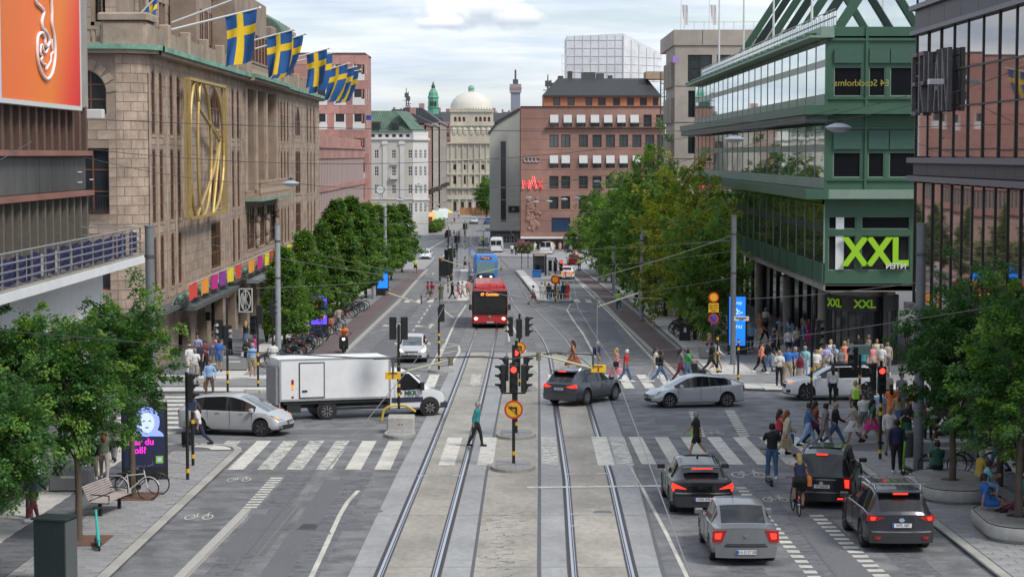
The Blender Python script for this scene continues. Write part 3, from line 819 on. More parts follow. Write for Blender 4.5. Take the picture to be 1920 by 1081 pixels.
for y in (106.35,108.75,111.6,114.5,116.9,119.2,124.6,126.9,133.2,135.6,137.0,139.5,142.2,163.4,166.0,168.4,170.8,173.6,176.2,183.8,186.6,190.1,193.2,196.6):
 q=B.mb(); q.bbox(y-.17-Y0,y+.17-Y0,-.07,0,1.6,14.0,.03); B.add('pilaster',q,m_granite_b)
blocks(B,1.6,95,1.5,15.0,2.6,0.54,ops,60)
blocks(B,1.6,95,-4.6,0.6,2.6,0.6,ops,0)
q=B.mb(); q.box(1.2,38,-.55,.1,14.95,15.15); q.box(38,60,-.95,.1,14.95,15.15); q.box(60,95.3,-.55,.1,14.95,15.15); B.add('cornice',q,m_granite_b)
q=B.mb(); q.box(1.2,38,-.75,.1,15.15,15.42); q.box(38,60,-1.15,.1,15.15,15.42); q.box(60,95.4,-.75,.1,15.15,15.42); B.add('copper_cornice',q,m_copper)
q=B.mb(); q.box(1.0,95,-.9,.05,1.0,1.2); q.box(7,25,-1.5,-.1,.75,1.0); B.add('ledge',q,mat('lead_ledge',(0.09,0.10,0.10),.6,noise=.2))
q=B.mb(); q.box(33,95,-1.7,-.9,.62,.86); B.add('canopy_edge',q,mat('zinc_canopy',(0.25,0.27,0.29),.5,metal=.3))
q=B.mb()
for k in range(36):
 a=3+k*2.5
 q.tube([(a,-.8,1.3),(a+.5,-.95,1.75),(a+1.0,-.8,1.3)],.05,5)
B.add('scroll_railing',q,m_copper_d)
for k in range(12):
 q=B.mb(); q.ell((6+k*2.4,-.8,1.5),(.3,.26,.24),8,5); B.add('copper_lamp_globe',q,mat('verdigris',(0.12,0.24,0.19),.6,noise=.3),True)
q=B.mb(); q.box(1.0,38,.1,.4,15.42,16.5); q.box(60,95,.1,.4,15.42,16.5); q.box(38,60,-.4,-.1,16.35,16.5); pp=B.add('parapet',q,m_granite_w)
for k in range(60):B.put('baluster',me,38.3+k*.37,-.25,15.42,pp)
for x in (8,15,22,29,36,60,68,76,84,92):
 q=B.mb(); q.bbox(x-.4,x+.4,-.05,.55,15.42,16.95,.06); B.add('parapet_pier',q,m_granite_b)
q=B.mb(); q.bbox(36.4,38.4,-.7,.4,15.42,17.4,.08); q.bbox(59.6,61.6,-.7,.4,15.42,17.2,.08)
B.add('parapet_pier',q,m_granite_b)
aops=[]
for k in range(26):
 x=4+k*3.4
 aops+=[(x-.55,x+.55,17.0,19.2),(x+1.2-.55,x+1.2+.55,17.0,19.2)]
B.fr(-22.3,Y0,90)
q=B.mb(); wall(q,3,95,15.2,21.5,aops,d=.3); q.box(3,95,.4,18,15.2,21.4); B.add('attic_wall',q,m_granite_w)
for o in aops[:40]:window(B,(o[0]+o[1])/2,o[2],o[1]-o[0],o[3]-o[2],1,2,y=.2)
blocks(B,3,95,15.4,21.4,2.4,.55,aops,0)
q=B.mb(); q.box(2.6,95.4,-.5,.4,21.4,21.8); q.box(3,95,0,1,21.8,22.3); B.add('attic_cornice',q,m_granite_b)
for a,b,c in ((24,30,22.8),(42,60,21.9),(64,80,20.5)):
 q=B.mb(); q.bbox(a,b,-1.9,0,15.2,c,.1); B.add('attic_bay',q,m_granite_w)
bq=B.mb()
for a,b,c in ((24,30,-1.9),(42,60,-1.9),(64,80,-1.9)):
 for x in range(int(a)+1,int(b),2):
  window(B,x+.3,16.9,.9,2.2,1,2,y=c-.03)
B.fr(-21.0,176,90)
q=B.mb()
prof=[(0,0),(0,2.6),(.8,4.6),(2.4,5.6),(4.2,5.4),(5.2,4.6),(5.2,0)]
for (a,b) in zip(prof,prof[1:]):
 q.poly([(a[0]*3-4,0,16.0+a[1]*1.0),(b[0]*3-4,0,16.0+b[1]*1.0),(b[0]*3-4,6,16.0+b[1]*1.0),(a[0]*3-4,6,16.0+a[1]*1.0)])
q.poly([(p[0]*3-4,0,16.0+p[1]) for p in prof][::-1]); q.poly([(p[0]*3-4,6,16.0+p[1]) for p in prof])
B.add('copper_dormer',q,m_copper_d)
B.fr(-24.0,172-.05,0)
q=B.mb(); q.box(0,4.2,0,3,15.5,19.5); q.lathe([(2.1,0),(2.1,3)],24,(2.1,0,19.5),'y'); B.add('domed_copper_end',q,m_copper_d)
q=B.mb(); q.lathe([(.62,-.08),(.62,.02),(.42,.02),(.42,-.08)],20,(2.1,-.02,19.2),'y'); B.add('round_window_ring',q,m_blackm)
q=B.mb(); q.lathe([(.42,0),(.42,.02)],20,(2.1,-.06,19.2),'y'); B.add('pane',q,m_whitef)
q=B.mb(); q.lathe([(2.25,-.3),(2.25,-.05),(1.95,-.05),(1.95,-.3)],28,(2.1,3.4,19.5),'y'); B.add('copper_rim',q,mat('bright_verdigris',(.22,.42,.30),.6))
B.fr(-45,Y0,0)
eops=[(45-24.1,45-21.5,11.75,14.1,1.25),(45-24.1,45-21.4,6.5,9.95),(45-24.1,45-21.4,2.4,5.0)]
q=B.mb(); wall(q,0,24.0,-5.2,15.0,eops,d=.45)
n=8
for k in range(n):
 a0,a1=R(-90+90*k/n),R(-90+90*(k+1)/n)
 P=lambda a,z:(24.0+1.5*math.cos(a),1.6+1.6*math.sin(a),z)
 q.poly([P(a0,-5.2),P(a1,-5.2),P(a1,15.0),P(a0,15.0)])
B.add('end_wall',q,m_granite_w)
for i,o in enumerate(eops):window(B,(o[0]+o[1])/2,o[2],o[1]-o[0],o[3]-o[2],3 if i else 3,3,y=.3,fw=.1)
q=B.mb()
for k in range(19):q.box(45-24.1+.14*k,45-24.1+.14*k+.03,-.25,-.22,6.5,7.4)
q.box(45-24.1,45-21.4,-.27,-.2,7.4,7.46); q.box(45-24.1,45-21.4,-.27,-.2,6.46,6.52); B.add('window_guard',q,m_blackm)
q=B.mb()
for k in range(9):
 a=R(180-180*(k+.5)/9); q.M=Matrix.Translation(-B.L) @ B.F @ Matrix.Translation((45-22.8,0,12.85)) @ Matrix.Rotation(PI/2-a,4,'Y'); q.box(-.2,.2,-.05,0,1.32,1.85)
B.add('arch_stones',q,m_granite_b)
blocks(B,16,24.0,1.4,14.9,1.05,0.5,[(45-24.7,45-20.95,11.75,14.75)]+eops[1:],230)
q=B.mb(); cnt=0
nz=27; sz=13.5/nz
for r in range(nz):
 za,zb=1.4+r*sz+.014,1.4+(r+1)*sz-.014
 es=[0,30,60,90] if r%2 else [0,15,45,75,90]
 for e0,e1 in zip(es,es[1:]):
  st=4; e0+=.5; e1-=.5
  for t in range(st):
   a0,a1=R(-90+e0+(e1-e0)*t/st),R(-90+e0+(e1-e0)*(t+1)/st)
   P=lambda a,z:(24.0+1.525*math.cos(a),1.6+1.625*math.sin(a),z)
   q.poly([P(a0,za),P(a1,za),P(a1,zb),P(a0,zb)])
stuff(B.add('corner_stones',q,m_granite))
def curved(q,r,z0,z1):
 pts=[(0,-r+1.6-.0)] ; n=8
 P=[(24.0+r*math.sin(R(90*k/n)),1.6-(r+.1)*math.cos(R(90*k/n))) for k in range(n+1)]
 q.prism([(0,1.6-(r+.1))]+P+[(24.0+r,2.2),(0,2.2)],z0,z1)
q=B.mb(); curved(q,2.05,14.95,15.15); B.add('cornice',q,m_granite_b)
q=B.mb(); curved(q,2.25,15.15,15.42); B.add('copper_cornice',q,m_copper)
q=B.mb(); curved(q,2.2,1.0,1.2); B.add('ledge',q,MATS['lead_ledge'])
q=B.mb(); q.bbox(23.2,25.7,-.1,2.6,15.42,16.7,.2); q.bbox(23.1,25.8,-.2,2.7,16.7,17.1,.1); B.add('corner_pedestal',q,m_granite_b)
q=B.mb(); q.box(10,23.2,.0,.3,16.2,16.4); q.box(10,23.2,.0,.3,15.42,15.55); pb=B.add('balustrade',q,m_granite_b)
for k in range(22):B.put('baluster',cached('slab_balu',lambda:MB().box(-.07,.07,-.1,.1,0,.72).mesh('baluster',m_granite_b)),17.2+k*.27,.15,15.5,pb)
q=B.mb(); wall(q,0,23.5,15.2,21.5,[(23.0-.9,23.0-.1,16.8,19.4)],d=.3,y=3.0); q.poly([(23.5,3.0,15.2),(23.5,8,15.2),(23.5,8,21.5),(23.5,3.0,21.5)]); B.add('attic_end_wall',q,m_granite_w)
B.fr(-45,Y0+3.0,0); blocks(B,14,23.5,15.4,21.4,1.4,.55,[(22.1,22.9,16.8,19.4)],0)
B.fr(-18.7,113,90)
q=B.mb()
x0,x1,z0,z1=1.8,16.3,5.9,14.0
for yy in (0,.22):
 for a,b in (((x0,yy,z0),(x1,yy,z0)),((x0,yy,z1),(x1,yy,z1)),((x0,yy,z0),(x0,yy,z1)),((x1,yy,z0),(x1,yy,z1))):q.bar(a,b,.14,.16)
for a in ((x0,z0),(x1,z0),(x0,z1),(x1,z1)):q.bar((a[0],0,a[1]),(a[0],.22,a[1]),.12)
xm=(x0+x1)/2+1.2; H2=z1-z0
def ov(cx,rx,ph=0,a0=0,a1=360):
 pts=[(cx+rx*math.sin(R(a)),.1,z0+H2/2+H2/2*math.cos(R(a))) for a in range(a0,a1+1,12)]
 q.tube(pts,.11,6)
ov(x0+3.2,2.6,0,180,360); ov(x0+5.0,1.4,0,180,360); ov(xm+.3,5.4,0,0,180); ov(xm-3.2,3.6,0,0,180)
q.tube([(x0+3.2,.1,z1),(x0+4.2,.1,z1-1.6),(xm+4.0,.1,z0+4.6),(xm+.8,.1,z0)],.11,6); q.tube([(x0+3,.1,z0),(xm+1,.1,z0+2.5),(xm+4.2,.1,z0+4.8),(xm,.1,z1-2.4)],.1,6)
B.add('gilded_frame',q,m_gold)
B.fr(-17.3,131.2,0)
sg=Bld('projecting_sign','square black sign with white round NK monogram above the department store entrance','shop sign',(-17.3,131.2,1.0))
sg.fr(-17.75,131.2,0);
q=sg.mb(); q.box(-.45,.45,0,.3,-.9,.75); sg.add('panel',q,m_blackm)
q=sg.mb()
for a,b in (((-.43,-.05),(.43,-.05)),):pass
for s in (-1,1):q.box(s*.43-.04,s*.43+.04,-.03,0,-.88,.73);
q.box(-.39,.39,-.03,0,.65,.73); q.box(-.39,.39,-.03,0,-.88,-.8)
n=24
for k in range(n):
 a0,a1=2*PI*k/n,2*PI*(k+1)/n
 q.poly([(.36*math.cos(a),-.03,-.075+.7*math.sin(a)) for a in (a0,a1)]+[(.29*math.cos(a),-.03,-.075+.62*math.sin(a)) for a in (a1,a0)])
for a,b in (((-.18,-.62),(-.18,.5)),((-.18,.5),(.0,-.5)),((.0,-.62),(.0,.55)),((.0,0),(.22,.45)),((.0,0),(.24,-.6))):
 q.bar((a[0],-.02,a[1]),(b[0],-.02,b[1]),.07,.03)
sg.add('monogram',q,m_whitef)
q=sg.mb(); q.bar((-.2,.15,.75),(-1.6,.15,1.1),.06); sg.add('bracket',q,m_blackm)
m_blue=mat('flag_blue',(0.02,0.10,0.30),.8,noise=.1,scale=3); m_yel=mat('flag_yellow',(0.80,0.52,0.02),.8,noise=.08,scale=3)
m_wpole=mat('white_pole',(0.7,0.7,0.68),.5)
def flag(root,tip,label,seed,shift=0.0,wl=1.9,fl=2.9,sway=.5):
 rr=random.Random(seed)
 t=thing('flag',label,'flag',root,0,'blue and yellow flags on the department store')
 d=Vector(tip)-Vector(root); Ld=d.length; dn=d.normalized()
 q=MB(); q.tube([(0,0,0),d*.5,d],[.07,.06,.045],8); q.ell(d,(.09,.09,.09),8,5); q.build('pole',m_wpole,t,True)
 q=MB(); nu,nv=16,18; idx={}
 p1=d-dn*.15; ph=rr.uniform(0,6)
 for v in range(nv+1):
  for u in range(nu+1):
   a,b=u/nu,v/nv
   gather=1-.18*b
   p=p1-dn*wl*(1-a)*gather-dn*wl*.18*b*shift
   off_=math.sin(a*9+ph+b*1.5)*.10*(.3+b)+math.sin(a*4-b*3+ph)*.10*b
   p=p+Vector((-sway*b*b*.6,off_*1.6,-fl*b))+Vector((off_*.6,0,0))
   idx[u,v]=q.pt(p)
 for v in range(nv):
  for u in range(nu):
   yel=u in (7,8,6) or v in (5,6,7)
   q.face((idx[u,v],idx[u+1,v],idx[u+1,v+1],idx[u,v+1]),1 if yel else 0)
 me=q.mesh('cloth',[m_blue,m_yel],'all')
 o=obj('cloth',me,t); return t
def flag_px(Y,rootpx,tippx,label,seed,**k):
 r_=A(*rootpx,Y); r_.x=max(r_.x,-20.2); tp=A(*tippx,Y-.5)
 flag(tuple(r_),tuple(tp),label,seed,**k)
flag_px(111,(322,56),(487,15),'nearest fully visible blue flag with yellow cross on its white pole',1)
flag_px(108,(242,27),(300,-12),'flag at the top left edge, only its lower tip in the picture',9,wl=1.2,fl=1.6)
flag_px(118,(282,43),(452,-6),'rolled flag on the topmost long white pole at the upper left',10,wl=.1,fl=.1)
flag_px(139,(460,80),(551,56),'second blue and yellow flag, hanging nearly square to the viewer',2)
flag_px(146,(478,92),(573,64),'third flag, half hidden behind the second one',3,sway=1.6)
flag_px(166,(540,112),(617,91),'fourth flag, with its cloth folded in the middle',4)
flag_px(174,(545,118),(626,99),'fifth flag, swaying towards the wall',5,sway=1.0,fl=3.2)
flag_px(186,(590,138),(654,119),'sixth flag from the left, with broad yellow cross',6,fl=3.0,sway=1.4)
flag_px(193,(600,142),(668,125),'seventh flag, next to last in the row',7,fl=3.1,sway=1.8)
flag_px(201,(610,146),(676,131),'last and farthest flag of the row',8,fl=3.1,sway=1.6)
cols={'red':(.62,.06,.04),'orange':(.75,.30,.04),'magenta':(.50,.02,.22),'purple':(.25,.04,.30),'yellow':(.75,.60,.03)}
seq=['red','orange','magenta','purple','yellow','red','orange','magenta','yellow','red','orange','magenta','yellow','red','orange','magenta','yellow','red','magenta','orange','yellow','red']
for k,c in enumerate(seq):
 y=110.0+k*3.7+(2.2 if k>5 else 0); z=2.35+k*.012
 q=MB(); nu=6
 vs=[[q.pt((.10*math.sin(u*1.1+k),u/nu*2.7,-v*.44)) for u in range(nu+1)] for v in range(3)]
 for v in range(2):
  for u in range(nu):q.face((vs[v][u],vs[v][u+1],vs[v+1][u+1],vs[v+1][u]))
 o=q.build('pennant',mat('pennant_'+c,cols[c],.8,noise=.06),None,'all',loc=(-18.05+.02*k,y,z))
 order=seq[:k+1].count(c)
 tag(o,'%s square pennant, the %s %s one from the near end of the string'%(c,['first','second','third','fourth','fifth','sixth'][order-1],c),'pennant','coloured pennants along the department store canopy')
q=MB(); q.tube([(-18.05,109.5,2.37),(-17.6,184,2.75)],.015,4); tag(q.build('pennant_line',m_whitef),'thin line carrying the coloured pennants along the stone front','line')
# ------------------------------------------------------------------ modern building with the advertisement, near left
XL=-17.0
B=Bld('office_building','concrete office building with brown window bands and a white balcony at the left edge','building',(XL,60,gz(60)))
m_brownf=mat('brown_steel_mullion',(0.125,0.07,0.052),.6,noise=.15)
m_redledge=mat('red_brown_ledge',(0.25,0.115,0.085),.7,noise=.12,scale=3,stain=.15)
m_zinc=mat('weathered_metal_panel',(0.10,0.10,0.095),.55,metal=.3,noise=.25,scale=1.5,stain=.3,stretch=(1,1,.3))
m_greym=mat('grey_green_mullion',(0.13,0.125,0.10),.6,noise=.15)
m_white_r=mat('white_render',(0.70,0.71,0.72),.7,noise=.05,scale=2,stain=.06)
m_conc_b=mat('cast_concrete',(0.30,0.28,0.25),.85,noise=.12,scale=2.5,stain=.2,bump=.1)
B.fr(XL,44,90)
W=34.7
q=B.mb(); q.box(0,W,.5,12,6.0,22); B.add('core',q,m_glass_d)
q=B.mb(); q.box(0,W,0,.5,8.2,9.55); q.box(W-.1,W+.02,0,12,8.2,9.55); band=B.add('spandrel_panels',q,m_zinc)
for k in range(18):
 q=B.mb(); q.box(k*1.93+.02,k*1.93+1.90,-.02,0,8.24,9.5); B.add('metal_panel',q,m_zinc)
q=B.mb(); q.box(-1,W+.1,-.3,.3,9.56,9.76); q.box(-1,W+.12,-.35,.3,8.0,8.19); B.add('ledge',q,m_redledge)
for k in range(30):
 x=.3+k*1.18
 q=B.mb(); q.box(x-.12,x+.12,-.12,.5,9.77,11.5); B.add('mullion',q,m_brownf)
 q=B.mb(); q.box(x+.45,x+.51,-.02,.4,9.77,11.5); q.box(x+.60,x+.66,-.02,.4,9.77,11.5); B.add('window_post',q,m_greym)
 q=B.mb(); q.box(x-.10,x+.10,-.12,.5,6.05,7.98); B.add('mullion',q,m_greym)
 q=B.mb(); q.box(x+.42,x+.47,-.02,.4,6.05,7.98); q.box(x+.58,x+.63,-.02,.4,6.05,7.98); B.add('window_post',q,m_brownf)
 for z0,z1 in ((9.9,11.4),(6.15,7.9)):
  q=B.mb(); q.box(x+.14,x+1.04,.42,.44,z0,z1); B.add('pane',q,m_glass)
q=B.mb(); q.box(-1,W+.3,-.1,.5,11.45,22); q.box(W-.4,W+.2,0,12,11.45,22); B.add('upper_wall',q,m_conc_b)
q=B.mb(); q.box(-1,W+.25,-.25,.5,5.75,6.02); B.add('ledge',q,m_conc_b)
q=B.mb(); q.box(W-.25,W-.05,.2,12,6.0,11.4); B.add('end_wall',q,m_zinc)
q=B.mb(); q.box(W-.6,W-.02,-.34,-.3,8.6,8.64); q.box(W-1.5,W-.8,-.06,-.03,8.9,8.94); q.box(W-1.5,W-.8,-.06,-.03,8.5,8.54); B.add('wall_fittings',q,m_whitef)
q=B.mb(); q.bbox(W-.1,W+.35,-.75,-.1,11.05,11.4,.03); B.add('floodlight',q,m_whitef)
q=B.mb(); q.box(-2,W-1.2,-2.6,0,5.38,5.66); B.add('balcony_slab',q,m_white_r)
q=B.mb(); q.box(-2,W-1.25,-2.55,0,5.661,5.70); B.add('balcony_floor',q,m_conc_b)
q=B.mb()
q.prism([(-2,-1.5),(W-4.1,-1.5),(W-4.1,0.5),(-2,.5)],3.7,5.37); B.add('white_soffit_wall',q,m_white_r)
m_steel=mat('stainless_rail',(0.55,0.55,0.56),.3,metal=.8)
q=B.mb()
for z in (5.98,6.22,6.46,6.76):q.tube([(-2,-2.45,z),(W-1.4,-2.45,z),(W-1.4,-.1,z)],.028,6)
B.add('handrail',q,m_steel)
for k in range(20):
 q=B.mb(); q.box(W-1.42-k*1.75,W-1.36-k*1.75,-2.45,-2.40,5.7,6.74); B.add('railing_post',q,m_steel)
m_navy=mat('navy_awning_cloth',(0.03,0.03,0.10),.85,noise=.15)
for k in range(17):
 q=B.mb(); x=W-1.6-k*1.95; vs=[]
 for v in range(4):vs.append([q.pt((x-1.7*u/6,-2.33+.06*math.sin(u*2+k),6.6-.05*math.sin(u*1.3)-v*.26)) for u in range(7)])
 for v in range(3):
  for u in range(6):q.face((vs[v][u+1],vs[v][u],vs[v+1][u],vs[v+1][u+1]))
 B.add('railing_cloth',q,m_navy,'all')
q=B.mb(); q.box(-2,W-.5,2.0,2.2,-2.0,3.7); B.add('shop_window',q,m_glass)
q=B.mb(); q.box(-2,W+3,1.2,12,3.7,5.4); B.add('beam',q,m_conc_b)
for x in (4,13.2,22.4,31.6):
 q=B.mb(); q.bbox(x-.35,x+.35,-.9,-.2,-2.0,3.7,.06); B.add('column',q,m_white_r)
for k in range(14):
 q=B.mb(); q.box(k*2.4,k*2.4+.08,1.9,2.0,-2.0,3.7); B.add('shop_mullion',q,m_blackm)
sg=Bld('poster','orange poster with pale capital letters under the balcony behind the left tree','poster',(-17.1,78.3,.2))
sg.fr(-18.3,78.2,0); q=sg.mb(); q.box(-.1,1.5,0,.05,1.6,2.9); sg.add('sheet',q,mat('orange_print',(.72,.22,.03),.6))
lettering('REALISATION',.17,m_whitef,sg.t,sg.F @ Vector((.7,-.02,2.1))-sg.L)
ad=Bld('billboard','huge orange and red advertisement with a white looping numeral 3 at upper left','billboard',(-16.7,62,11.4))
ad.fr(-16.55,44,90)
m_ad=mat('advert_print',(.8,.2,.03),.55)
t=m_ad.node_tree; b=t.nodes['Principled BSDF']; co=nd(t,'ShaderNodeTexCoord'); sp=nd(t,'ShaderNodeSeparateXYZ'); rp=nd(t,'ShaderNodeValToRGB')
mr=nd(t,'ShaderNodeMapRange'); mr.inputs[1].default_value=3.5-62+62;
t.links.new(co.outputs['Object'],sp.inputs[0])
mr.inputs[1].default_value=0.0; mr.inputs[2].default_value=14.3
dist=nd(t,'ShaderNodeMath',operation='MULTIPLY_ADD'); dist.inputs[1].default_value=-0.55
t.links.new(sp.outputs['Z'],dist.inputs[0]); t.links.new(sp.outputs['Y'],dist.inputs[2])
t.links.new(dist.outputs[0],mr.inputs[0]); t.links.new(mr.outputs[0],rp.inputs[0])
e=rp.color_ramp.elements; e[0].color=(.72,.17,.02,1); e[0].position=0; e[1].color=(.62,.01,.02,1); e[1].position=1
for pos,c in ((.30,(.86,.17,.03,1)),(.62,(.85,.22,.02,1)),(.84,(.80,.05,.02,1))):
 k_=e.new(pos); k_.color=c
t.links.new(rp.outputs[0],b.inputs['Base Color'])
q=ad.mb(); q.box(20.3,32.0,0,.25,11.45,21.5); ad.add('print',q,m_ad)
q=ad.mb(); q.box(8,20.28,0,.25,11.45,21.5); ad.add('pale_margin',q,mat('advert_lilac',(.55,.55,.78),.6))
q=ad.mb(); q.box(8,32.1,-.04,.35,11.28,11.44); q.box(32.0,32.15,-.02,.3,11.44,21.5); ad.add('frame',q,m_whitef)
Z=1297/480
def lp(pts):
 out_=[]
 for zx,zy in pts:
  p=AX(zx/Z,zy/Z,-16.5); out_.append(tuple(p-ad.L))
 return out_
def smooth_pts(P,n=6):
 P=[Vector(p) for p in P]; o_=[]
 for k in range(len(P)-1):
  p0,p1,p2,p3=P[max(k-1,0)],P[k],P[k+1],P[min(k+2,len(P)-1)]
  for i in range(n):
   u=i/n; o_.append(.5*((2*p1)+(-p0+p2)*u+(2*p0-5*p1+4*p2-p3)*u*u+(-p0+3*p1-3*p2+p3)*u**3))
 return o_+[P[-1]]
q=MB()
q.tube(smooth_pts(lp([(180,-40),(182,10),(205,35),(222,60),(212,105),(215,140),(232,160),(246,185),(250,215),(240,235),(228,225),(226,190),(215,168),(200,172),(190,195),(187,250),(192,310),(208,365),(228,395),(243,400),(262,375),(275,320),(279,250),(273,180),(262,120),(262,60),(258,0),(250,-40)])),.062,6)
q.tube(smooth_pts(lp([(206,232),(205,270),(215,285),(208,305),(222,325),(232,330),(233,352),(246,330),(256,310),(258,280),(268,262),(264,240),(262,200)])),.045,6)
q.tube(smooth_pts(lp([(206,232),(215,228),(218,250),(226,268),(236,262),(244,240)])),.045,6)
ad.add('numeral',q,mat('advert_white',(.85,.75,.75),.6),'all')
# ------------------------------------------------------------------ green glass building, right
m_green=mat('green_painted_steel',(0.046,0.112,0.070),.5,noise=.08,scale=1.5,stain=.12)
m_green_l=mat('pale_green_steel',(0.20,0.275,0.22),.5,noise=.08,scale=2,stain=.1)
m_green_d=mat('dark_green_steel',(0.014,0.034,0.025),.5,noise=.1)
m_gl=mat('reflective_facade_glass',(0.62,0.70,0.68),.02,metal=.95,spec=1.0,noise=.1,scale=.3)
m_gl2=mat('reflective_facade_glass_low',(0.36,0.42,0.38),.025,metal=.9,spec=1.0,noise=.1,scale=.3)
m_blind=mat('pale_blind',(0.50,0.52,0.47),.8)
B=Bld('glass_building','green steel and glass office block overhanging the pavement on the right','building',(17,108,gz(108)))
XG=17.0; YA,YB=107.5,184.0
B.fr(XG,YB,-90); W=YB-YA
def curtain(z0,z1,n,m1,zmid=None,lean=0.0):
 dx=W/n
 for k in range(n):
  a,b=k*dx+.05,(k+1)*dx-.05
  if W-b>50 and n>30:pass
  zz=[(z0,z1)] if zmid is None else [(z0,zmid[0]),(zmid[1],z1)]
  for u,v in zz:
   q=B.mb(); s=rnd.uniform(-.004,.004)
   q.poly([(a,s,u),(b,-s,u),(b,-s*.5,v),(a,s*.6,v)]); B.add('glass_pane',q,m1)
 me_=cached(('mul',z0,z1),lambda:MB().box(-.04,.04,-.03,.05,z0,z1).mesh('mullion',m_green_l))
 for k in range(n+1):B.put('mullion',me_,k*dx,0,0)
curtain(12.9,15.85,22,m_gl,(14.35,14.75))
q=B.mb(); q.box(0,W,.01,.05,14.35,14.75); B.add('blind_band',q,m_blind)
q=B.mb(); q.box(0,W,-.03,.03,12.3,12.88);
for k in range(23):q.box(W*k/22-.03,W*k/22+.03,-.06,-.03,12.3,12.88)
B.add('spandrel',q,m_green_l)
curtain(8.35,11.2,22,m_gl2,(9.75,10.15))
q=B.mb(); q.box(0,W,.01,.05,9.75,10.15); B.add('blind_band',q,m_green_l)
q=B.mb(); q.box(0,W,-.03,.03,7.75,8.33); B.add('spandrel',q,m_green_l)
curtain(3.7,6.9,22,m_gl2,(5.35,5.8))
q=B.mb(); q.box(0,W,.01,.05,5.35,5.8); B.add('spandrel',q,m_green_d)
q=B.mb(); q.box(0,W,-.05,.05,2.6,3.68)
for k in range(23):q.box(W*k/22-.03,W*k/22+.03,-.09,-.05,2.6,3.68)
B.add('lower_fascia',q,m_green)
q=B.mb(); q.box(0,W-1.2,.1,8,2.6,16.0); B.add('dark_interior',q,m_glass_d)
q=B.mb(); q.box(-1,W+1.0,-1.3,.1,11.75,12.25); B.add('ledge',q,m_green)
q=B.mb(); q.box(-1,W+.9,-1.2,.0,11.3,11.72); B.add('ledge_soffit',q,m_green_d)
q=B.mb(); q.box(10,W+.8,-1.1,.1,7.2,7.72); B.add('ledge',q,m_green)
q=B.mb(); q.box(-1,W+.4,-.9,.4,15.9,16.02); q.box(-1,W+.3,-.3,.4,16.02,16.5); B.add('roof_edge',q,m_green_l)
me=cached('outr',lambda:MB().prism([(-.06,-.9),(.06,-.9),(.06,0),(-.06,0)],0,.22).mesh('roof_outrigger',m_green))
for k in range(24):B.put('roof_outrigger',me,W*k/23.5,0,16.03)
q=B.mb(); q.box(-1,W,.4,14,15.9,16.0); B.add('roof_deck',q,m_conc_b)
for k in range(7):
 y0=W-4.5-k*9
 q=B.mb()
 q.bar((y0,1.0,16.1),(y0+.6,6.4,24.5),.42,.55); B.add('roof_beam',q,m_green_d if k%2 else m_green)
q=B.mb()
for z in (16.6,17.1,17.5):q.tube([(0,.55,z),(W-.4,.55,z)],.03,5)
for k in range(50):q.box(k*W/50-.02,k*W/50+.02,.53,.57,16,17.5)
B.add('roof_railing',q,m_steel)
q=B.mb(); q.box(0,W-.4,.6,.62,16.05,17.4); B.add('railing_glass',q,m_gl)
q=B.mb(); q.box(8,W-10,8,14,16,26); B.add('set_back_storey',q,m_gl)
B.fr(XG,YA,0)
def face(z0,z1,ops):
 q=B.mb(); wall(q,0,9,z0,z1,ops,d=.3); return B.add('end_wall',q,m_green)
fl=[(0.9,1.98),(2.35,3.25),(3.5,5.6),(6.2,8.6)]
for (zb,zt,gz0,gz1,wz0,wz1) in ((12.25,16.5,14.55,15.3,12.75,14.35),(7.72,11.74,9.9,10.9,8.35,9.75)):
 o_=[(f[0]-.45 if k==0 else f[0],f[1],wz0,wz1) for k,f in enumerate(fl)]
 face(zb,zt,o_)
 for k,f in enumerate(o_):
  window(B,(f[0]+f[1])/2,wz0,f[1]-f[0],wz1-wz0,1,1,y=.12,fm=m_green_l,gm=m_glass_d,fw=.06)
  q=B.mb(); q.box(f[0],f[1]+(.2 if k else 0),-.12,-.02,gz0,gz1); B.add('green_blind_box',q,mat('blue_green_panel',(.045,.105,.078),.5,noise=.1))
 q=B.mb(); q.box(.75,1.2,.16,.2,wz0+.06,wz1-.06); B.add('interior_panel',q,m_green_l)
 q=B.mb()
 for x in (-.03,2.15,5.85):q.box(x,x+.14,-.08,0,zb,zt)
 q.box(0,9,-.10,0,zt-.75,zt-.68); q.box(0,9,-.10,0,wz0-.16,wz0-.1)
 B.add('steel_rib',q,m_green)
q=B.mb(); q.box(-1.3,9,-.9,.0,11.78,12.24); B.add('ledge',q,m_green)
q=B.mb(); q.box(-1.1,9,-.75,.0,7.22,7.71); B.add('ledge',q,m_green_l)
q=B.mb(); wall(q,0,9,2.5,7.2,[(.25,1.75,5.55,6.25),(2.05,4.7,5.55,6.25),(.25,1.75,3.3,5.2),(2.05,4.7,3.3,5.2)],d=.2); B.add('lower_end_wall',q,m_green)
for a,b,c,d_ in ((.25,1.75,5.55,6.25),(2.05,4.7,5.55,6.25),(.25,1.75,3.3,5.2),(2.05,4.7,3.3,5.2)):
 window(B,(a+b)/2,c,b-a,d_-c,1,1,y=.15,fm=m_green_l,gm=m_glass_d,fw=.05)
q=B.mb(); q.box(.65,1.1,.05,.09,3.35,6.2); B.add('white_column_behind_glass',q,m_white_r)
q=B.mb(); q.box(0,9,.0,.1,2.2,2.48); B.add('concrete_edge',q,m_conc_b)
q=B.mb(); q.box(0.1,13,-.0,60,2.15,2.58); B.add('soffit',q,m_conc_b)
m_lime=mat('lime_green_letters',(.26,.50,.01),.6,emit=(.3,.6,.02),estr=.05)
sg=Bld('shop_sign','giant lime green XXL letters behind the corner window of the green building','shop sign',(18,107.3,3.3))
sg.fr(XG,107.2,0)
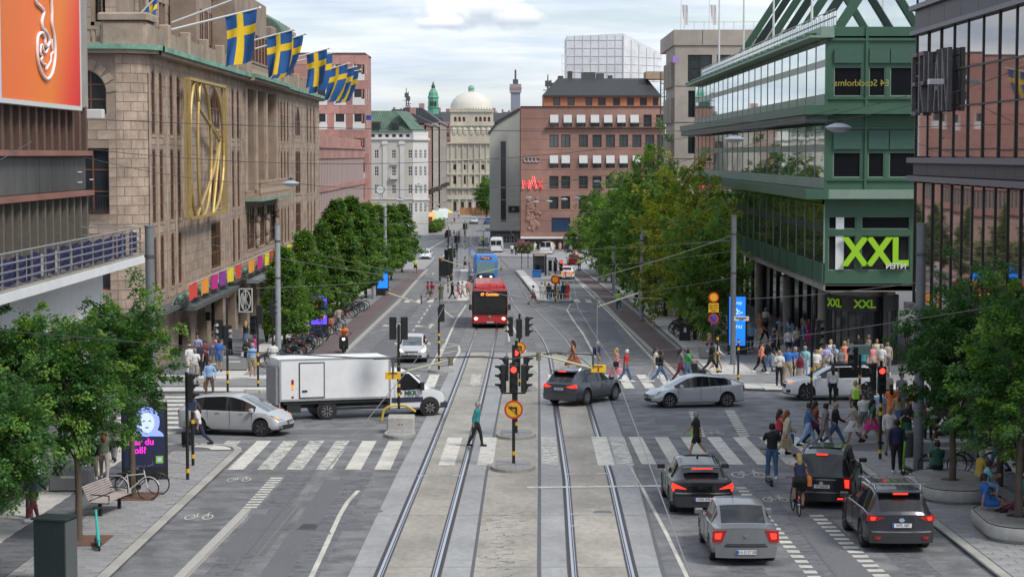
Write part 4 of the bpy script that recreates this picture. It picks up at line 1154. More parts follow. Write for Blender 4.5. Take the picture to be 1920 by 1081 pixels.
o=lettering('XXL',2.1,m_lime,sg.t,sg.F @ Vector((2.8,.16,4.25))-sg.L,extrude=.06,squash=.88,bold=.07)
o.name='letters'
sg2=Bld('window_lettering','reversed white letters NTEN low in the corner window under the lime letters','window lettering',(20,107.2,3.4))
sg2.fr(XG,107.2,0); lettering('NTEN',.42,m_whitef,sg2.t,sg2.F @ Vector((3.9,.05,3.55))-sg2.L,mirror=True,bold=.01)
sg3=Bld('window_lettering','faint gold mirrored words across the upper end windows','window lettering',(18.5,107.2,13.4))
sg3.fr(XG,107.2,0); lettering('E4 Stockholms',.5,mat('dull_gold',(.35,.28,.05),.5),sg3.t,sg3.F @ Vector((1.9,-.03,13.45))-sg3.L,mirror=True)
B.fr(20.6,YB,-90)
q=B.mb(); q.box(0,W-1,0,.1,-4.2,2.2); B.add('shop_glazing',q,m_glass)
for k in range(19):
 q=B.mb(); q.box(W-1-k*4.0-.12,W-1-k*4.0+.12,-.14,0,-4.2,2.2); B.add('shop_mullion',q,m_blackm)
q=B.mb(); q.box(0,W-3,-.5,0,.9,2.2); B.add('shop_fascia',q,m_blackm)
for k in range(5):
 q=B.mb(); q.lathe([(.3,-4.4),(.3,2.2)],16,(W-9-k*15.0,-2.2,0)); B.add('column',q,m_conc_b,True)
for k,(x,c) in enumerate(((W-10,(.5,.05,.03)),(W-15,(.35,.34,.3)),(W-24,(.5,.45,.4)),(W-4,(.3,.05,.15)))):
 q=B.mb(); q.box(x,x+1.2,.12,.3,-2.6,-.4);
sg=Bld('shop_sign','black fascia sign with white rounded lower-case lettering ginatricot under the green building','shop sign',(19.5,131,1.0))
sg.fr(18.6,131,0); q=sg.mb(); q.box(-.9,1.1,0,.3,1.55,2.25); sg.add('panel',q,m_blackm)
lettering('ginatricot',.42,mat('white_letters',(.8,.8,.78),.5,emit=(.8,.8,.8),estr=.25),sg.t,sg.F @ Vector((.1,-.03,1.88))-sg.L,extrude=.02,squash=.95)
sg=Bld('shop_entrance','round glass shop entrance with black band and lime XXL letters under the overhang','shop entrance',(19.6,110.5,gz(110)))
sg.fr(19.75,110.8,0)
nn=26
for k in range(nn):
 a0,a1=2*PI*k/nn,2*PI*(k+1)/nn
 q=sg.mb(); q.poly([(1.9*math.cos(a0),1.9*math.sin(a0),-2.2),(1.9*math.cos(a1),1.9*math.sin(a1),-2.2),(1.9*math.cos(a1),1.9*math.sin(a1),.95),(1.9*math.cos(a0),1.9*math.sin(a0),.95)]); sg.add('glass_pane',q,m_glass)
 q=sg.mb(); q.box(1.93*math.cos(a0)-.03,1.93*math.cos(a0)+.03,1.93*math.sin(a0)-.03,1.93*math.sin(a0)+.03,-2.2,.95); sg.add('mullion',q,m_blackm)
q=sg.mb(); q.lathe([(2.0,.95),(2.0,1.75)],40); sg.add('sign_band',q,m_blackm)
q=sg.mb(); q.lathe([(1.8,1.75),(1.8,2.2)],40); sg.add('concrete_cap',q,m_conc_b)
sg.F=Matrix.Translation((19.75,110.8,0))
for ang,s in ((-97,'XXL'),(-150,'XXL')):
 p=Vector((2.03*math.cos(R(ang)),2.03*math.sin(R(ang)),1.35)); o=lettering(s,.62,m_lime,sg.t,sg.F @ p-sg.L,R(ang+90),extrude=.02,bold=.02)
q=sg.mb(); q.box(3.2,9,1.0,1.1,-2.2,2.1); sg.add('glass_screen',q,m_glass)
# ------------------------------------------------------------------ dark clad building, near right
m_char=mat('charcoal_cladding',(0.060,0.060,0.072),.5,noise=.1,scale=2,stain=.1)
m_char_t=mat('charcoal_trim',(0.13,0.13,0.155),.45,noise=.06)
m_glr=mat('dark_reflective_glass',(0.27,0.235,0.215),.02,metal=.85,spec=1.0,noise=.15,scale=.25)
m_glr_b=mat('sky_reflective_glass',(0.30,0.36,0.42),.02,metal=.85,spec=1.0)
XD=17.0
B=Bld('office_building','dark grey clad office building with tall black window ribs at the right edge','building',(XD,66,gz(66)))
B.fr(XD,83.3,-90); W=33
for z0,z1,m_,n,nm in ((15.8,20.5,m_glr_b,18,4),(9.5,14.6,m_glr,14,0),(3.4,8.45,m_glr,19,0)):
 dx=W/n
 for k in range(n):
  zs=[z0,z1] if z1<9 else [z0,z0+(z1-z0)*(.38 if z1<16 else .12),z0+(z1-z0)*.66,z1]
  for u,v in zip(zs,zs[1:]):
   s=rnd.uniform(-.012,.012); t_=rnd.uniform(-.006,.006)
   q=B.mb(); q.poly([(k*dx+.03,s,u+.03),((k+1)*dx-.03,-s,u+.03),((k+1)*dx-.03,-s+t_,v-.03),(k*dx+.03,s+t_,v-.03)]); B.add('glass_pane',q,m_)
 for k in range(n+1):
  q=B.mb(); q.box(k*dx-.05,k*dx+.05,-.05 if z1<9 else -.05,.05,z0,z1); B.add('window_rib',q,m_blackm)
 q=B.mb()
 for z in zs[1:-1]:q.box(0,W,-.05,.03,z-.035,z+.035)
 if q.f:B.add('transom',q,m_blackm)
q=B.mb(); q.box(-.2,W,-.06,.4,14.75,15.6); q.box(-.2,W,-.06,.4,8.75,9.25); B.add('cladding_band',q,m_char)
for z0,z1 in ((14.76,15.58),(8.76,9.24)):
 for k in range(12):
  q=B.mb(); q.box(k*2.8+.01,k*2.8+2.78,-.09,-.06,z0,z1); B.add('cladding_panel',q,m_char)
q=B.mb()
for z0,z1,p in ((15.6,15.8,.3),(14.58,14.75,.25),(9.26,9.48,.32),(8.5,8.72,.3),(3.15,3.38,.35)):q.box(-.35,W,-p,.4,z0,z1)
B.add('sill_trim',q,m_char_t)
q=B.mb(); q.box(.06,W,.3,12,3.1,22); q.box(0,.06,0,12,3.1,22); B.add('core',q,m_glass_d)
q=B.mb(); q.box(2.5,W,1.6,1.8,-2.2,3.2); B.add('shop_glazing',q,m_glass)
for x in (2,9,16,23):
 q=B.mb(); q.bbox(x-.35,x+.35,.4,1.1,-2.4,3.1,.05); B.add('column',q,m_char)
sg=Bld('facade_lettering','upright black metal letters ERIAN on a frame at the corner of the dark building','sign',(16.4,82,12))
sg.fr(16.80,83.3,-90)
m_charl=mat('worn_black_letter',(.10,.095,.10),.5,noise=.4,scale=9)
def vm(L,x):
 q=sg.mb(); w,z0,z1,t_=.95,11.3,13.7,.2
 zm=(z0+z1)/2
 S={'E':[((0,z0),(0,z1)),((0,z1),(w,z1)),((0,zm),(w*.8,zm)),((0,z0),(w,z0))],'R':[((0,z0),(0,z1)),((0,z1),(w,z1)),((w,z1),(w,zm)),((w,zm),(0,zm)),((w*.3,zm),(w,z0))],
         'I':[((w*.4,z0),(w*.4,z1))],'A':[((0,z0),(w*.5,z1)),((w*.5,z1),(w,z0)),((w*.2,zm-.3),(w*.8,zm-.3))],'N':[((0,z0),(0,z1)),((0,z1),(w,z0)),((w,z0),(w,z1))],'S':[((w,z1),(0,z1)),((0,z1),(0,zm)),((0,zm),(w,zm)),((w,zm),(w,z0)),((w,z0),(0,z0))]}[L]
 for a,b in S:q.bar((x+a[0],-.05,a[1]),(x+b[0],-.05,b[1]),t_,.16)
 sg.add('letter',q,m_steel if L=='x' else m_charl)
for k,L in enumerate('ERIAN'):vm(L,.6+k*1.45)
q=sg.mb()
for z in (11.5,13.4):q.bar((.4,.1,z),(7.6,.1,z),.05)
sg.add('letter_rail',q,m_blackm)
q=sg.mb(); q.bbox(6.9,7.25,-.8,-.2,12.3,12.5,.03)
sg.add('wall_camera',q,m_whitef)
# ------------------------------------------------------------------ farther buildings
def PX(px,Y):return (px-960)/FPX*Y
def PZ(py,Y):return A(960,py,Y).z
m_redst=mat('red_sandstone',(0.38,0.20,0.17),.85,noise=.14,scale=1.2,stain=.2)
m_redst2=vary(mat('red_sandstone_panel',(0.42,0.23,0.195),.85,noise=.14,scale=1.2,stain=.15),.08)
m_pink=mat('pink_facade',(0.48,0.31,0.275),.85,noise=.08,scale=1.5)
m_pinkl=mat('pale_pink_fin',(0.50,0.38,0.36),.8)
m_gfar=mat('far_window_glass',(0.035,0.04,0.045),.12,spec=.8)
B=Bld('office_block','red sandstone office block with finned low wing and taller tower beyond the department store','office building',(-19.5,200,gz(200)))
B.fr(-19.5,200.3,90)
q=B.mb(); q.box(0,61.9,.31,20,3.71,10.39); q.box(0,74,.3,20,-5.5,3.7); B.add('core',q,m_pink)
q=B.mb(); q.box(0,62,0,.3,9.2,10.3); q.box(0,73,0,.3,5.75,6.35); q.box(0,73,0,.3,3.0,3.75); B.add('stone_band',q,m_redst)
q=B.mb(); q.box(0,62,-.15,.1,10.3,10.5); q.box(0,62,.5,.7,10.5,11.6); B.add('terrace_parapet',q,m_redst)
q=B.mb(); q.box(0,62.5,.15,.3,6.35,9.2); q.box(0,62.5,.15,.3,3.75,5.75); B.add('glazing',q,m_gfar)
me=cached('fin1',lambda:MB().box(-.16,.16,-.05,.12,0,2.85).mesh('facade_fin',m_pinkl)); me2=cached('fin2',lambda:MB().box(-.16,.16,-.05,.12,0,2.0).mesh('facade_fin',m_pinkl))
for k in range(36):
 B.put('facade_fin',me,.3+k*1.7,.12,6.35); B.put('facade_fin',me2,.3+k*1.7,.12,3.75)
B.fr(-45,262,0); x1=45-19.5
ops=[]
for r in range(5):
 zz=PZ(186-45*(1-r)+0,262) if False else PZ(185+(r-1)*46,262)
 for c in (45+PX(612,262)-.0,45+PX(647,262),45+PX(682,262)):ops.append((c-.75-.6,c+.75-.6,zz,zz+1.75))
q=B.mb(); wall(q,0,x1,3,PZ(101,262),ops,d=.25); B.add('tower_front',q,m_redst)
for o in ops:
 window(B,(o[0]+o[1])/2,o[2],1.5,1.75,1,1,y=.06,fm=m_whitef,gm=m_gfar,fw=.17)
 q=B.mb(); q.box(o[0]-.05,o[1]+.05,-.07,.0,o[2]-.85,o[2]-.02); B.add('window_apron',q,m_whitef)
for r in range(6):
 q=B.mb(); z=PZ(101,262)-.2-r*3.24
 for c in range(9): 
  q.box(9+c*1.9+.02,9+c*1.9+1.86,-.03,0,z-1.2,z)
 B.add('stone_panel_row',q,m_redst2)
B.fr(-19.5,262,90); q=B.mb(); q.box(.6,12.5,.01,18,3,PZ(101,262)-.02); q.box(.01,.6,.01,.4,3,PZ(101,262)-.02); B.add('tower_side',q,m_redst)
q=B.mb();
for r in range(5):q.box(2,3,-.03,0,PZ(185+(r-1)*46,262),PZ(185+(r-1)*46,262)+1.7)
q.box(6,7,-.05,0,PZ(185,262),PZ(185,262)+2)
B.add('narrow_window',q,m_gfar)
B.fr(-45,262,0); q=B.mb(); q.box(10,x1+.1,-.1,12,PZ(101,262),PZ(99,262)); B.add('roof_edge',q,m_zinc)
q=B.mb(); q.box(x1-.9,x1-.3,-.25,-.05,PZ(222,262),PZ(214,262));
sgn=Bld('wall_sign','small blue square sign on the corner of the red tower','wall sign',(-19.3,263.5,PZ(224,262)))
sgn.fr(-19.5+.5,262.9,0); q=sgn.mb(); q.box(-.35,.3,-.1,.1,PZ(225,262),PZ(216,262)); sgn.add('panel',q,mat('sign_blue',(.03,.06,.35),.4))
m_cream=mat('cream_plaster',(0.52,0.475,0.42),.85,noise=.06,scale=1,stain=.1)
m_cream_w=mat('white_plaster',(0.58,0.57,0.545),.85,noise=.05,scale=1,stain=.08)
m_roofg=mat('green_roof_sheet',(0.09,0.15,0.105),.6,noise=.25,scale=.8,stain=.2)
m_slate=mat('dark_slate_roof',(0.05,0.052,0.06),.6,noise=.2,scale=1)
Yw=372
B=Bld('classical_building','cream classical corner building with green copper roof and white window frames','building',(PX(740,Yw),Yw,gz(Yw)))
xa,xb=PX(640,Yw),PX(775,Yw)
B.fr(0,Yw,0)
ops=[]
for py0,py1 in ((297,281),(330,312),(363,346),(398,381)):
 for px in (673,706.6,739,769.6):ops.append((PX(px-4,Yw),PX(px+4,Yw),PZ(py0,Yw),PZ(py1,Yw)))
q=B.mb(); wall(q,xa,xb,PZ(405,Yw),PZ(262,Yw),ops,d=.2); q.box(xa,xb,.3,18,-5.8,PZ(262,Yw)); B.add('front_wall',q,m_cream)
for o in ops:window(B,(o[0]+o[1])/2,o[2],o[1]-o[0],o[3]-o[2],2,3,y=.1,fm=m_whitef,gm=m_gfar,fw=.09)
q=B.mb(); q.box(xa,xb+.2,-.3,1,PZ(262,Yw),PZ(259,Yw)); q.box(xa,xb+.15,-.2,1,PZ(370,Yw)-.1,PZ(370,Yw)) if False else None; q.box(xa,xb+.15,-.15,.1,PZ(374,Yw),PZ(372,Yw)); B.add('cornice',q,m_cream_w)
q=B.mb(); q.box(xa,xb,-.05,.3,-5.8,PZ(405,Yw));
for k in range(6):q.box(xa,xb,-.12,-.05,PZ(403-5.2*k+0,Yw)-.45-4*0,PZ(403-5.2*k,Yw)-.1) if k<1 else None
B.add('ground_floor',q,m_cream_w)
for px in (722,754):
 q=B.mb(); q.bbox(PX(px-4,Yw),PX(px+4,Yw),-.18,0,PZ(372,Yw),PZ(264,Yw),.05); q.box(PX(px-5.5,Yw),PX(px+5.5,Yw),-.3,0,PZ(271,Yw),PZ(265,Yw)); B.add('pilaster',q,m_cream_w)
for px in (739,):
 q=B.mb(); q.prism([(PX(px-7,Yw),-.35),(PX(px+7,Yw),-.35),(PX(px+7,Yw),0),(PX(px-7,Yw),0)],PZ(309,Yw),PZ(307,Yw)); q.box(PX(px-7,Yw),PX(px+7,Yw),-.7,0,PZ(336,Yw),PZ(330,Yw)); B.add('balcony',q,m_cream_w)
aop=[(PX(px-4,Yw),PX(px+4,Yw),PZ(259,Yw)+.1,PZ(251,Yw)) for px in (672,685,700,713,726,739,752,765)]
q=B.mb(); wall(q,xa,xb-.4,PZ(259,Yw),PZ(246,Yw),aop,d=.15,y=.4); q.box(xa,xb-.4,.6,16,PZ(259,Yw),PZ(246,Yw)); B.add('attic',q,m_cream_w)
for o in aop:window(B,(o[0]+o[1])/2,o[2],o[1]-o[0],o[3]-o[2],1,1,y=.5,fm=m_whitef,gm=m_gfar)
q=B.mb(); z0,z1=PZ(246,Yw),PZ(207,Yw)
q.poly([(xa,.2,z0),(xb-.2,.2,z0),(xb-2.6,3.5,z1),(xa,3.5,z1)]); q.poly([(xb-.2,.2,z0),(xb+2.2,16,z0),(xb-1.5,14,z1),(xb-2.6,3.5,z1)]); q.poly([(xa,3.5,z1),(xb-2.6,3.5,z1),(xb-1.5,14,z1),(xa,14,z1)])
q.box(xa,xb+.1,.1,.3,z0-.15,z0); B.add('roof',q,m_roofg)
q=B.mb()
for k in range(24):
 t=k/24; a=(xa+(xb-.2-xa)*t,.17,z0); b_=(xa+(xb-2.6-xa)*t,3.47,z1); q.bar(a,b_,.06)
B.add('roof_seams',q,m_copper_d)
for px in (706,741):
 q=B.mb(); q.box(PX(px-8,Yw),PX(px+8,Yw),-.0,2.5,PZ(240,Yw),PZ(228,Yw)); o=B.add('dormer',q,m_slate)
 q=B.mb(); q.box(PX(px-6,Yw),PX(px+6,Yw),-.05,-.0,PZ(238.5,Yw),PZ(231,Yw)); B.add('pane',q,m_gfar,parent=o)
B.F=Matrix.Translation((xb,Yw,0)) @ Matrix.Rotation(R(50),4,'Z')
cw=4.2
sops=[]
for py0,py1 in ((297,281),(330,312),(363,346),(398,381)):
 for x in (.8,2.1,3.4):sops.append((x-.36,x+.36,PZ(py0,Yw),PZ(py1,Yw)))
q=B.mb(); wall(q,0,cw,-5.8,PZ(262,Yw),sops,d=.2); q.box(0,cw,.25,6,-5.8,PZ(247,Yw)); q.box(0,cw,-.05,.25,PZ(259,Yw),PZ(247,Yw)); B.add('corner_wall',q,m_cream_w)
B.rz=50
for o in sops:window(B,(o[0]+o[1])/2,o[2],o[1]-o[0],o[3]-o[2],2,3,y=.1,fm=m_whitef,gm=m_gfar,fw=.09)
q=B.mb(); q.box(-.1,cw+.2,-.35,.6,PZ(263,Yw),PZ(259,Yw)); q.box(-.1,cw+.2,-.2,.1,PZ(376,Yw),PZ(373,Yw)); B.add('corner_cornice',q,m_cream_w)
q=B.mb(); q.poly([(0,.2,z0),(cw,.2,z0),(cw-1.2,4,z1-.8),(-1.5,3.0,z1)]); B.add('corner_roof',q,m_roofg)
def row_house(label,y0,y1,X,ztop,m_,nrows,roofm,roofh,wm=m_whitef,ngap=2.6,cat='building'):
 B=Bld('town_house',label,cat,(X,y0,gz(y0)))
 B.fr(X,y0,90); w=y1-y0; ops=[]
 n=max(2,int(w/ngap)); zb=gz(y0)+4.4; rh=(ztop-.8-zb)/nrows
 for r in range(nrows):
  for k in range(n):x=w*(k+.5)/n; ops.append((x-.55,x+.55,zb+r*rh+.5,zb+r*rh+.5+min(1.9,rh*.6)))
 q=B.mb(); wall(q,0,w,gz(y0)-.3,ztop,ops,d=.2); q.box(0,w,.3,9,gz(y0)-.3,ztop); B.add('wall',q,m_)
 for o in ops:window(B,(o[0]+o[1])/2,o[2],1.1,o[3]-o[2],2,2,y=.1,fm=wm,gm=m_gfar,fw=.09)
 q=B.mb(); q.box(-.1,w+.1,-.35,.3,ztop,ztop+.3); q.box(0,w,-.15,.1,zb-.1,zb+.15); B.add('cornice',q,m_)
 q=B.mb(); q.poly([(0,0,ztop+.3),(w,0,ztop+.3),(w,4,ztop+.3+roofh),(0,4,ztop+.3+roofh)]); q.poly([(0,0,ztop+.3),(0,4,ztop+.3+roofh),(0,8,ztop+.3+roofh),(0,9,ztop)][::-1]); q.poly([(0,4,ztop+.3+roofh),(w,4,ztop+.3+roofh),(w,8,ztop+.3+roofh),(0,8,ztop+.3+roofh)]); B.add('roof',q,roofm)
 q=B.mb(); q.box(w*.3,w*.3+1.2,4,5.2,ztop,ztop+roofh+1.6); B.add('chimney',q,m_redst)
 q=B.mb();
 for k in range(3):q.box(w*(k+.5)/3-.6,w*(k+.5)/3+.6,-.9,0,zb+rh*1.0,zb+rh*1.0+.9)
 B.add('balconies',q,m_iron)
 return B
m_brown=mat('brown_red_plaster',(0.30,0.17,0.14),.85,noise=.1,scale=1)
m_ochre=mat('grey_beige_plaster',(0.36,0.32,0.27),.85,noise=.1,scale=1)
row_house('narrow reddish town house right behind the cream classical building',382,406,-16.6,PZ(236,395),m_brown,5,m_slate,1.2)
row_house('grey beige town house with steep dark roof farther down the left side',406,436,-16.2,PZ(236,420),m_ochre,5,m_slate,2)
row_house('brown grey town house last on the left before the theatre',436,480,-15.9,PZ(232,450),mat('brown_grey_plaster',(0.30,0.26,0.23),.85,noise=.1,scale=1),5,m_slate,3)
Bb=row_house('pale gabled house with dark steep roof far behind the green roof',486,520,-21.5,PZ(226,500),m_ochre,5,m_slate,2.2)
Yc=600
t=Bld('church_tower','green copper church lantern tower rising over the far roofs','church tower',(PX(813,Yc),Yc,gz(Yc)))
t.fr(PX(813,Yc),Yc,0)
q=t.mb(); q.box(-3,3,-3,3,-6,PZ(222,Yc)); q.lathe([(2.4,PZ(224,Yc)),(2.2,PZ(214,Yc))],8); t.add('stone_base',q,m_slate)
q=t.mb(); q.lathe([(1.75,PZ(218,Yc)),(1.6,PZ(203,Yc)),(1.9,PZ(202,Yc)),(1.6,PZ(200,Yc)),(1.5,PZ(185,Yc)),(1.75,PZ(183,Yc)),(1.5,PZ(180,Yc)),(1.35,PZ(174,Yc)),(.8,PZ(168,Yc)),(.45,PZ(165,Yc))],8); t.add('copper_lantern',q,mat('bright_copper_green',(.10,.30,.20),.6,noise=.2,scale=1))
q=t.mb(); q.lathe([(.5,PZ(166,Yc)),(.62,PZ(162,Yc)),(.25,PZ(157,Yc)),(.08,PZ(153,Yc))],8); t.add('finial',q,m_slate)
q=t.mb()
for sx in (-.8,.0,.8):q.box(sx-.2,sx+.2,-1.75,-1.3,PZ(199,Yc),PZ(190,Yc))
t.add('lantern_openings',q,m_glass_d)
Yd=540
m_lime=MATS['lime_green_letters']
m_theat=mat('pale_limestone',(0.50,0.455,0.37),.85,noise=.12,scale=.7,stain=.18)
T=Bld('theatre','pale limestone theatre with a shallow cream dome closing the street','theatre',(PX(884,Yd),Yd,gz(Yd)))
T.fr(0,Yd,0)
q=T.mb(); ops=[]
for py0,py1,n in ((398,378,6),(345,330,5),(318,308,5)):
 for k in range(n):px=853+k*(70/(n-1)) ; ops.append((PX(px-3,Yd),PX(px+3,Yd),PZ(py0,Yd),PZ(py1,Yd),True))
wall(q,PX(838,Yd),PX(940,Yd),gz(Yd)-.2,PZ(268,Yd),ops,d=.5); q.box(PX(838,Yd),PX(940,Yd),.6,20,gz(Yd),PZ(268,Yd)); T.add('front_wall',q,m_theat)
for o in ops:window(T,(o[0]+o[1])/2,o[2],o[1]-o[0],o[3]-o[2],2,2,y=.3,fm=m_woodf,gm=m_gfar,fw=.1)
q=T.mb()
for py,p in ((268,.6),(300,.35),(326,.35),(352,.7),(372,.35)):q.box(PX(838,Yd),PX(941,Yd),-p,0.3,PZ(py+1.5,Yd),PZ(py-1.5,Yd))
for k in range(8):px=845+k*11; q.box(PX(px,Yd),PX(px+2.5,Yd),-.3,.3,PZ(372,Yd),PZ(268,Yd))
T.add('mouldings',q,m_theat)
q=T.mb(); ops2=[(PX(px-2.5,Yd+6),PX(px+2.5,Yd+6),PZ(228,Yd+6),PZ(219,Yd+6),True) for px in (854,862,870,893,901,909,917)]
wall(q,PX(845,Yd+6),PX(924,Yd+6),PZ(268,Yd),PZ(207,Yd+6),ops2,d=.5,y=6); q.box(PX(845,Yd+6),PX(924,Yd+6),6.6,22,PZ(268,Yd),PZ(207,Yd+6)); T.add('drum_block',q,m_theat)
q=T.mb()
for o in ops2:q.box(o[0],o[1],6.3,6.4,o[2],o[3])
T.add('drum_windows',q,m_woodf)
q=T.mb(); q.box(PX(844,Yd+6),PX(925,Yd+6),5.6,22,PZ(210,Yd+6),PZ(205,Yd+6)); q.box(PX(844,Yd+6),PX(925,Yd+6),5.6,7,PZ(236,Yd+6),PZ(234,Yd+6))
for k in range(16):q.box(PX(846+k*5.1,Yd+6),PX(848+k*5.1,Yd+6),5.5,6,PZ(205,Yd+6),PZ(202,Yd+6))
for px in (852,862,872,884,896,906,916):q.ell((PX(px,Yd),-.2,PZ(247,Yd)),(.8,.6,1.2),6,4)
T.add('parapet',q,m_theat)
zc_=PZ(206,Yd+12); q=T.mb(); Rr=5.9; zt=PZ(172,Yd+12)
q.lathe([(Rr,zc_),(Rr*.97,zc_+(zt-zc_)*.3),(Rr*.86,zc_+(zt-zc_)*.55),(Rr*.66,zc_+(zt-zc_)*.78),(Rr*.4,zc_+(zt-zc_)*.93),(.9,zt)],24,(PX(884,Yd+12),12,0)); T.add('dome',q,mat('cream_dome',(.60,.57,.50),.7,noise=.06,scale=.6),True)
q=T.mb(); q.lathe([(.9,zt-.1),(.75,zt+.7),(.95,zt+.8),(.7,zt+1.5),(.2,zt+1.8)],12,(PX(884,Yd+12),12,0)); T.add('lantern',q,m_copper)
q=T.mb(); q.box(PX(842,Yd),PX(940,Yd),-5,-4.6,PZ(373,Yd),PZ(365,Yd));
for k in range(7):q.box(PX(848+k*13,Yd),PX(850.5+k*13,Yd),-5,-4.6,gz(Yd),PZ(373,Yd))
T.add('loggia',q,m_theat)
q=MB();
for k in range(9):q.box(k*1.15,k*1.15+1.08,0,.12,0,1.9)
o=q.build('hoarding',mat('plywood_orange',(.42,.20,.08),.8,noise=.2,scale=1),loc=(PX(862,500),500,gz(500))); tag(o,'orange plywood hoarding in front of the theatre','hoarding')
t=Bld('tower','grey observation tower with red band and mast on the horizon','tower',(PX(966.5,1500),1500,gz(1500)))
t.fr(PX(966.5,1500),1500,0)
q=t.mb(); q.box(-3.6,3.6,-3.6,3.6,-6,PZ(174,1500)); t.add('shaft',q,mat('tower_concrete',(.22,.24,.28),.8))
q=t.mb(); q.box(-4.4,4.4,-4.4,4.4,PZ(174,1500),PZ(158,1500)); t.add('pod',q,mat('tower_pod',(.28,.27,.30),.7))
q=t.mb(); q.box(-4.6,4.6,-4.6,4.6,PZ(168,1500),PZ(164,1500)); t.add('red_band',q,m_redst)
q=t.mb(); q.box(-2,2,-2,2,PZ(158,1500),PZ(149,1500)); q.tube([(0,0,PZ(149,1500)),(0,0,PZ(131,1500))],.7,6); t.add('mast',q,m_zinc)
Yg=343
m_gryb=mat('pale_grey_render',(0.40,0.40,0.355),.8,noise=.05,scale=1,stain=.08)
B=Bld('grey_building','pale grey building with one tall dark slit window left of the red stone building','building',(PX(945,Yg),Yg,gz(Yg)))
B.fr(0,Yg,0); xl,xr=PX(918,Yg),PX(976,Yg)
q=B.mb(); zt0,zt1=PZ(252,Yg),PZ(205,Yg)
pts=[(xl,0,PZ(432,Yg)),(xr,0,PZ(432,Yg)),(xr,0,zt1),(PX(973,Yg),0,zt1),(PX(930,Yg),0,PZ(232,Yg)),(xl,0,zt0)]
q.poly(pts); q.poly([(xl,0,PZ(432,Yg)),(xl,0,zt0),(xl,25,zt0),(xl,25,PZ(432,Yg))]); B.add('wall',q,m_gryb)
q=B.mb()
for a,b in ((pts[3],pts[4]),(pts[4],pts[5])):
 a=Vector(a); b=Vector(b); q.poly([a+Vector((.3,-.4,.1)),b+Vector((-.3,-.4,.1)),b+Vector((-.3,25,.1)),a+Vector((.3,25,.1))]); q.bar(a+Vector((.1,-.2,.1)),b+Vector((-.2,-.2,.1)),.35)
B.add('slanted_roof',q,m_slate)
q=B.mb(); q.box(PX(939,Yg),PX(948.5,Yg),-.06,.1,PZ(415,Yg),PZ(265,Yg)); B.add('slit_window',q,m_glass_d)
q=B.mb(); q.box(PX(953,Yg),PX(973,Yg),-.2,0,PZ(398,Yg),PZ(386,Yg)); B.add('black_sign',q,m_blackm)
lettering('//.',.7,m_whitef,B.t,Vector((PX(963,Yg),Yg-.22,PZ(392,Yg)))-B.L)
q=B.mb(); q.box(PX(910,Yg),xr,-1.6,0,PZ(432,Yg),PZ(427,Yg)); B.add('canopy',q,m_gryb)
q=B.mb(); q.box(PX(919,Yg),xr,.2,20,gz(Yg)-.2,PZ(432,Yg)); B.add('ground_floor',q,mat('grey_base',(0.16,0.165,0.17),.7,noise=.08))
for k in range(3):window(B,PX(936+k*14,Yg),PZ(460,Yg),PX(12,Yg)-PX(0,Yg),1.9,2,2,y=.12,fm=m_whitef,gm=m_gfar)
Ym=316
B=Bld('stone_office_building','reddish brown stone corner building with grid of windows, white half blinds and dark roof','building',(PX(1105,Ym),Ym,gz(Ym)))
m_rst=mat('reddish_brown_stone',(0.30,0.165,0.13),.85,noise=.1,scale=.9,stain=.25); m_rst2=mat('orange_brick',(0.42,0.17,0.09),.85,noise=.12,scale=1.5)
B.fr(0,Ym,0); xl,xr=PX(976,Ym),PX(1246,Ym)
cols_=[(1030,1047),(1052,1069),(1085,1102),(1110.5,1127.5),(1135.5,1152.5),(1160.5,1177),(1185,1202),(1209,1226),(1231,1243)]
top_=[(1030.6,1047.3),(1055.8,1072.5),(1080.2,1097.7),(1106.3,1123.4),(1131,1148.2),(1156,1172.6),(1180.4,1197.5),(1205.6,1221),(1229.2,1243)]
rows_=[(238,215,top_),(276,252.5,cols_),(315,291,cols_),(353.5,329.8,cols_),(392,368,cols_)]
ops=[]; W_=[]
for py0,py1,cc_ in rows_:
 for a,b in cc_:o=(PX(a,Ym),PX(b,Ym),PZ(py0,Ym),PZ(py1,Ym)); ops.append(o); W_.append((o,rows_.index((py0,py1,cc_))))
ops.append((PX(1034,Ym),PX(1069,Ym),PZ(435,Ym),PZ(408,Ym)))
gops=[(PX(a,Ym),PX(b,Ym),gz(Ym)+.1,PZ(449,Ym)) for a,b in ((985,1025),(1033,1056),(1060,1085),(1092,1140),(1150,1200))]
q=B.mb(); wall(q,xl,xr,gz(Ym)-.2,PZ(199,Ym),ops+gops,d=.3); q.box(xl,xr,.5,22,gz(Ym),PZ(199,Ym)); q.poly([(xl,0,gz(Ym)),(xl,0,PZ(199,Ym)),(xl,25,PZ(199,Ym)),(xl,25,gz(Ym))]); B.add('wall',q,m_rst)
m_sun=mat('white_sun_blind',(.50,.50,.49),.7)
for (a,b,c,d_),r in W_:
 w_,h_=b-a,d_-c
 window(B,(a+b)/2,c,w_,h_,2 if r in (1,3,4) else 1,1,y=.2,fm=m_darkf,gm=m_gfar if r != 1 else mat('bluish_window_glass',(.10,.12,.13),.06,spec=1,metal=.4),fw=.1)
 if (r==0 and a<PX(1200,Ym)) or (r==2 and a<PX(1190,Ym)):
  q=B.mb(); q.poly([(a+.05,.0,d_-.02),(b-.05,.0,d_-.02),(b-.05,-.42,d_-1.2),(a+.05,-.42,d_-1.2)][::-1]); q.box(a+.05,b-.05,-.43,-.40,d_-1.3,d_-1.18); B.add('sun_blind',q,m_sun)
o=ops[-1]; window(B,(o[0]+o[1])/2,o[2],o[1]-o[0],o[3]-o[2],1,1,y=.15,fm=m_darkf,gm=mat('blue_display_glass',(.03,.06,.12),.05,spec=1,metal=.2))
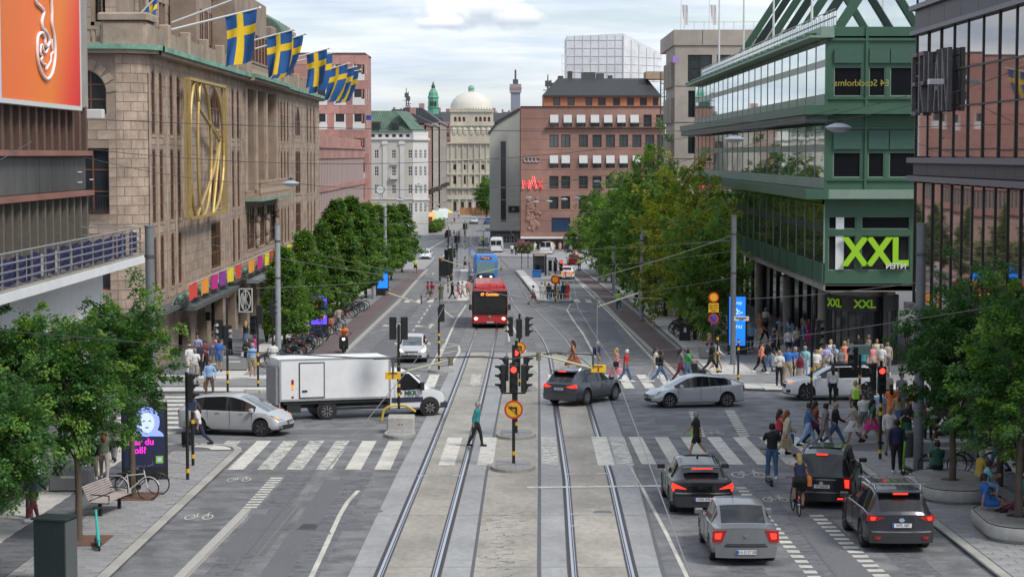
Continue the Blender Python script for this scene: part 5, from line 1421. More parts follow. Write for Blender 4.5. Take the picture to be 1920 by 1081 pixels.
for o in gops:
 q=B.mb(); q.box(o[0],o[1],.35,.4,o[2],o[3]); B.add('shop_window',q,m_gfar)
 for k in range(3): 
  q=B.mb(); x=o[0]+(o[1]-o[0])*(k+.5)/3; q.box(x-.04,x+.04,.25,.34,o[2],o[3]); B.add('shop_mullion',q,m_blackm)
q=B.mb(); q.box(xl,PX(1240,Ym),-1.3,0,PZ(446.5,Ym),PZ(444,Ym)); B.add('white_canopy',q,m_white_r)
q=B.mb(); q.box(xl,xr,-.12,.2,PZ(201,Ym),PZ(199,Ym)-.0); q.box(PX(1022,Ym),xr,-.5,.1,PZ(241,Ym),PZ(239,Ym)); B.add('string_course',q,m_darkf)
for k in range(13):
 z=PZ(199,Ym)-.35-k*1.63
 q=B.mb(); q.box(xl,xr,-.012,0,z-.03,z); B.add('stone_joint',q,m_darkf)
q=B.mb(); aop=[(PX(a,Ym+3),PX(b,Ym+3),PZ(198,Ym+3),PZ(183.5,Ym+3)) for a,b in ((1037,1050),(1063.5,1077),(1097,1110),(1120.5,1135),(1148.6,1161.6),(1174.7,1187.7),(1198.7,1212),(1223,1233))]
wall(q,PX(1019,Ym+3),PX(1236,Ym+3),PZ(199,Ym)-.1,PZ(179,Ym+3),aop,d=.2,y=3); q.box(PX(1019,Ym+3),PX(1236,Ym+3),3.3,18,PZ(199,Ym)-.1,PZ(179,Ym+3)); B.add('attic',q,m_rst2)
for k,o in enumerate(aop):window(B,(o[0]+o[1])/2,o[2],o[1]-o[0],o[3]-o[2],1,1,y=3.1,fm=m_darkf,gm=m_gfar,fw=.1)
q=B.mb(); z0,z1=PZ(179,Ym+3),PZ(147,Ym+9); a,b=PX(1017,Ym+3),PX(1238,Ym+3); a2,b2=PX(1046,Ym+9),PX(1212,Ym+9)
q.poly([(a,2.6,z0),(b,2.6,z0),(b2,9,z1),(a2,9,z1)]); q.poly([(a,2.6,z0),(a2,9,z1),(a2,16,z1),(a,20,z0)]); q.poly([(b,2.6,z0),(b,20,z0),(b2,16,z1),(b2,9,z1)]); q.poly([(a2,9,z1),(b2,9,z1),(b2,16,z1),(a2,16,z1)]); q.box(a,b,2.5,2.8,z0-.25,z0+.02); B.add('roof',q,mat('black_sheet_roof',(.035,.038,.042),.5,noise=.15,scale=1))
q=B.mb()
for k in range(40):t_=k/40; q.bar((a+(b-a)*t_,2.57,z0),(a2+(b2-a2)*t_,8.97,z1),.05)
B.add('roof_seams',q,m_darkf)
q=B.mb()
for px,w_,h_ in ((1064,9,14),(1090,26,12),(1118,14,10),(1140,8,6),(1046,10,5)):q.box(PX(px,Ym+9),PX(px+w_,Ym+9),9.5,12,z1-.3,z1+h_*.085)
B.add('roof_machinery',q,m_zinc)
m_neon=mat('neon_red',(.75,.02,.02),.4,emit=(.9,.03,.03),estr=.5); m_neonw=mat('neon_rim',(.85,.6,.6),.4,emit=(.9,.5,.5),estr=.3)
sg=Bld('restaurant_sign','red MAX letters with a peaked A outlined in pale rim on the red stone front','sign',(PX(999,Ym),Ym-.4,PZ(345,Ym)))
sg.fr(0,Ym,0)
def SP(px,py):return (PX(px,Ym),PZ(py,Ym))
def mx_(q,w,y):
 for path in ([(981,354),(981,338),(986.5,350),(992,338),(992,354)],[(993.5,354),(1000,331),(1006,354)],[(996,347.5),(1004,347.5)],[(1007.5,338),(1017,354)],[(1017,338),(1007.5,354)]):
  for (a,b) in zip(path,path[1:]):
   a=SP(*a); b=SP(*b); q.bar((a[0],y,a[1]),(b[0],y,b[1]),w,.12)
q=sg.mb(); mx_(q,.29,-.10); sg.add('letter_rim',q,m_neonw)
q=sg.mb(); mx_(q,.18,-.2); sg.add('letters',q,m_neon)
sg=Bld('wall_emblem','four interlocked grey rings on the red stone front above the red sign','sign',(PX(998,Ym),Ym-.3,PZ(299,Ym)))
sg.fr(0,Ym,0)
for k in range(4):
 c=SP(987+k*7,299); q=sg.mb(); q.tube([(c[0]+.38*math.cos(a*PI/8),-.12-.02*(k%2),c[1]+.38*math.sin(a*PI/8)) for a in range(17)],.07,5,cap=False); sg.add('ring',q,m_steel)
sg=Bld('relief','carved stone relief on the red stone front below the red sign','relief',(PX(1000,Ym),Ym-.2,PZ(400,Ym)))
sg.fr(0,Ym,0); q=sg.mb(); rr=random.Random(3)
for k in range(60):
 px=1000+rr.gauss(0,7); py=rr.uniform(372,428); w_=max(6,12-(abs(py-400)/6)); px=min(max(px,1000-w_),1000+w_)
 c=SP(px,py); q.ell((c[0],-.06,c[1]),(rr.uniform(.15,.4),.16,rr.uniform(.2,.55)),6,4)
sg.add('figures',q,m_rst,True)
m_sheet=mat('white_scaffold_sheeting',(.66,.67,.69),.7,noise=.12,scale=.8,bump=.5,stain=.12,bscale=1.5)
Ys=337
B=Bld('scaffold','white sheeted scaffold wrapping a roof behind the dark mansard','scaffold',(PX(1120,Ys),Ys,PZ(150,Ys)))
B.fr(0,Ys,0); q=B.mb()
a,b,c=PX(1062,Ys),PX(1168,Ys),PX(1246,Ys)
q.poly([(a,0,PZ(152,Ys)),(b,0,PZ(152,Ys)),(b,0,PZ(63,Ys)),(a,0,PZ(68,Ys))]); q.poly([(b,0,PZ(152,Ys)),(c,8,PZ(152,Ys)),(c,8,PZ(96,Ys)),(b,0,PZ(63,Ys))]); q.poly([(a,0,PZ(152,Ys)),(a,0,PZ(68,Ys)),(a,14,PZ(68,Ys)),(a,14,PZ(152,Ys))]); q.poly([(a,0,PZ(68,Ys)),(b,0,PZ(63,Ys)),(c,8,PZ(96,Ys)),(a,14,PZ(68,Ys))]); B.add('sheeting',q,m_sheet)
q=B.mb()
for k in range(8): 
 x=a+(b-a)*k/7; q.bar((x,-.06,PZ(158,Ys)),(x,-.06,PZ(66,Ys)),.07)
for k in range(6):z=PZ(150-k*15,Ys); q.bar((a-.8,-.06,z),(b,-.06,z),.05); q.bar((b,-.06,z),(c,7.9,z),.05) if k<4 else None
for x in (a-.8,a-.2):q.bar((x,-.3,PZ(165,Ys)),(x,-.3,PZ(100,Ys)),.08)
for k in range(5):x=b+(c-b)*k/5; q.bar((x,8*k/5-.12,PZ(155,Ys)),(x,8*k/5-.12,PZ(68+6.5*k,Ys)),.1)
B.add('scaffold_poles',q,mat('pale_scaffold_tube',(.61,.62,.64),.7))
Ys2=300
B=Bld('scaffold_tower','open scaffold stair tower between the red stone building and the concrete tower','scaffold',(PX(1240,Ys2),Ys2,gz(Ys2)))
B.fr(0,Ys2,0); q=B.mb(); a,b=PX(1238,Ys2),PX(1252,Ys2)
for x in (a,(a+b)/2,b):
 for y in (0,1.2):q.bar((x,y,gz(Ys2)),(x,y,PZ(135,Ys2)),.09)
B.add('standards',q,m_zinc)
for k in range(13):
 q=B.mb(); z=gz(Ys2)+2*k+2; q.bar((a,0,z),(b,0,z),.08); q.bar((a,1.2,z),(b,1.2,z),.08); q.bar((a,0,z+1),(b,0,z+1),.05); q.bar((a,0,z),(b,0,z+2),.06); q.box(a,b,0,1.2,z-.05,z); B.add('deck',q,m_zinc)
q=MB(); Yq=322; q.box(PX(1210,Yq),PX(1246,Yq),0,6,PZ(148,Yq),PZ(134,Yq)); o=q.build('site_platform',mat('raw_timber',(.36,.27,.18),.85,noise=.2,scale=1),loc=(0,Yq,0)); tag(o,'timber working platform beside the sheeted scaffold','platform')
m_tower=mat('exposed_concrete',(0.36,0.315,0.27),.88,noise=.12,scale=.8,stain=.2,bump=.1)
Yt=220
B=Bld('concrete_building','brown grey concrete block with slatted side bays behind the green building','building',(18.1,Yt,gz(Yt)))
B.fr(0,Yt,0); xl=PX(1264,Yt)
ops=[(PX(1288,Yt),PX(1333,Yt),PZ(153,Yt),PZ(103,Yt)),(PX(1289,Yt),PX(1302,Yt),PZ(220,Yt),PZ(170,Yt)),(PX(1289,Yt),PX(1302,Yt),PZ(288,Yt),PZ(237,Yt)),(PX(1342,Yt),PX(1380,Yt),PZ(153,Yt),PZ(103,Yt))]
q=B.mb(); wall(q,xl,xl+16,-4.5,PZ(85,Yt),ops,d=.5); q.box(xl+.6,xl+16,.6,20,-4.4,PZ(86,Yt)); B.add('front_wall',q,m_tower)
for o in ops:window(B,(o[0]+o[1])/2,o[2],o[1]-o[0],o[3]-o[2],2,2,y=.35,fm=m_blackm,gm=m_glass,fw=.1)
q=B.mb(); q.box(xl-.15,xl+16,-.15,20,PZ(85,Yt),PZ(56,Yt)); B.add('upper_wall',q,m_tower)
q=B.mb()
for k in range(3):q.box(xl,xl+16,-.03,0,PZ(161+k*68,Yt)-.06,PZ(161+k*68,Yt))
B.add('floor_joint',q,m_darkf)
q=B.mb()
for x in (xl+3,xl+9):q.box(x,x+.06,-.17,-.15,PZ(84,Yt),PZ(57,Yt))
B.add('panel_joint',q,m_darkf)
B.fr(xl,Yt+13,-90); q=B.mb(); q.box(0,12.97,.02,.5,-4.5,PZ(85,Yt)); B.add('side_wall',q,m_tower)
for r in range(5):
 z0,z1=PZ(165+r*68-3,Yt),PZ(115+r*68,Yt)
 for k in range(7):
  q=B.mb(); q.box(1.0+k*1.6,2.0+k*1.6,-.35,0,z0,z1); B.add('side_fin',q,m_tower)
sg=Bld('wall_sign','small violet and white sign high on the concrete block','wall sign',(18,Yt,PZ(115,Yt)))
sg.fr(PX(1267,Yt),Yt-.3,0); q=sg.mb(); q.box(-.45,.1,-.1,0,PZ(118,Yt),PZ(105,Yt)); sg.add('panel',q,mat('violet_sign',(.35,.22,.55),.5))
q=MB()
for k in range(14):q.box(k*1.1,k*1.1+.05,0,.05,0,.9)
q.box(0,15,0,.05,.85,.9); tag(q.build('roof_railing',m_steel,loc=(xl+1,Yt+.3,PZ(56,Yt))),'thin steel railing along the roof of the concrete block','railing')
def pole_flag(px,Y,ybase,label,top=-30,flagc=True,r=.07):
 b_=A(px,ybase,Y); t=thing('flagpole',label,'flagpole',b_,0,'flagpoles on the right-hand roofs'); h=PZ(top,Y)-b_.z
 q=MB(); q.tube([(0,0,0),(0,0,h)],[r,r*.6],8); q.build('pole',m_wpole,t,True)
 if flagc:
  q=MB(); vs=[[q.pt((.08+u*.12+.05*v,.1*math.sin(u*2+v),h-.8-v*.45)) for u in range(6)] for v in range(6)]
  for v in range(5):
   for u in range(5):q.face((vs[v][u],vs[v][u+1],vs[v+1][u+1],vs[v+1][u]))
  q.build('cloth',mat('white_flag_cloth',(.62,.60,.60),.8),t,'all')
pole_flag(1277,Yt+4,56,'left white flag on the concrete block',-4); pole_flag(1330,Yt+4,56,'right white flag on the concrete block',-4)
for px,Y,yb,lb in ((1348,172,128,'first, farthest white flagpole on the green building'),(1394,155,112,'second white flagpole on the green building'),(1450,138,88,'third white flagpole on the green building'),(1522,119,58,'nearest white flagpole on the green building')):
 pole_flag(px,Y,yb,lb,-40,False,.09)
rr=random.Random(11)
for k in range(26):
 Y=rr.uniform(640,900); px=690+k*12+rr.uniform(-4,4); w_=rr.uniform(9,16); top=rr.uniform(207,240)
 X=PX(px,Y); c=rr.choice([m_ochre,m_brown,m_cream,m_gryb]); zt=PZ(top,Y)
 B=Bld('distant_building','distant %s roofed town building, number %s from the left on the skyline'%(('dark' if k%2 else 'grey'),['one','two','three','four','five','six','seven','eight','nine','ten','eleven','twelve','thirteen','fourteen','fifteen','sixteen','seventeen','eighteen','nineteen','twenty','twenty-one','twenty-two','twenty-three','twenty-four','twenty-five','twenty-six'][k]),'building',(X,Y,gz(Y)))
 B.fr(X,Y,0); q=B.mb(); q.box(-w_/2,w_/2,0,14,gz(Y),zt-3); B.add('wall',q,c)
 q=B.mb(); q.poly([(-w_/2,0,zt-3),(w_/2,0,zt-3),(w_/2-1,4,zt),(-w_/2+1,4,zt)]); q.poly([(-w_/2,0,zt-3),(-w_/2+1,4,zt),(-w_/2+1,10,zt),(-w_/2,14,zt-3)]); q.poly([(w_/2,0,zt-3),(w_/2,14,zt-3),(w_/2-1,10,zt),(w_/2-1,4,zt)]); q.poly([(-w_/2+1,4,zt),(w_/2-1,4,zt),(w_/2-1,10,zt),(-w_/2+1,10,zt)]); B.add('roof',q,m_slate if k%3 else m_redst)
 q=B.mb(); q.box(-1,0,5,6,zt-.5,zt+1.6); q.box(2,2.6,5,6,zt-.5,zt+1.2); B.add('chimney',q,m_brown)
 q=B.mb()
 for i in range(int(w_/2.2)): 
  for j in range(4):q.box(-w_/2+.6+i*2.2,-w_/2+1.5+i*2.2,-.05,.05,zt-5.5-j*3.2,zt-4-j*3.2)
 B.add('windows',q,m_gfar)
for px,y0,y1,Y in ((762,200,165,700),(766,205,172,705),(1033,160,150,420),(1027,190,140,430)):
 b_=A(px,y0+25,Y); q=MB(); h=PZ(y1,Y)-b_.z
 q.tube([(0,0,0),(0,0,h)],[.35,.12],5); q.box(-1,1,-.1,.1,h*.6,h*.62); q.box(-.6,.6,-.3,.3,h*.7,h*.85)
 tag(q.build('antenna_mast',m_zinc,loc=b_),{762:'taller antenna mast over the roofs left of the church tower',766:'shorter antenna mast beside the taller one',1033:'short roof antenna left of the mansard roof',1027:'thin tall roof antenna left of the mansard roof'}[px],'antenna')
# ------------------------------------------------------------------ vehicles
m_tyre=mat('tyre_rubber',(0.016,0.016,0.017),.8,noise=.15,scale=10)
m_rim=mat('alloy_rim',(0.42,0.42,0.43),.3,metal=.8); m_rimd=mat('dark_alloy_rim',(0.22,0.22,0.23),.35,metal=.7)
m_cgl=mat('car_glass',(0.010,0.011,0.012),.04,spec=.55,coat=.15)
m_cgl2=mat('car_windscreen',(0.05,0.065,0.06),.03,spec=1.0,coat=.8,metal=.15)
m_plast=mat('black_plastic',(0.022,0.022,0.024),.55)
m_trim=mat('chrome_trim',(0.55,0.55,0.56),.15,metal=1)
m_tail=mat('tail_lamp_red',(0.32,0.006,0.008),.15,coat=.5); m_brake=mat('lit_brake_lamp',(.8,.02,.01),.3,emit=(1,.04,.02),estr=.75)
m_head=mat('headlamp_glass',(0.45,0.47,0.50),.08,metal=.5,coat=.8); m_headon=mat('lit_headlamp',(1,.9,.7),.3,emit=(1,.85,.6),estr=2.0)
m_ind=mat('amber_lamp',(.75,.22,.04),.25,emit=(1,.35,.05),estr=.35)
m_plate=mat('number_plate',(.62,.62,.62),.5); m_plateb=mat('plate_blue',(.02,.07,.35),.5)
def wheel_mesh(r,w,ns,rm):
 def mk():
  t=MB(); t.lathe([(r*.62,-w/2),(r*.93,-w/2),(r,-w*.38),(r,w*.38),(r*.93,w/2),(r*.62,w/2)],28,(0,0,0),'y')
  a=MB(); a.lathe([(r*.66,-w*.40),(r*.70,-w*.5),(r*.60,-w*.5),(r*.58,-w*.28)],28,(0,0,0),'y')
  a.lathe([(.001,-w*.3),(r*.60,-w*.28)],24,(0,0,0),'y',1)
  a.lathe([(.001,-w*.50),(r*.14,-w*.49),(r*.16,-w*.3)],12,(0,0,0),'y')
  for k in range(ns):
   an=2*PI*k/ns; c,s=math.cos(an),math.sin(an)
   a.bar((r*.1*c,-w*.42,r*.1*s),(r*.64*c,-w*.44,r*.64*s),r*.10,r*.13)
  return t.mesh('tyre',m_tyre,True),a.mesh('rim',[rm,m_plast],True)
 return cached(('wheel',r,w,ns,rm.name),mk)
def lerp_tab(tab,x):
 return interp(tab,x)
def plate(parent,text,loc,rz,w=.52,h=.11,band=True):
 q=MB(); q.box(-w/2,w/2,-.012,0,-h/2,h/2);
 o=q.build('number_plate',m_plate,parent,loc=loc); o.rotation_euler=(0,0,rz)
 if band:q=MB(); q.box(-w/2,-w/2+.05,-.016,-.012,-h/2,h/2); q.build('plate_band',m_plateb,o)
 c=obj('plate_text',text_mesh(text,h*.95,.001,m_blackm,squash=.92),o,(.02,-.016,0))
 return o
def car(name,label,X,Y,head,S,paint,group=None,cat='car',parts=True):
 """S: L, W, zb (belt line), zr (roof line over belt, 0 where bonnet), zlo, wheels, windows ... x runs backwards (-) to forwards (+)"""
 t=thing(name,label,cat,(X,Y,gz(Y)),R(head),group,tilt=True)
 L,W=S['L'],S['W']; w2=W/2
 r=S.get('r',.33); xw=S['xw']; zc=r; Ra=r*1.16
 xs=set()
 x=-L/2
 while x<L/2:xs.add(round(x,3)); x+=.22
 xs.add(L/2)
 for tab in ('zb','zr'):xs |= {round(p[0],3) for p in S[tab]}
 for c in xw:
  for k in range(13):xs.add(round(c+Ra*math.cos(PI*k/12),3))
  xs |= {round(c-Ra-.01,3),round(c+Ra+.01,3)}
 for rngs in (S['sw'],[S['ws']],[S['rw']]):
  for a,b in rngs:xs |= {a,b}
 xs=sorted(v for v in xs if -L/2<=v<=L/2)
 ys=[xs[0]]
 for v in xs[1:]:
  if v-ys[-1]>.012:ys.append(v)
 xs=ys; xs[-1]=L/2
 cf,cb_=S.get('cf',.28),S.get('cb',.14)
 tum=S.get('tum',.20)
 def sec(x):
  zb=lerp_tab(S['zb'],x); zr=zb+max(lerp_tab(S['zr'],x),.035)
  h=zr-zb; tt=min(1,h/.35)
  e=min(1,(x+L/2)/.55) if x<0 else min(1,(L/2-x)/.75)
  w=w2*(1-(.05 if x<0 else .09)*(1-e)**2)
  zl=S.get('zl',.20); up=S.get('upf',.07)*(1-e)
  arch=0
  for c in xw:
   if abs(x-c)<Ra:arch=zc+math.sqrt(Ra*Ra-(x-c)**2)
  z1=zl+up; zs=[z1,z1,z1+.06,z1+.16,(z1+zb)*.5+.02,zb-.10,zb]
  ysx=[0,w*.80,w*.965,w,w*1.0,w*.985,w*.95]
  if arch:
   zs=[max(z,arch+.015*k) if k<5 else max(z,arch+.07) for k,z in enumerate(zs)]
   zs[6]=max(zb,zs[5]+.02)
   ysx=[0,w*.80,w*.99,w*1.012,w*1.01,w*.99,w*.95]
  y7=w*.92; y8=w*.92-tum*tt-.14*(1-tt)
  P=list(zip(ysx,zs))
  P+=[(y7,zb+.012),(y8,zb+h*(.86*tt+.45*(1-tt))),(y8-.075,zb+h*(.955*tt+.75*(1-tt))),(y8*.5,zb+h*.99),(0,zr)]
  return P
 def cx(x,y):
  if x>0:k=max(0,1-(L/2-x)/.9); return x-cf*k*k*(abs(y)/w2)**2.4
  k=max(0,1-(x+L/2)/.6); return x+cb_*k*k*(abs(y)/w2)**2.6
 secs=[sec(x) for x in xs]; n=len(secs[0])
 body=MB(); glass={}
 idx={}
 for i,x in enumerate(xs):
  for j,(y,z) in enumerate(secs[i]):
   for sgn in (-1,1):idx[i,j,sgn]=(cx(x,y),sgn*y,z)
 def gl(key):
  if key not in glass:glass[key]=MB()
  return glass[key]
 vi={}
 def bv(mb,k):
  kk=(id(mb),)+k
  if kk not in vi:vi[kk]=mb.pt(idx[k])
  return vi[kk]
 black_x=S.get('clad',0)
 for i in range(len(xs)-1):
  xm=(xs[i]+xs[i+1])/2; hr=min(lerp_tab(S['zr'],xs[i]),lerp_tab(S['zr'],xs[i+1])); hm=max(lerp_tab(S['zr'],xs[i]),lerp_tab(S['zr'],xs[i+1]))
  for j in range(n-1):
   tgt=None; mi=0
   if j==7 and hm>.12:
    for k,(a,b) in enumerate(S['sw']):
     if a-.001<=xm<=b+.001:tgt=('side_window',k)
   if j>=9 and S['ws'][0]<=xm<=S['ws'][1]:tgt=('windscreen',0)
   if j>=9 and S['rw'][0]<=xm<=S['rw'][1]:tgt=('rear_window',0)
   if S.get('glassroof') and j>=9 and S['glassroof'][0]<=xm<=S['glassroof'][1]:mi=2
   if j<=black_x:mi=1
   if j==0:mi=1
   if j==7 and hm>.12 and S['sw'][0][0]-.0<=xm<=S['sw'][-1][1] and not tgt:mi=1
   for sgn in (-1,1):
    mb=body if not tgt else gl(tgt+((sgn,) if tgt[0]=='side_window' else ()))
    q=[bv(mb,(i,j,sgn)),bv(mb,(i+1,j,sgn)),bv(mb,(i+1,j+1,sgn)),bv(mb,(i,j+1,sgn))]
    mb.face(q if sgn<0 else q[::-1],mi)
 for i,sg_ in ((0,-1),(len(xs)-1,1)):
  fr=[-1,-.75,-.4,0,.4,.75,1]
  for j in range(n-2):
   (y0,z0),(y1,z1)=secs[i][j],secs[i][j+1]
   if j<1:continue
   for a,b in zip(fr,fr[1:]):
    pts=[(cx(xs[i],a*y0),a*y0,z0),(cx(xs[i],b*y0),b*y0,z0),(cx(xs[i],b*y1),b*y1,z1),(cx(xs[i],a*y1),a*y1,z1)]
    body.poly(pts if sg_>0 else pts[::-1],1 if j<=max(black_x,1) else 0)
 bo=body.build('body',[paint,m_plast,m_cgl],t,32)
 for k,mb in glass.items():
  mb.build(k[0],m_cgl if k[0] != 'windscreen' else m_cgl2,t,30)
 q=MB(); q.box(-L/2+.35,L/2-.4,-w2*.74,w2*.74,zc*.62,.62); q.build('underbody',m_plast,t)
 tm,rm=wheel_mesh(r,S.get('tw',.22),S.get('spokes',5),S.get('rim',m_rim))
 for c in xw:
  for s in (1,-1):
   a=obj('wheel',tm,t,(c,-s*(w2-.12),zc),0 if s>0 else PI); obj('rim',rm,a)
 def surf(end,y,z):
  ry=abs(y)
  if end<0:
   i=0; zb0=secs[0][6][1]; zt=lerp_tab(S['zb'],-L/2)+max(lerp_tab(S['zr'],-L/2),.035)
   if z<=zt:x=-L/2
   else:
    x=-L/2
    while x<0 and lerp_tab(S['zb'],x)+lerp_tab(S['zr'],x)<z:x+=.01
   return cx(x,y)
  zt=lerp_tab(S['zb'],L/2)
  x=L/2
  if z>zt:
   while x>0 and lerp_tab(S['zb'],x)+max(lerp_tab(S['zr'],x),.035)<z:x-=.01
  return cx(x,y)
 def patch(pname,end,pts,m_,off=.02,parent=None,mirror=True,nsub=3):
  for s in ((1,-1) if mirror else (1,)):
   q=MB(); P=[(p[0]*s,p[1]) for p in pts]
   if len(P)==4:
    a,b,c,d=(Vector((p[0],p[1])) for p in P); nu=10 if not mirror else 4; g_=[]
    for v in range(3):
     g_.append([q.pt((surf(end,*(pt_ := (a.lerp(b,u/nu)).lerp(d.lerp(c,u/nu),v/2)))+end*off,pt_[0],pt_[1])) for u in range(nu+1)])
    fl_=(b-a).x*end<0
    ed=g_[0]+[r_[-1] for r_ in g_[1:]]+g_[-1][-2::-1]+[g_[1][0]]
    bk=[q.pt((q.v[i][0]-end*(off+.03),q.v[i][1],q.v[i][2])) for i in ed]
    for v in range(2):
     for u in range(nu):
      f_=(g_[v][u],g_[v][u+1],g_[v+1][u+1],g_[v+1][u]); q.face(f_ if fl_ else f_[::-1])
    for i in range(len(ed)):f_=(ed[i],bk[i],bk[(i+1)%len(ed)],ed[(i+1)%len(ed)]); q.face(f_)
    q.build(pname,m_,parent or t,True); continue
   Q=[]
   for a,b in zip(P,P[1:]+P[:1]):
    for k in range(nsub):Q.append((a[0]+(b[0]-a[0])*k/nsub,a[1]+(b[1]-a[1])*k/nsub))
   c=(sum(p[0] for p in Q)/len(Q),sum(p[1] for p in Q)/len(Q))
   F_=[(surf(end,*p)+end*off,p[0],p[1]) for p in Q]; Bk=[(surf(end,*p)-end*.03,p[0],p[1]) for p in Q]
   cc=(surf(end,*c)+end*off,c[0],c[1]); ci=q.pt(cc); fi=[q.pt(p) for p in F_]; bi=[q.pt(p) for p in Bk]; m=len(fi)
   for k in range(m):
    q.face((ci,fi[k],fi[(k+1)%m])); q.face((fi[k],bi[k],bi[(k+1)%m],fi[(k+1)%m]))
   q.build(pname,m_,parent or t)
 xm_,zm_=S['mir']
 for s in (1,-1):
  q=MB(); q.bbox(xm_-.07,xm_+.07,s*(w2*.95) if s>0 else -w2-.19,w2+.19 if s>0 else -w2*.95,zm_-.07,zm_+.07,.03); q.build('wing_mirror',S.get('mirm',paint),t)
 if parts:
  for s in (1,-1):
   for hx in S.get('handles',(-.45,.55)):
    q=MB(); yy=s*w2*.995; q.box(hx-.09,hx+.09,min(yy,yy+s*.02),max(yy,yy+s*.02),S['hz'],S['hz']+.025); q.build('door_handle',paint if not S.get('chromeh') else m_trim,t)
   for hx in S.get('doors',(1.0,0.05,-.9)):
    q=MB(); yy=s*(w2*1.002); q.box(hx-.006,hx+.006,min(yy-.004,yy+.004),max(yy-.004,yy+.004),.36,S['hz']+.10); q.build('door_gap',m_plast,t)
 return t,patch,surf
P_=lambda n,c,**k:mat(n,c,k.get('r',.30),metal=k.get('m',.55),coat=.5)
silverp=P_('silver_car_paint',(.52,.54,.56),m=.35); greyp=P_('grey_car_paint',(.20,.205,.215),m=.5); blackp=P_('black_car_paint',(.012,.012,.014),m=.2); darkp=P_('anthracite_car_paint',(.045,.045,.055)); whitep=P_('white_car_paint',(.70,.71,.72),m=.0); slatep=P_('slate_grey_car_paint',(.085,.09,.105))
S=dict(L=4.48,W=1.735,xw=(1.33,-1.30),r=.32,zb=[(-2.24,.96),(-1.6,.98),(-1.0,.93),(.6,.90),(1.2,.90),(2.0,.76),(2.24,.62)],
 zr=[(-2.24,.03),(-1.62,.035),(-.95,.50),(-.3,.57),(.35,.55),(1.15,.035),(2.24,.02)],sw=[(-1.25,-.85),(-.78,.02),(.10,.82)],ws=(.38,1.14),rw=(-1.60,-.98),mir=(.78,.97),hz=.86,tum=.16,zl=.20,spokes=7,upf=.1)
t,patch,surf=car('parked_car','silver grey saloon car with plate KA 0127 EB, nearest the viewer in the right lanes',6.06,52.75,90,S,greyp)
t.name='saloon_car'
patch('tail_light',-1,[(.50,.94),(.86,.90),(.87,.60),(.62,.62)],m_tail,.02); patch('lit_lamp',-1,[(.62,.86),(.80,.84),(.80,.70),(.66,.70)],m_brake,.035)
patch('bumper',-1,[(-.80,.50),(.80,.50),(.78,.22),(-.78,.22)],greyp,.05,mirror=False,nsub=6); patch('bumper_groove',-1,[(-.55,.54),(.55,.54),(.55,.50),(-.55,.50)],m_plast,.055,mirror=False,nsub=5)
patch('boot_line',-1,[(-.52,.585),(.52,.585),(.50,.57),(-.50,.57)],m_plast,.03,mirror=False); patch('emblem',-1,[(-.07,.80),(0,.86),(.07,.80),(0,.74)],m_trim,.03,mirror=False)
plate(t,'KA 0127 EB',(surf(-1,0,.38)-.07,0,.38),-PI/2)
q=MB(); q.tube([(-.35,.15,1.38+.1),(-.42,.15,1.62)],.008,5); q.build('aerial',m_plast,t)
S=dict(L=4.68,W=1.88,xw=(1.45,-1.45),r=.36,tw=.24,zb=[(-2.34,.96),(-2.2,1.02),(-1.4,1.0),(.8,.95),(1.6,.93),(2.1,.80),(2.34,.62)],
 zr=[(-2.34,.02),(-2.1,.10),(-1.45,.42),(-.5,.56),(.2,.56),(1.35,.035),(2.34,.02)],sw=[(-1.35,-.62),(-.55,.28),(.36,1.0)],ws=(.35,1.33),rw=(-2.08,-1.48),mir=(.95,1.06),hz=.88,tum=.22,clad=2,rim=m_rimd,glassroof=(-1.2,.3))
t,patch,surf=car('parked_car','black sloping-back crossover car with glowing red lamps, plate partly hidden, left lane at the crossing',5.72,60.9,90,S,blackp)
t.name='crossover_car'
patch('tail_light',-1,[(.48,.80),(.90,.98),(.93,.86),(.88,.70),(.86,.82)],m_brake,.03); patch('lamp_strip',-1,[(-.84,.69),(.84,.69),(.80,.66),(-.80,.66)],m_trim,.03,mirror=False,nsub=6)
patch('rear_panel',-1,[(-.5,.90),(.5,.90),(.46,.72),(-.46,.72)],m_cgl,.02,mirror=False,nsub=4); patch('bumper',-1,[(-.86,.58),(.86,.58),(.80,.26),(-.80,.26)],m_plast,.05,mirror=False,nsub=6)
q=MB(); q.box(-2.02,-1.75,-.55,.55,1.37,1.40); q.build('spoiler',blackp,t); q=MB(); q.box(-2.05,-2.02,-.32,.32,1.36,1.39); q.build('high_brake_lamp',m_brake,t)
plate(t,'CMK 07B',(surf(-1,0,.48)-.07,0,.50),-PI/2)
obj('lettering',text_mesh('KIA',.12,.004,m_trim,squash=1.5),t,(surf(-1,0,.83)-.05,0,.83),-PI/2)
q=MB(); q.bbox(-.55,-.35,-.03,.03,1.55,1.62,.02); q.build('shark_fin_aerial',blackp,t)
S=dict(L=4.85,W=1.90,xw=(1.50,-1.42),r=.34,zb=[(-2.42,.95),(-1.2,1.0),(1.2,.96),(1.7,.93),(2.2,.80),(2.42,.6)],
 zr=[(-2.42,.03),(-2.38,.14),(-2.08,.70),(-1.2,.75),(.4,.74),(1.55,.035),(2.42,.02)],sw=[(-2.02,-1.25),(-1.17,-.25),(-.17,.65),(.72,1.2)],ws=(.5,1.52),rw=(-2.38,-2.12),mir=(1.05,1.10),hz=.92,tum=.17)
t,patch,surf=car('parked_car','black people carrier angled to the right, plate VF 86638, behind the woman on the bicycle',10.05,62.2,76,S,blackp)
t.name='people_carrier'
patch('tail_light',-1,[(.66,.98),(.88,.96),(.88,.62),(.68,.64)],m_tail,.02); patch('lit_lamp',-1,[(.70,.92),(.84,.91),(.84,.66),(.72,.67)],m_brake,.035)
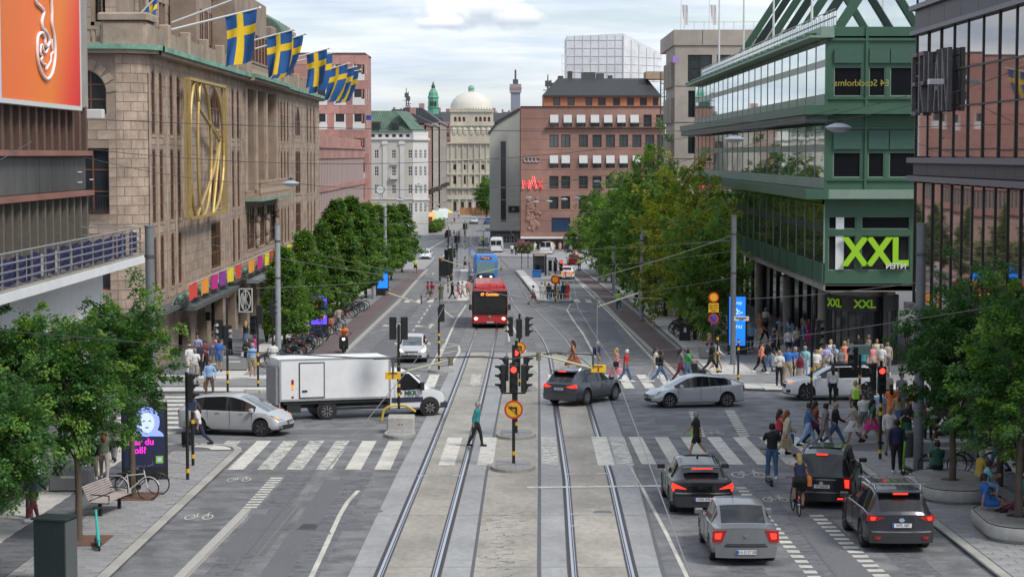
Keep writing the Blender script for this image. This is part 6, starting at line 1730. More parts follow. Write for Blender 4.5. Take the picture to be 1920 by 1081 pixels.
patch('bumper',-1,[(-.86,.50),(.86,.50),(.82,.24),(-.82,.24)],blackp,.06,mirror=False,nsub=6); patch('bumper_trim',-1,[(-.8,.53),(.8,.53),(.8,.51),(-.8,.51)],m_trim,.065,mirror=False,nsub=5); patch('reflector',-1,[(.5,.36),(.74,.36),(.74,.31),(.5,.31)],m_brake,.07)
patch('tailgate_handle',-1,[(-.45,.92),(.45,.92),(.45,.90),(-.45,.90)],m_trim,.03,mirror=False); patch('emblem',-1,[(-.07,.80),(0,.87),(.07,.80),(0,.73)],m_trim,.03,mirror=False)
q=MB(); q.box(-2.16,-2.12,-.17,.17,1.62,1.665); q.build('high_brake_lamp',m_brake,t)
for s in (-1,1):
 q=MB(); q.tube([(-1.9,s*.62,1.72),(-1.8,s*.64,1.79),(.4,s*.64,1.78),(.6,s*.62,1.70)],.022,6); q.build('roof_rail',m_trim,t)
plate(t,'VF 86638',(surf(-1,0,.70)-.035,0,.70),-PI/2)
q=MB(); q.box(-1.3,-.1,-.5,.5,1.755,1.762); q.build('glass_roof',m_cgl,t)
S=dict(L=4.60,W=1.845,xw=(1.42,-1.24),r=.36,tw=.24,zb=[(-2.30,1.00),(-1.4,1.06),(1.2,1.0),(1.6,.98),(2.1,.85),(2.3,.66)],
 zr=[(-2.30,.03),(-2.26,.10),(-1.86,.56),(-1.2,.63),(.3,.63),(1.3,.035),(2.3,.02)],sw=[(-1.75,-1.22),(-1.12,-.20),(-.12,.92)],ws=(.42,1.28),rw=(-2.24,-1.90),mir=(.88,1.12),hz=.95,tum=.20,clad=2,rim=m_rimd)
t,patch,surf=car('parked_car','dark blue grey SUV with silver roof bars and plate WPL 087, beside the right kerb',10.45,54.65,90,S,darkp)
t.name='suv'
patch('tail_light',-1,[(.45,.96),(.90,1.04),(.92,.86),(.70,.86)],m_tail,.02); patch('lit_lamp',-1,[(.68,.97),(.82,.98),(.82,.89),(.72,.89)],m_brake,.04)
patch('bumper',-1,[(-.88,.56),(.88,.56),(.84,.28),(-.84,.28)],m_plast,.06,mirror=False,nsub=6); patch('bumper_trim',-1,[(-.82,.60),(.82,.60),(.78,.565),(-.78,.565)],m_trim,.05,mirror=False,nsub=6); patch('reflector',-1,[(.55,.46),(.74,.46),(.70,.38),(.58,.38)],m_tail,.08)
patch('emblem',-1,[(-.08,.90),(-.04,.95),(.04,.95),(.08,.90),(.04,.85),(-.04,.85)],mat('pale_blue_emblem',(.35,.5,.65),.3,metal=.5),.03,mirror=False)
q=MB(); q.bbox(-2.08,-1.78,-.62,.62,1.60,1.64,.02); q.build('spoiler',darkp,t); q=MB(); q.box(-2.10,-2.07,-.2,.2,1.555,1.60); q.build('high_brake_lamp',m_brake,t)
q=MB(); q.bar((-2.12,-.2,1.09),(-2.12,.22,1.12),.02); q.build('wiper',m_plast,t)
for s in (-1,1):
 q=MB(); q.tube([(-1.8,s*.60,1.63),(-1.7,s*.62,1.72),(.3,s*.62,1.72),(.5,s*.60,1.62)],.025,6); q.build('roof_rail',m_trim,t)
for x in (-1.45,-.1):
 q=MB(); q.box(x-.04,x+.04,-.80,.80,1.745,1.785); q.build('roof_bar',m_trim,t)
for k in range(6):
 q=MB(); y=-.5+k*.2; q.tube([(-1.2,y,1.70),(0,y,1.70)],.014,5); q.build('basket_rod',m_plast,t)
plate(t,'WPL 087',(surf(-1,0,.76)-.035,0,.76),-PI/2)
S=dict(L=4.64,W=1.85,xw=(1.36,-1.30),r=.37,tw=.24,zb=[(-2.32,.98),(-1.9,1.04),(-1.0,1.04),(1.0,.99),(1.5,.97),(2.1,.86),(2.32,.68)],
 zr=[(-2.32,.02),(-2.26,.08),(-1.70,.52),(-1.0,.60),(.2,.60),(1.25,.035),(2.32,.02)],sw=[(-1.62,-1.18),(-1.10,-.20),(-.10,.90)],ws=(.36,1.22),rw=(-2.24,-1.74),mir=(.85,1.10),hz=.95,tum=.2,clad=2,spokes=10)
t,patch,surf=car('parked_car','dark grey SUV turning across the tram tracks, seen from its right rear corner',3.35,91.2,58,S,slatep)
t.name='suv'
patch('tail_light',-1,[(.38,.90),(.84,1.02),(.90,.86),(.60,.84)],m_brake,.02); patch('bumper',-1,[(-.88,.58),(.88,.58),(.84,.30),(-.84,.30)],slatep,.05,mirror=False,nsub=6)
q=MB(); q.bbox(-2.0,-1.62,-.6,.6,1.55,1.60,.02); q.build('spoiler',slatep,t); q=MB(); q.box(-2.02,-1.99,-.2,.2,1.54,1.58); q.build('high_brake_lamp',m_brake,t)
plate(t,'UAZ 96R',(surf(-1,0,.80)-.035,0,.80),-PI/2)
for s in (-1,1):
 q=MB(); q.tube([(-1.5,s*.6,1.60),(-1.4,s*.62,1.68),(.2,s*.62,1.67),(.4,s*.6,1.58)],.022,6); q.build('roof_rail',m_trim,t)
S=dict(L=4.48,W=1.745,xw=(1.36,-1.34),r=.32,zb=[(-2.24,1.0),(-2.0,1.02),(-1.2,.97),(.6,.88),(1.2,.86),(1.9,.74),(2.24,.55)],
 zr=[(-2.24,.02),(-2.15,.05),(-1.2,.40),(-.2,.56),(.1,.56),(.5,.47),(1.42,.035),(2.24,.02)],sw=[(-1.55,-.55),(-.48,.42),(.5,1.1)],ws=(.45,1.40),rw=(-2.05,-1.25),mir=(.82,.98),hz=.88,tum=.2,spokes=7,handles=(-.75,.15),doors=(.95,-.1,-1.0))
t,patch,surf=car('parked_car','silver wedge-shaped hatchback crossing to the left in the middle of the right half',8.30,89.5,190,S,silverp)
t.name='hatchback_car'
patch('headlight',1,[(.45,.60),(.80,.62),(.86,.78),(.72,.74)],m_head,.02); patch('lower_intake',1,[(-.55,.42),(.55,.42),(.5,.28),(-.5,.28)],m_plast,.03,mirror=False,nsub=4); patch('fog_lamp',1,[(.62,.44),(.78,.44),(.78,.36),(.62,.36)],m_head,.03)
patch('upper_grille',1,[(-.35,.58),(.35,.58),(.3,.53),(-.3,.53)],m_plast,.03,mirror=False); patch('tail_light',-1,[(.62,.98),(.85,.96),(.85,.72),(.72,.74)],m_tail,.02)
plate(t,'XAN 418',(surf(1,0,.47)+.04,0,.47),PI/2)
S=dict(L=4.70,W=1.90,xw=(1.44,-1.42),r=.38,tw=.25,zb=[(-2.35,.98),(-1.9,1.08),(-1.0,1.06),(1.0,1.02),(1.5,1.0),(2.1,.92),(2.35,.74)],
 zr=[(-2.35,.02),(-2.28,.06),(-1.8,.48),(-1.0,.58),(.2,.58),(1.2,.035),(2.35,.02)],sw=[(-1.78,-1.18),(-1.10,-.15),(-.06,.92)],ws=(.36,1.18),rw=(-2.26,-1.85),mir=(.85,1.12),hz=.96,tum=.2,spokes=5,rim=m_rimd,handles=(-.55,.35))
t,patch,surf=car('parked_car','white SUV with black roof crossing to the left behind the right-hand traffic lights',15.15,92.6,182,S,whitep)
t.name='suv'
patch('headlight',1,[(.50,.80),(.82,.84),(.90,.90),(.55,.90)],m_ind,.02); patch('grille',1,[(-.42,.84),(.42,.84),(.38,.58),(-.38,.58)],m_plast,.03,mirror=False,nsub=4); patch('lower_intake',1,[(.52,.50),(.80,.52),(.80,.38),(.52,.36)],m_plast,.03)
patch('tail_light',-1,[(.62,1.0),(.88,1.08),(.88,.8),(.76,.78)],m_tail,.02)
for s in (-1,1):
 q=MB(); q.tube([(-1.6,s*.64,1.62),(-1.5,s*.66,1.70),(.2,s*.66,1.69),(.4,s*.64,1.6)],.025,6); q.build('roof_rail',m_plast,t)
q=MB(); q.box(-1.3,.2,-.6,.6,1.635,1.648); q.build('black_roof',m_cgl,t)
S=dict(L=4.56,W=1.845,xw=(1.37,-1.33),r=.34,zb=[(-2.28,.96),(-1.6,1.0),(1.0,.96),(1.6,.93),(2.0,.78),(2.28,.58)],
 zr=[(-2.28,.03),(-2.2,.10),(-1.8,.44),(-1.1,.60),(-.3,.66),(.1,.64),(.5,.54),(1.6,.035),(2.28,.02)],sw=[(-1.7,-1.25),(-1.12,-.15),(-.06,1.1)],ws=(.35,1.58),rw=(-2.18,-1.92),mir=(1.0,1.06),hz=.92,tum=.19,spokes=5,rim=m_rimd)
t,patch,surf=car('parked_car','silver compact family car with lit amber lamp, at the left edge of the near crossing',-11.1,79.1,-14,S,P_('warm_silver_car_paint',(.50,.51,.52),m=.35))
t.name='family_car'
patch('headlight',1,[(.42,.66),(.78,.68),(.88,.86),(.66,.80)],m_head,.02); patch('indicator',1,[(.66,.76),(.82,.80),(.84,.74),(.72,.70)],m_ind,.04); patch('lower_grille',1,[(-.62,.46),(.62,.46),(.55,.28),(-.55,.28)],m_plast,.03,mirror=False,nsub=5); patch('upper_grille',1,[(-.3,.62),(.3,.62),(.3,.58),(-.3,.58)],m_plast,.03,mirror=False)
patch('fog_lamp',1,[(.66,.44),(.80,.44),(.80,.34),(.66,.34)],m_trim,.03); patch('tail_light',-1,[(.66,1.0),(.86,.98),(.86,.68),(.72,.70)],m_tail,.02)
plate(t,'BHT 792',(surf(1,0,.52)+.04,0,.52),PI/2)
S=dict(L=4.10,W=1.74,xw=(1.25,-1.25),r=.32,zb=[(-2.05,.95),(-1.5,.96),(.8,.92),(1.3,.90),(1.8,.76),(2.05,.58)],
 zr=[(-2.05,.03),(-1.98,.1),(-1.6,.48),(-.9,.56),(.1,.56),(1.25,.035),(2.05,.02)],sw=[(-1.5,-1.05),(-1.0,-.1),(0,.85)],ws=(.3,1.22),rw=(-1.96,-1.65),mir=(.85,1.02),hz=.88,tum=.2)
t,patch,surf=car('parked_car','silver hatchback driving towards the viewer behind the box truck',-5.75,114.3,270,S,P_('pale_silver_car_paint',(.55,.55,.55),m=.35))
t.name='hatchback_car'
patch('headlight',1,[(.48,.66),(.80,.70),(.82,.84),(.62,.78)],m_headon,.02); patch('grille',1,[(-.4,.68),(.4,.68),(.36,.62),(-.36,.62)],m_plast,.03,mirror=False); patch('lower_intake',1,[(-.6,.46),(.6,.46),(.55,.26),(-.55,.26)],m_plast,.03,mirror=False,nsub=4)
plate(t,'CRP 630',(surf(1,0,.54)+.04,0,.54),PI/2)
FS=S
def far_car(label,X,Y,head,paint,lit=False,nm='car'):
 t,patch,surf=car(nm,label,X,Y,head,FS,paint,parts=False)
 patch('headlight',1,[(.48,.66),(.80,.70),(.82,.84),(.62,.78)],m_headon if lit else m_head,.02); patch('lower_intake',1,[(-.6,.5),(.6,.5),(.55,.26),(-.55,.26)],m_plast,.03,mirror=False)
 patch('tail_light',-1,[(.6,.92),(.82,.90),(.82,.66),(.66,.68)],m_tail,.02)
 plate(t,'ABX 21C',(surf(1,0,.54)+.04,0,.54),PI/2)
 return t
far_car('white SUV driving towards the viewer beside the far left trees',-12.6,287,272,whitep)
far_car('dark and white car far up the street with bright bonnet',-8.5,438,275,silverp)
far_car('white car parked sideways before the theatre',-7.3,512,185,whitep)
far_car('blue covered car parked at the right kerb far up the street',-5.3,436,95,P_('blue_car_paint',(.05,.16,.38)))
t=far_car('white patrol car with red and yellow rear markings beside the right tram platform',6.3,226,88,whitep)
for k in range(5):
 q=MB(); q.box(-2.09,-2.07,-.7+k*.3,-.56+k*.3,.5,.92); q.build('chevron',m_brake if k%2 else mat('reflective_yellow',(.75,.6,.02),.4),t)
q=MB(); q.box(-.3,.0,-.5,.5,1.5,1.6); q.build('light_bar',mat('red_blue_bar',(.5,.03,.05),.3),t)
far_car('dark red car parked under the trees beyond the right platform',8.4,268,92,P_('dark_red_paint',(.2,.02,.02)))
# ------------------------------------------------------------------ box truck
hd=18.5; c=(-6.75,85.0)
t=thing('box_truck','white box truck with dark lower trim crossing the junction from the left','truck',(c[0],c[1]+.3,gz(c[1])),R(hd),None,tilt=True)
m_boxw=mat('white_truck_box',(.76,.77,.78),.5,noise=.05,scale=2,stain=.06)
q=MB(); q.bbox(-3.62,1.22,-1.08,1.08,.84,2.62,.03); q.build('cargo_box',m_boxw,t)
for y in (-1.09,1.06):
 q=MB(); q.box(-3.64,1.24,y,y+.03,.84,.93); q.box(-3.64,1.24,y,y+.03,2.57,2.64); q.box(-3.64,-3.55,y,y+.03,.93,2.57); q.box(1.15,1.24,y,y+.03,.93,2.57); q.build('aluminium_edge',mat('aluminium',(.5,.51,.52),.35,metal=.7),t)
q=MB(); q.box(-2.75,-1.72,-1.105,-1.08,1.0,2.44); d_=q.build('side_door',m_boxw,t)
q=MB()
for a in ((-2.79,-2.75,.98,2.48),(-1.72,-1.68,.98,2.48)):q.box(a[0],a[1],-1.115,-1.08,a[2],a[3])
q.box(-2.79,-1.68,-1.115,-1.08,2.44,2.48); q.box(-2.79,-1.68,-1.115,-1.08,.96,1.0); q.build('door_seal',m_plast,d_)
q=MB(); q.box(-2.66,-2.44,-1.13,-1.10,1.22,1.30); q.build('handle',m_plast,d_)
for z,m_ in ((1.65,m_tail),(1.45,m_ind),(1.02,m_tail)):
 q=MB(); q.box(-3.12,-3.02,-1.10,-1.08,z-.11 if z != 1.02 else z-.04,z+.11 if z != 1.02 else z+.04); q.build('side_marker',m_,t)
q=MB(); q.box(-3.78,-3.62,-1.02,1.02,.70,2.3); q.box(-3.66,-3.6,-1.06,1.06,.4,.84); q.build('tail_lift',mat('dirty_grey',(.25,.25,.26),.6,noise=.2),t)
q=MB(); q.box(-3.7,-3.5,-1.0,1.0,.35,.62); q.build('rear_bumper',m_tail,t)
q=MB(); q.box(-3.5,1.4,-.45,.45,.48,.80); q.box(-3.45,1.2,-1.03,-.98,.70,.80); q.box(-1.35,1.2,-1.0,-.96,.40,.52); q.box(-3.3,-2.7,-1.0,-.4,.35,.75); q.build('chassis',m_plast,t)
CS=[(1.25,.86,.30,2.02,.96),(1.6,.86,.30,2.06,.95),(1.95,.86,.30,2.05,.95),(2.35,.86,.30,1.86,.955),(2.75,.88,.30,1.50,.96),(3.05,.90,.30,1.20,.96),(3.4,.90,.30,1.12,.95),(3.62,.86,.34,1.0,.93),(3.72,.80,.40,.80,.86)]
q=MB(); rings=[]
for x,sh,z0,z1,w in CS:
 hw=w*1.0; top=hw*(.80 if z1>1.4 else .90); zs=[(0,z0),(hw*.9,z0),(hw,z0+.1),(hw,.62),(hw,1.0 if z1>1.05 else z1*.9),(hw*.985,min(1.18,z1-.02)),(top+.02,max(min(1.18,z1-.02),z1-.12)),(top-.08,z1-.03),(0,z1)]
 zs=zs+[(-y,z) for y,z in zs[::-1][1:-1]]
 rings.append([q.pt((x,y,z)) for y,z in zs])
for a,b in zip(rings,rings[1:]):
 m=len(a)
 for k in range(m):q.face((a[k],a[(k+1)%m],b[(k+1)%m],b[k]),0)
q.face(rings[-1]); q.face(rings[0][::-1])
q.build('cab',[mat('white_van_paint',(.66,.68,.70),.3,coat=.5),mat('dark_blue_trim',(.03,.035,.06),.5)],t,35)
for s in (-1,1):
 q=MB(); yy=s*.955
 q.prism([(0,0)]*0 or [(1,0),(2,0),(2,1)],0,0) if False else None
 P=[(1.62,1.22),(1.62,1.86),(2.12,1.86),(2.62,1.38),(2.62,1.18),(1.8,1.16)]
 P3=[(x,yy-s*.17*max(0,(z-1.18)/.75),z) for x,z in P]
 q.poly([(p[0],p[1]+s*.012,p[2]) for p in (P3 if s>0 else P3[::-1])]); q.build('side_window',m_cgl,t)
 q=MB(); q.bbox(2.55,2.72,min(s*1.0,s*1.22),max(s*1.0,s*1.22),1.15,1.5,.03); q.build('wing_mirror',m_plast,t)
 q=MB(); q.box(1.45,1.46,min(yy,yy+s*.012),max(yy,yy+s*.012),.5,1.9); q.box(2.66,2.67,min(yy,yy+s*.012),max(yy,yy+s*.012),.5,1.2); q.box(1.3,2.72,min(yy,yy+s*.012),max(yy,yy+s*.012),.62,.84); q.build('door_lines',MATS['dark_blue_trim'],t)
 q=MB(); q.ell((3.55,s*.80,.92),(.14,.12,.14),8,6); q.build('headlight',m_head,t,True)
q=MB(); q.poly([(2.70,-.80,1.53),(2.70,.80,1.53),(2.02,.70,2.02),(2.02,-.70,2.02)]);
for p in range(len(q.v)):q.v[p]=(q.v[p][0]+.03,q.v[p][1],q.v[p][2]+.02)
q.build('windscreen',m_cgl2,t)
q=MB(); q.bbox(3.45,3.85,-.95,.95,.34,.62,.06); q.build('front_bumper',MATS['dark_blue_trim'],t)
q=MB(); q.box(3.70,3.76,-.4,.4,.66,.84); q.build('grille',m_plast,t)
tm,rm=wheel_mesh(.36,.24,8,m_rim)
for x in (3.02,-1.55):
 for s in (1,-1):a=obj('wheel',tm,t,(x,-s*.90,.36),0 if s>0 else PI); obj('rim',rm,a)
 q=MB(); q.lathe([(.44,-.99),(.44,.99)],20,(x,0,.40),'y'); q.build('wheel_arch',m_plast,t)
lettering('MKR',.26,mat('dark_green_print',(.02,.10,.05),.5),t,(2.15,-.975,1.02),0,.003,bold=.012); lettering('LOGISTIK AB',.11,MATS['dark_green_print'],t,(2.15,-.975,.86+.0),0,.003); lettering('+',.2,m_neon if False else m_tail,t,(1.72,-.975,1.02),0,.003,bold=.02)
# ------------------------------------------------------------------ red bus and blue tram
def bus():
 X,Y=-1.70,147.4
 t=thing('bus','red city bus with lit orange destination display coming towards the viewer on the tracks','bus',(X,Y,gz(Y)),R(271),None,tilt=True)
 m_red=mat('bus_red',(.50,.02,.025),.35,coat=.5); L=12; w=1.27
 q=MB(); q.bbox(-6,5.85,-w,w,.32,2.78,.12); q.build('body',m_red,t)
 q=MB(); q.bbox(-5.5,5.2,-w+.12,w-.12,2.78,3.18,.16); q.build('roof_housing',m_red,t)
 q=MB(); q.bbox(2.6,5.0,-.45,.45,3.12,3.2,.1); q.box(4.9,5.22,-.02,.02,2.8,3.17); q.build('roof_ridge',mat('bus_red_dark',(.3,.01,.012),.4),t)
 q=MB();
 for k in range(5): 
  y=-1.0+k*.5; q.box(5.2,5.215,y-.01,y+.01,2.8,3.15)
 q.build('roof_seams',m_plast,t)
 q=MB(); q.bbox(5.80,5.90,-w+.03,w-.03,1.0,2.72,.05); q.build('windscreen',m_cgl,t)
 q=MB(); q.box(5.90,5.915,-.75,.75,2.32,2.62); q.build('destination_display',m_blackm,t)
 m_led=mat('orange_led',(1,.25,.03),.5,emit=(1,.22,.03),estr=1.3)
 o=obj('display_text',text_mesh('69  Centralen',.27,.002,m_led,squash=.86,bold=.008),t,(5.925,0,2.46),PI/2)
 for s in (1,-1):
  q=MB(); q.ell((5.86,s*1.0,.72),(.06,.14,.09),10,6); q.build('headlight',m_headon,t,True)
  q=MB(); q.bbox(5.9,6.1,min(s*1.3,s*1.5),max(s*1.3,s*1.5),1.35,1.75,.03); q.build('wing_mirror',m_plast,t)
  q=MB(); q.box(-5.6,5.3,min(s*w,s*w+s*.02),max(s*w,s*w+s*.02),1.15,2.45); q.build('side_glazing',m_cgl,t)
  for x in (3.3,-3.0):
   tm,rm=wheel_mesh(.48,.28,8,m_rim); a=obj('wheel',tm,t,(x,-s*1.14,.48),0 if s>0 else PI); obj('rim',rm,a)
 q=MB(); q.box(5.85,5.90,-w+.05,w-.05,.32,.42); q.build('lower_lip',m_plast,t)
 q=MB(); q.bar((5.93,-.9,1.05),(5.95,.1,1.3),.03); q.bar((5.93,.9,1.05),(5.95,0,1.25),.03); q.build('wipers',m_plast,t)
 q=MB(); q.lathe([(.09,0),(.09,.02)],14,(5.9,0,.86),'x'); q.build('emblem',m_trim,t)
 lettering('M A N',.1,m_trim,t,(5.9,0,.70),PI/2,.004)
 plate(t,'MLB 532',(5.905,0,.46),PI/2)
 q=MB(); q.box(5.5,5.6,-1,1,1.2,1.9); q.build('driver_cabin',m_plast,t)
bus()
def tram():
 X,Y=-3.45,228; Lh=14
 t=thing('tram','blue tram with grey tinted front window right behind the red bus','tram',(X,Y,gz(Y)),R(-87.5),None,tilt=True)
 m_b=mat('tram_blue',(.02,.16,.48),.35,coat=.4)
 prof=[(-14,0),(13.2,0),(13.75,.12),(13.9,.35)]
 q=MB(); S_=[(-14,1.32,.3,3.2),(12.8,1.32,.3,3.2),(13.4,1.26,.3,3.05),(13.75,1.16,.3,2.6),(13.95,1.1,.35,1.3),(13.98,1.05,.4,1.0)]
 rings=[]
 for x,w,z0,z1 in S_:
  r_=[(-w,z0),(w,z0),(w,z1-.35),(w-.28,z1),(-w+.28,z1),(-w,z1-.35)]; rings.append([q.pt((x,y,z)) for y,z in r_])
 for a,b in zip(rings,rings[1:]):
  for k in range(6):q.face((a[k],a[(k+1)%6],b[(k+1)%6],b[k]))
 q.face(rings[-1]); q.face(rings[0][::-1]); q.build('body',m_b,t,30)
 q=MB(); q.poly([(13.55,-1.02,2.62),(13.55,1.02,2.62),(13.97,.95,1.12),(13.97,-.95,1.12)][::-1])
 for k in range(4):q.v[k]=(q.v[k][0]+.16,q.v[k][1],q.v[k][2])
 q.build('windscreen',mat('tram_windscreen',(.12,.19,.18),.05,spec=1,metal=.3),t)
 q=MB(); q.box(13.70,13.78,-.6,.6,2.62,2.86); q.build('destination_display',m_blackm,t)
 obj('display_text',text_mesh('7 T-Centralen',.2,.002,mat('orange_led',(1,.25,.03)),squash=.8),t,(13.79,0,2.74),PI/2)
 q=MB(); q.bbox(13.9,14.08,-.95,.95,.55,.92,.05); q.build('bumper',m_plast,t)
 for s in (1,-1):
  q=MB(); q.ell((14.08,s*.55,.74),(.04,.12,.1),8,6); q.build('headlight',m_headon,t)
  q=MB(); q.box(-13.5,12.6,min(s*1.32,s*1.34),max(s*1.32,s*1.34),1.2,2.5); q.build('side_glazing',m_cgl,t)
 q=MB(); q.box(-13.5,12.0,-.95,.95,3.2,3.3); q.box(6,9,-.7,.7,3.3,3.65); q.build('roof_equipment',m_zinc,t)
 q=MB(); q.tube([(4,0,3.6),(6,0,4.6),(4.3,0,5.5)],.04,6); q.box(4.25,4.35,-.8,.8,5.48,5.54); q.build('pantograph',m_plast,t)
tram()
def van(label,X,Y,head,paint,win_rear=True,H_=2.45):
 t=thing('van',label,'van',(X,Y,gz(Y)),R(head),None)
 q=MB(); S_=[(-2.9,.94,.35,H_-.1),(-2.8,.98,.3,H_),(1.2,.98,.3,H_),(1.8,.95,.3,H_-.35),(2.35,.95,.3,1.25),(2.9,.88,.35,1.0)]; rings=[]
 for x,w,z0,z1 in S_:
  rings.append([q.pt((x,y,z)) for y,z in [(-w,z0),(w,z0),(w,min(1.2,z1-.05)),(w-.12,z1-.12),(w-.3,z1),(-w+.3,z1),(-w+.12,z1-.12),(-w,min(1.2,z1-.05))]])
 for a,b in zip(rings,rings[1:]):
  for k in range(8):q.face((a[k],a[(k+1)%8],b[(k+1)%8],b[k]))
 q.face(rings[-1]); q.face(rings[0][::-1]); q.build('body',paint,t,30)
 for s in (1,-1):
  q=MB(); q.box(-2.97,-2.93,min(s*.06,s*.8),max(s*.06,s*.8),1.3,2.0); q.build('rear_window',m_cgl,t)
  q=MB(); q.box(-2.96,-2.92,min(s*.82,s*.92),max(s*.82,s*.92),.8,1.3); q.build('tail_light',m_tail,t)
  for x in (1.9,-1.8):tm,rm=wheel_mesh(.34,.22,5,m_rim); a=obj('wheel',tm,t,(x,-s*.88,.34),0 if s>0 else PI); obj('rim',rm,a)
 q=MB(); q.poly([(1.86,-.75,H_-.38),(1.86,.75,H_-.38),(2.36,.85,1.3),(2.36,-.85,1.3)]);
 for k in range(4):q.v[k]=(q.v[k][0]+.03,q.v[k][1],q.v[k][2]+.02)
 q.build('windscreen',m_cgl,t)
 return t
van('white minibus parked before the pale grey building far up the street',PX(930,304)+.1,309,88,whitep)
van('small white delivery van beside the flowers at the red stone building',PX(1026,300),303,85,whitep,H_=1.9)
# ------------------------------------------------------------------ trees
import array
def leaf_mat(name,col,tr=.35,am=.22):
 m=bpy.data.materials.new(name); m.use_nodes=True; t=m.node_tree
 for n in list(t.nodes):t.nodes.remove(n)
 o=nd(t,'ShaderNodeOutputMaterial'); g_=nd(t,'ShaderNodeNewGeometry'); mr=nd(t,'ShaderNodeMapRange'); mr.inputs[3].default_value=1-am; mr.inputs[4].default_value=1+am
 t.links.new(g_.outputs['Random Per Island'],mr.inputs[0])
 hs=nd(t,'ShaderNodeHueSaturation'); hs.inputs['Color'].default_value=(*col,1)
 mh=nd(t,'ShaderNodeMapRange'); mh.inputs[3].default_value=.475; mh.inputs[4].default_value=.515
 t.links.new(g_.outputs['Random Per Island'],mh.inputs[0]); t.links.new(mh.outputs[0],hs.inputs['Hue']); t.links.new(mr.outputs[0],hs.inputs['Value'])
 d=nd(t,'ShaderNodeBsdfPrincipled'); d.inputs['Roughness'].default_value=.55; d.inputs['Specular IOR Level'].default_value=.35
 tl=nd(t,'ShaderNodeBsdfTranslucent'); mx=nd(t,'ShaderNodeMixShader'); mx.inputs[0].default_value=tr
 vm=nd(t,'ShaderNodeVectorMath',operation='MULTIPLY'); vm.inputs[1].default_value=(1.3,1.5,.6)
 t.links.new(hs.outputs[0],d.inputs['Base Color']); t.links.new(hs.outputs[0],vm.inputs[0]); t.links.new(vm.outputs[0],tl.inputs[0])
 t.links.new(d.outputs[0],mx.inputs[1]); t.links.new(tl.outputs[0],mx.inputs[2]); t.links.new(mx.outputs[0],o.inputs[0])
 MATS[name]=m
 return m
L_near=leaf_mat('ash_leaf',(.056,.142,.038)); L_nearp=leaf_mat('young_ash_leaf',(.14,.26,.045))
L_horn=leaf_mat('hornbeam_leaf',(.145,.255,.045)); L_horn2=leaf_mat('dark_hornbeam_leaf',(.085,.170,.045))
L_lin=leaf_mat('lime_tree_leaf',(.155,.270,.045)); L_liny=leaf_mat('yellowing_lime_leaf',(.29,.31,.04)); L_lind=leaf_mat('dark_lime_leaf',(.105,.200,.045))
m_bark=mat('grey_brown_bark',(.11,.085,.065),.95,noise=.3,scale=9,bump=.6,stretch=(1,1,.25)); m_barkd=mat('dark_bark',(.05,.042,.036),.95,noise=.3,scale=9,bump=.6)
def leaf_cluster_mesh(name,seed,R_,Hc,zc,nclu,nleaf,ls,shape,mats,mixf,droop=.0,spread=.34,crown_fill=.35,lob=.2):
 """crown: clusters of single leaves spread through the volume; every leaf is its own little folded face"""
 rr=random.Random(seed); V=[]; F_=[]; MI=[]
 ph=[rr.uniform(0,6.28) for _ in range(6)]
 clus=[]
 for _ in range(nclu):
  for _try in range(20):
   th=rr.uniform(0,2*PI); u=rr.uniform(-1,1); rad=rr.random()**crown_fill
   if shape=='cone':
    h=rr.random()**1.25; rmax=R_*(1-h)**.62*(1+.10*math.sin(th*3+ph[0]))*min(1,(h+.04)*5)**.5
    rmax *= 1+.16*math.sin(h*26+ph[1])
    x,y,z=rmax*rad*math.cos(th),rmax*rad*math.sin(th),zc+Hc*h; n_=Vector((math.cos(th),math.sin(th),.35)); break
   else:
    s=math.sqrt(1-u*u); l=1+lob*math.sin(th*3+ph[0]+u*2)+lob*.8*math.sin(u*5+ph[1]+th)+lob*.5*math.sin(th*7+ph[2]+u*6)
    x,y,z=R_*s*math.cos(th)*rad*l,R_*s*math.sin(th)*rad*l,zc+Hc/2+Hc/2*u*rad*l; n_=Vector((s*math.cos(th),s*math.sin(th),u*.8+.35)); break
  clus.append((x,y,z,n_.normalized(),rad))
 for (x,y,z,n_,rad) in clus:
  mi_c=1 if (rr.random()<mixf*(.4+rad)) else 0
  ax=(n_+Vector((rr.gauss(0,.5),rr.gauss(0,.5),rr.gauss(0,.35)))).normalized()
  side=ax.cross(Vector((0,0,1))); side=side.normalized() if side.length>.1 else Vector((1,0,0)); up=side.cross(ax)
  sc=spread*rr.uniform(.6,1.35)
  for k in range(nleaf):
   tt=rr.random(); a=rr.uniform(-1,1)
   p=Vector((x,y,z))+ax*(tt-.35)*sc*1.6+side*a*sc*(1-tt*.55)+up*rr.gauss(0,.22)*sc-Vector((0,0,droop*abs(a)*sc+droop*tt*sc*.8))
   d=(ax*.8+side*a*1.0+Vector((rr.gauss(0,.3),rr.gauss(0,.3),rr.gauss(0,.3)-droop*.6))).normalized()
   nn=(up*1.0+Vector((rr.gauss(0,.45),rr.gauss(0,.45),rr.gauss(0,.45)+.3))).normalized(); w=d.cross(nn);
   if w.length<.05:continue
   w=w.normalized()*ls*rr.uniform(.22,.46); dl=d*ls*rr.uniform(.75,1.2)
   i=len(V); V+=[p[:],(p+dl*.5+w)[:],(p+dl-Vector((0,0,ls*.15)))[:],(p+dl*.5-w)[:]]
   F_.append((i,i+1,i+2,i+3)); MI.append(mi_c)
 me=bpy.data.meshes.new(name); me.from_pydata(V,[],F_)
 for m in mats:me.materials.append(m)
 me.polygons.foreach_set('material_index',MI); me.update()
 return me,clus
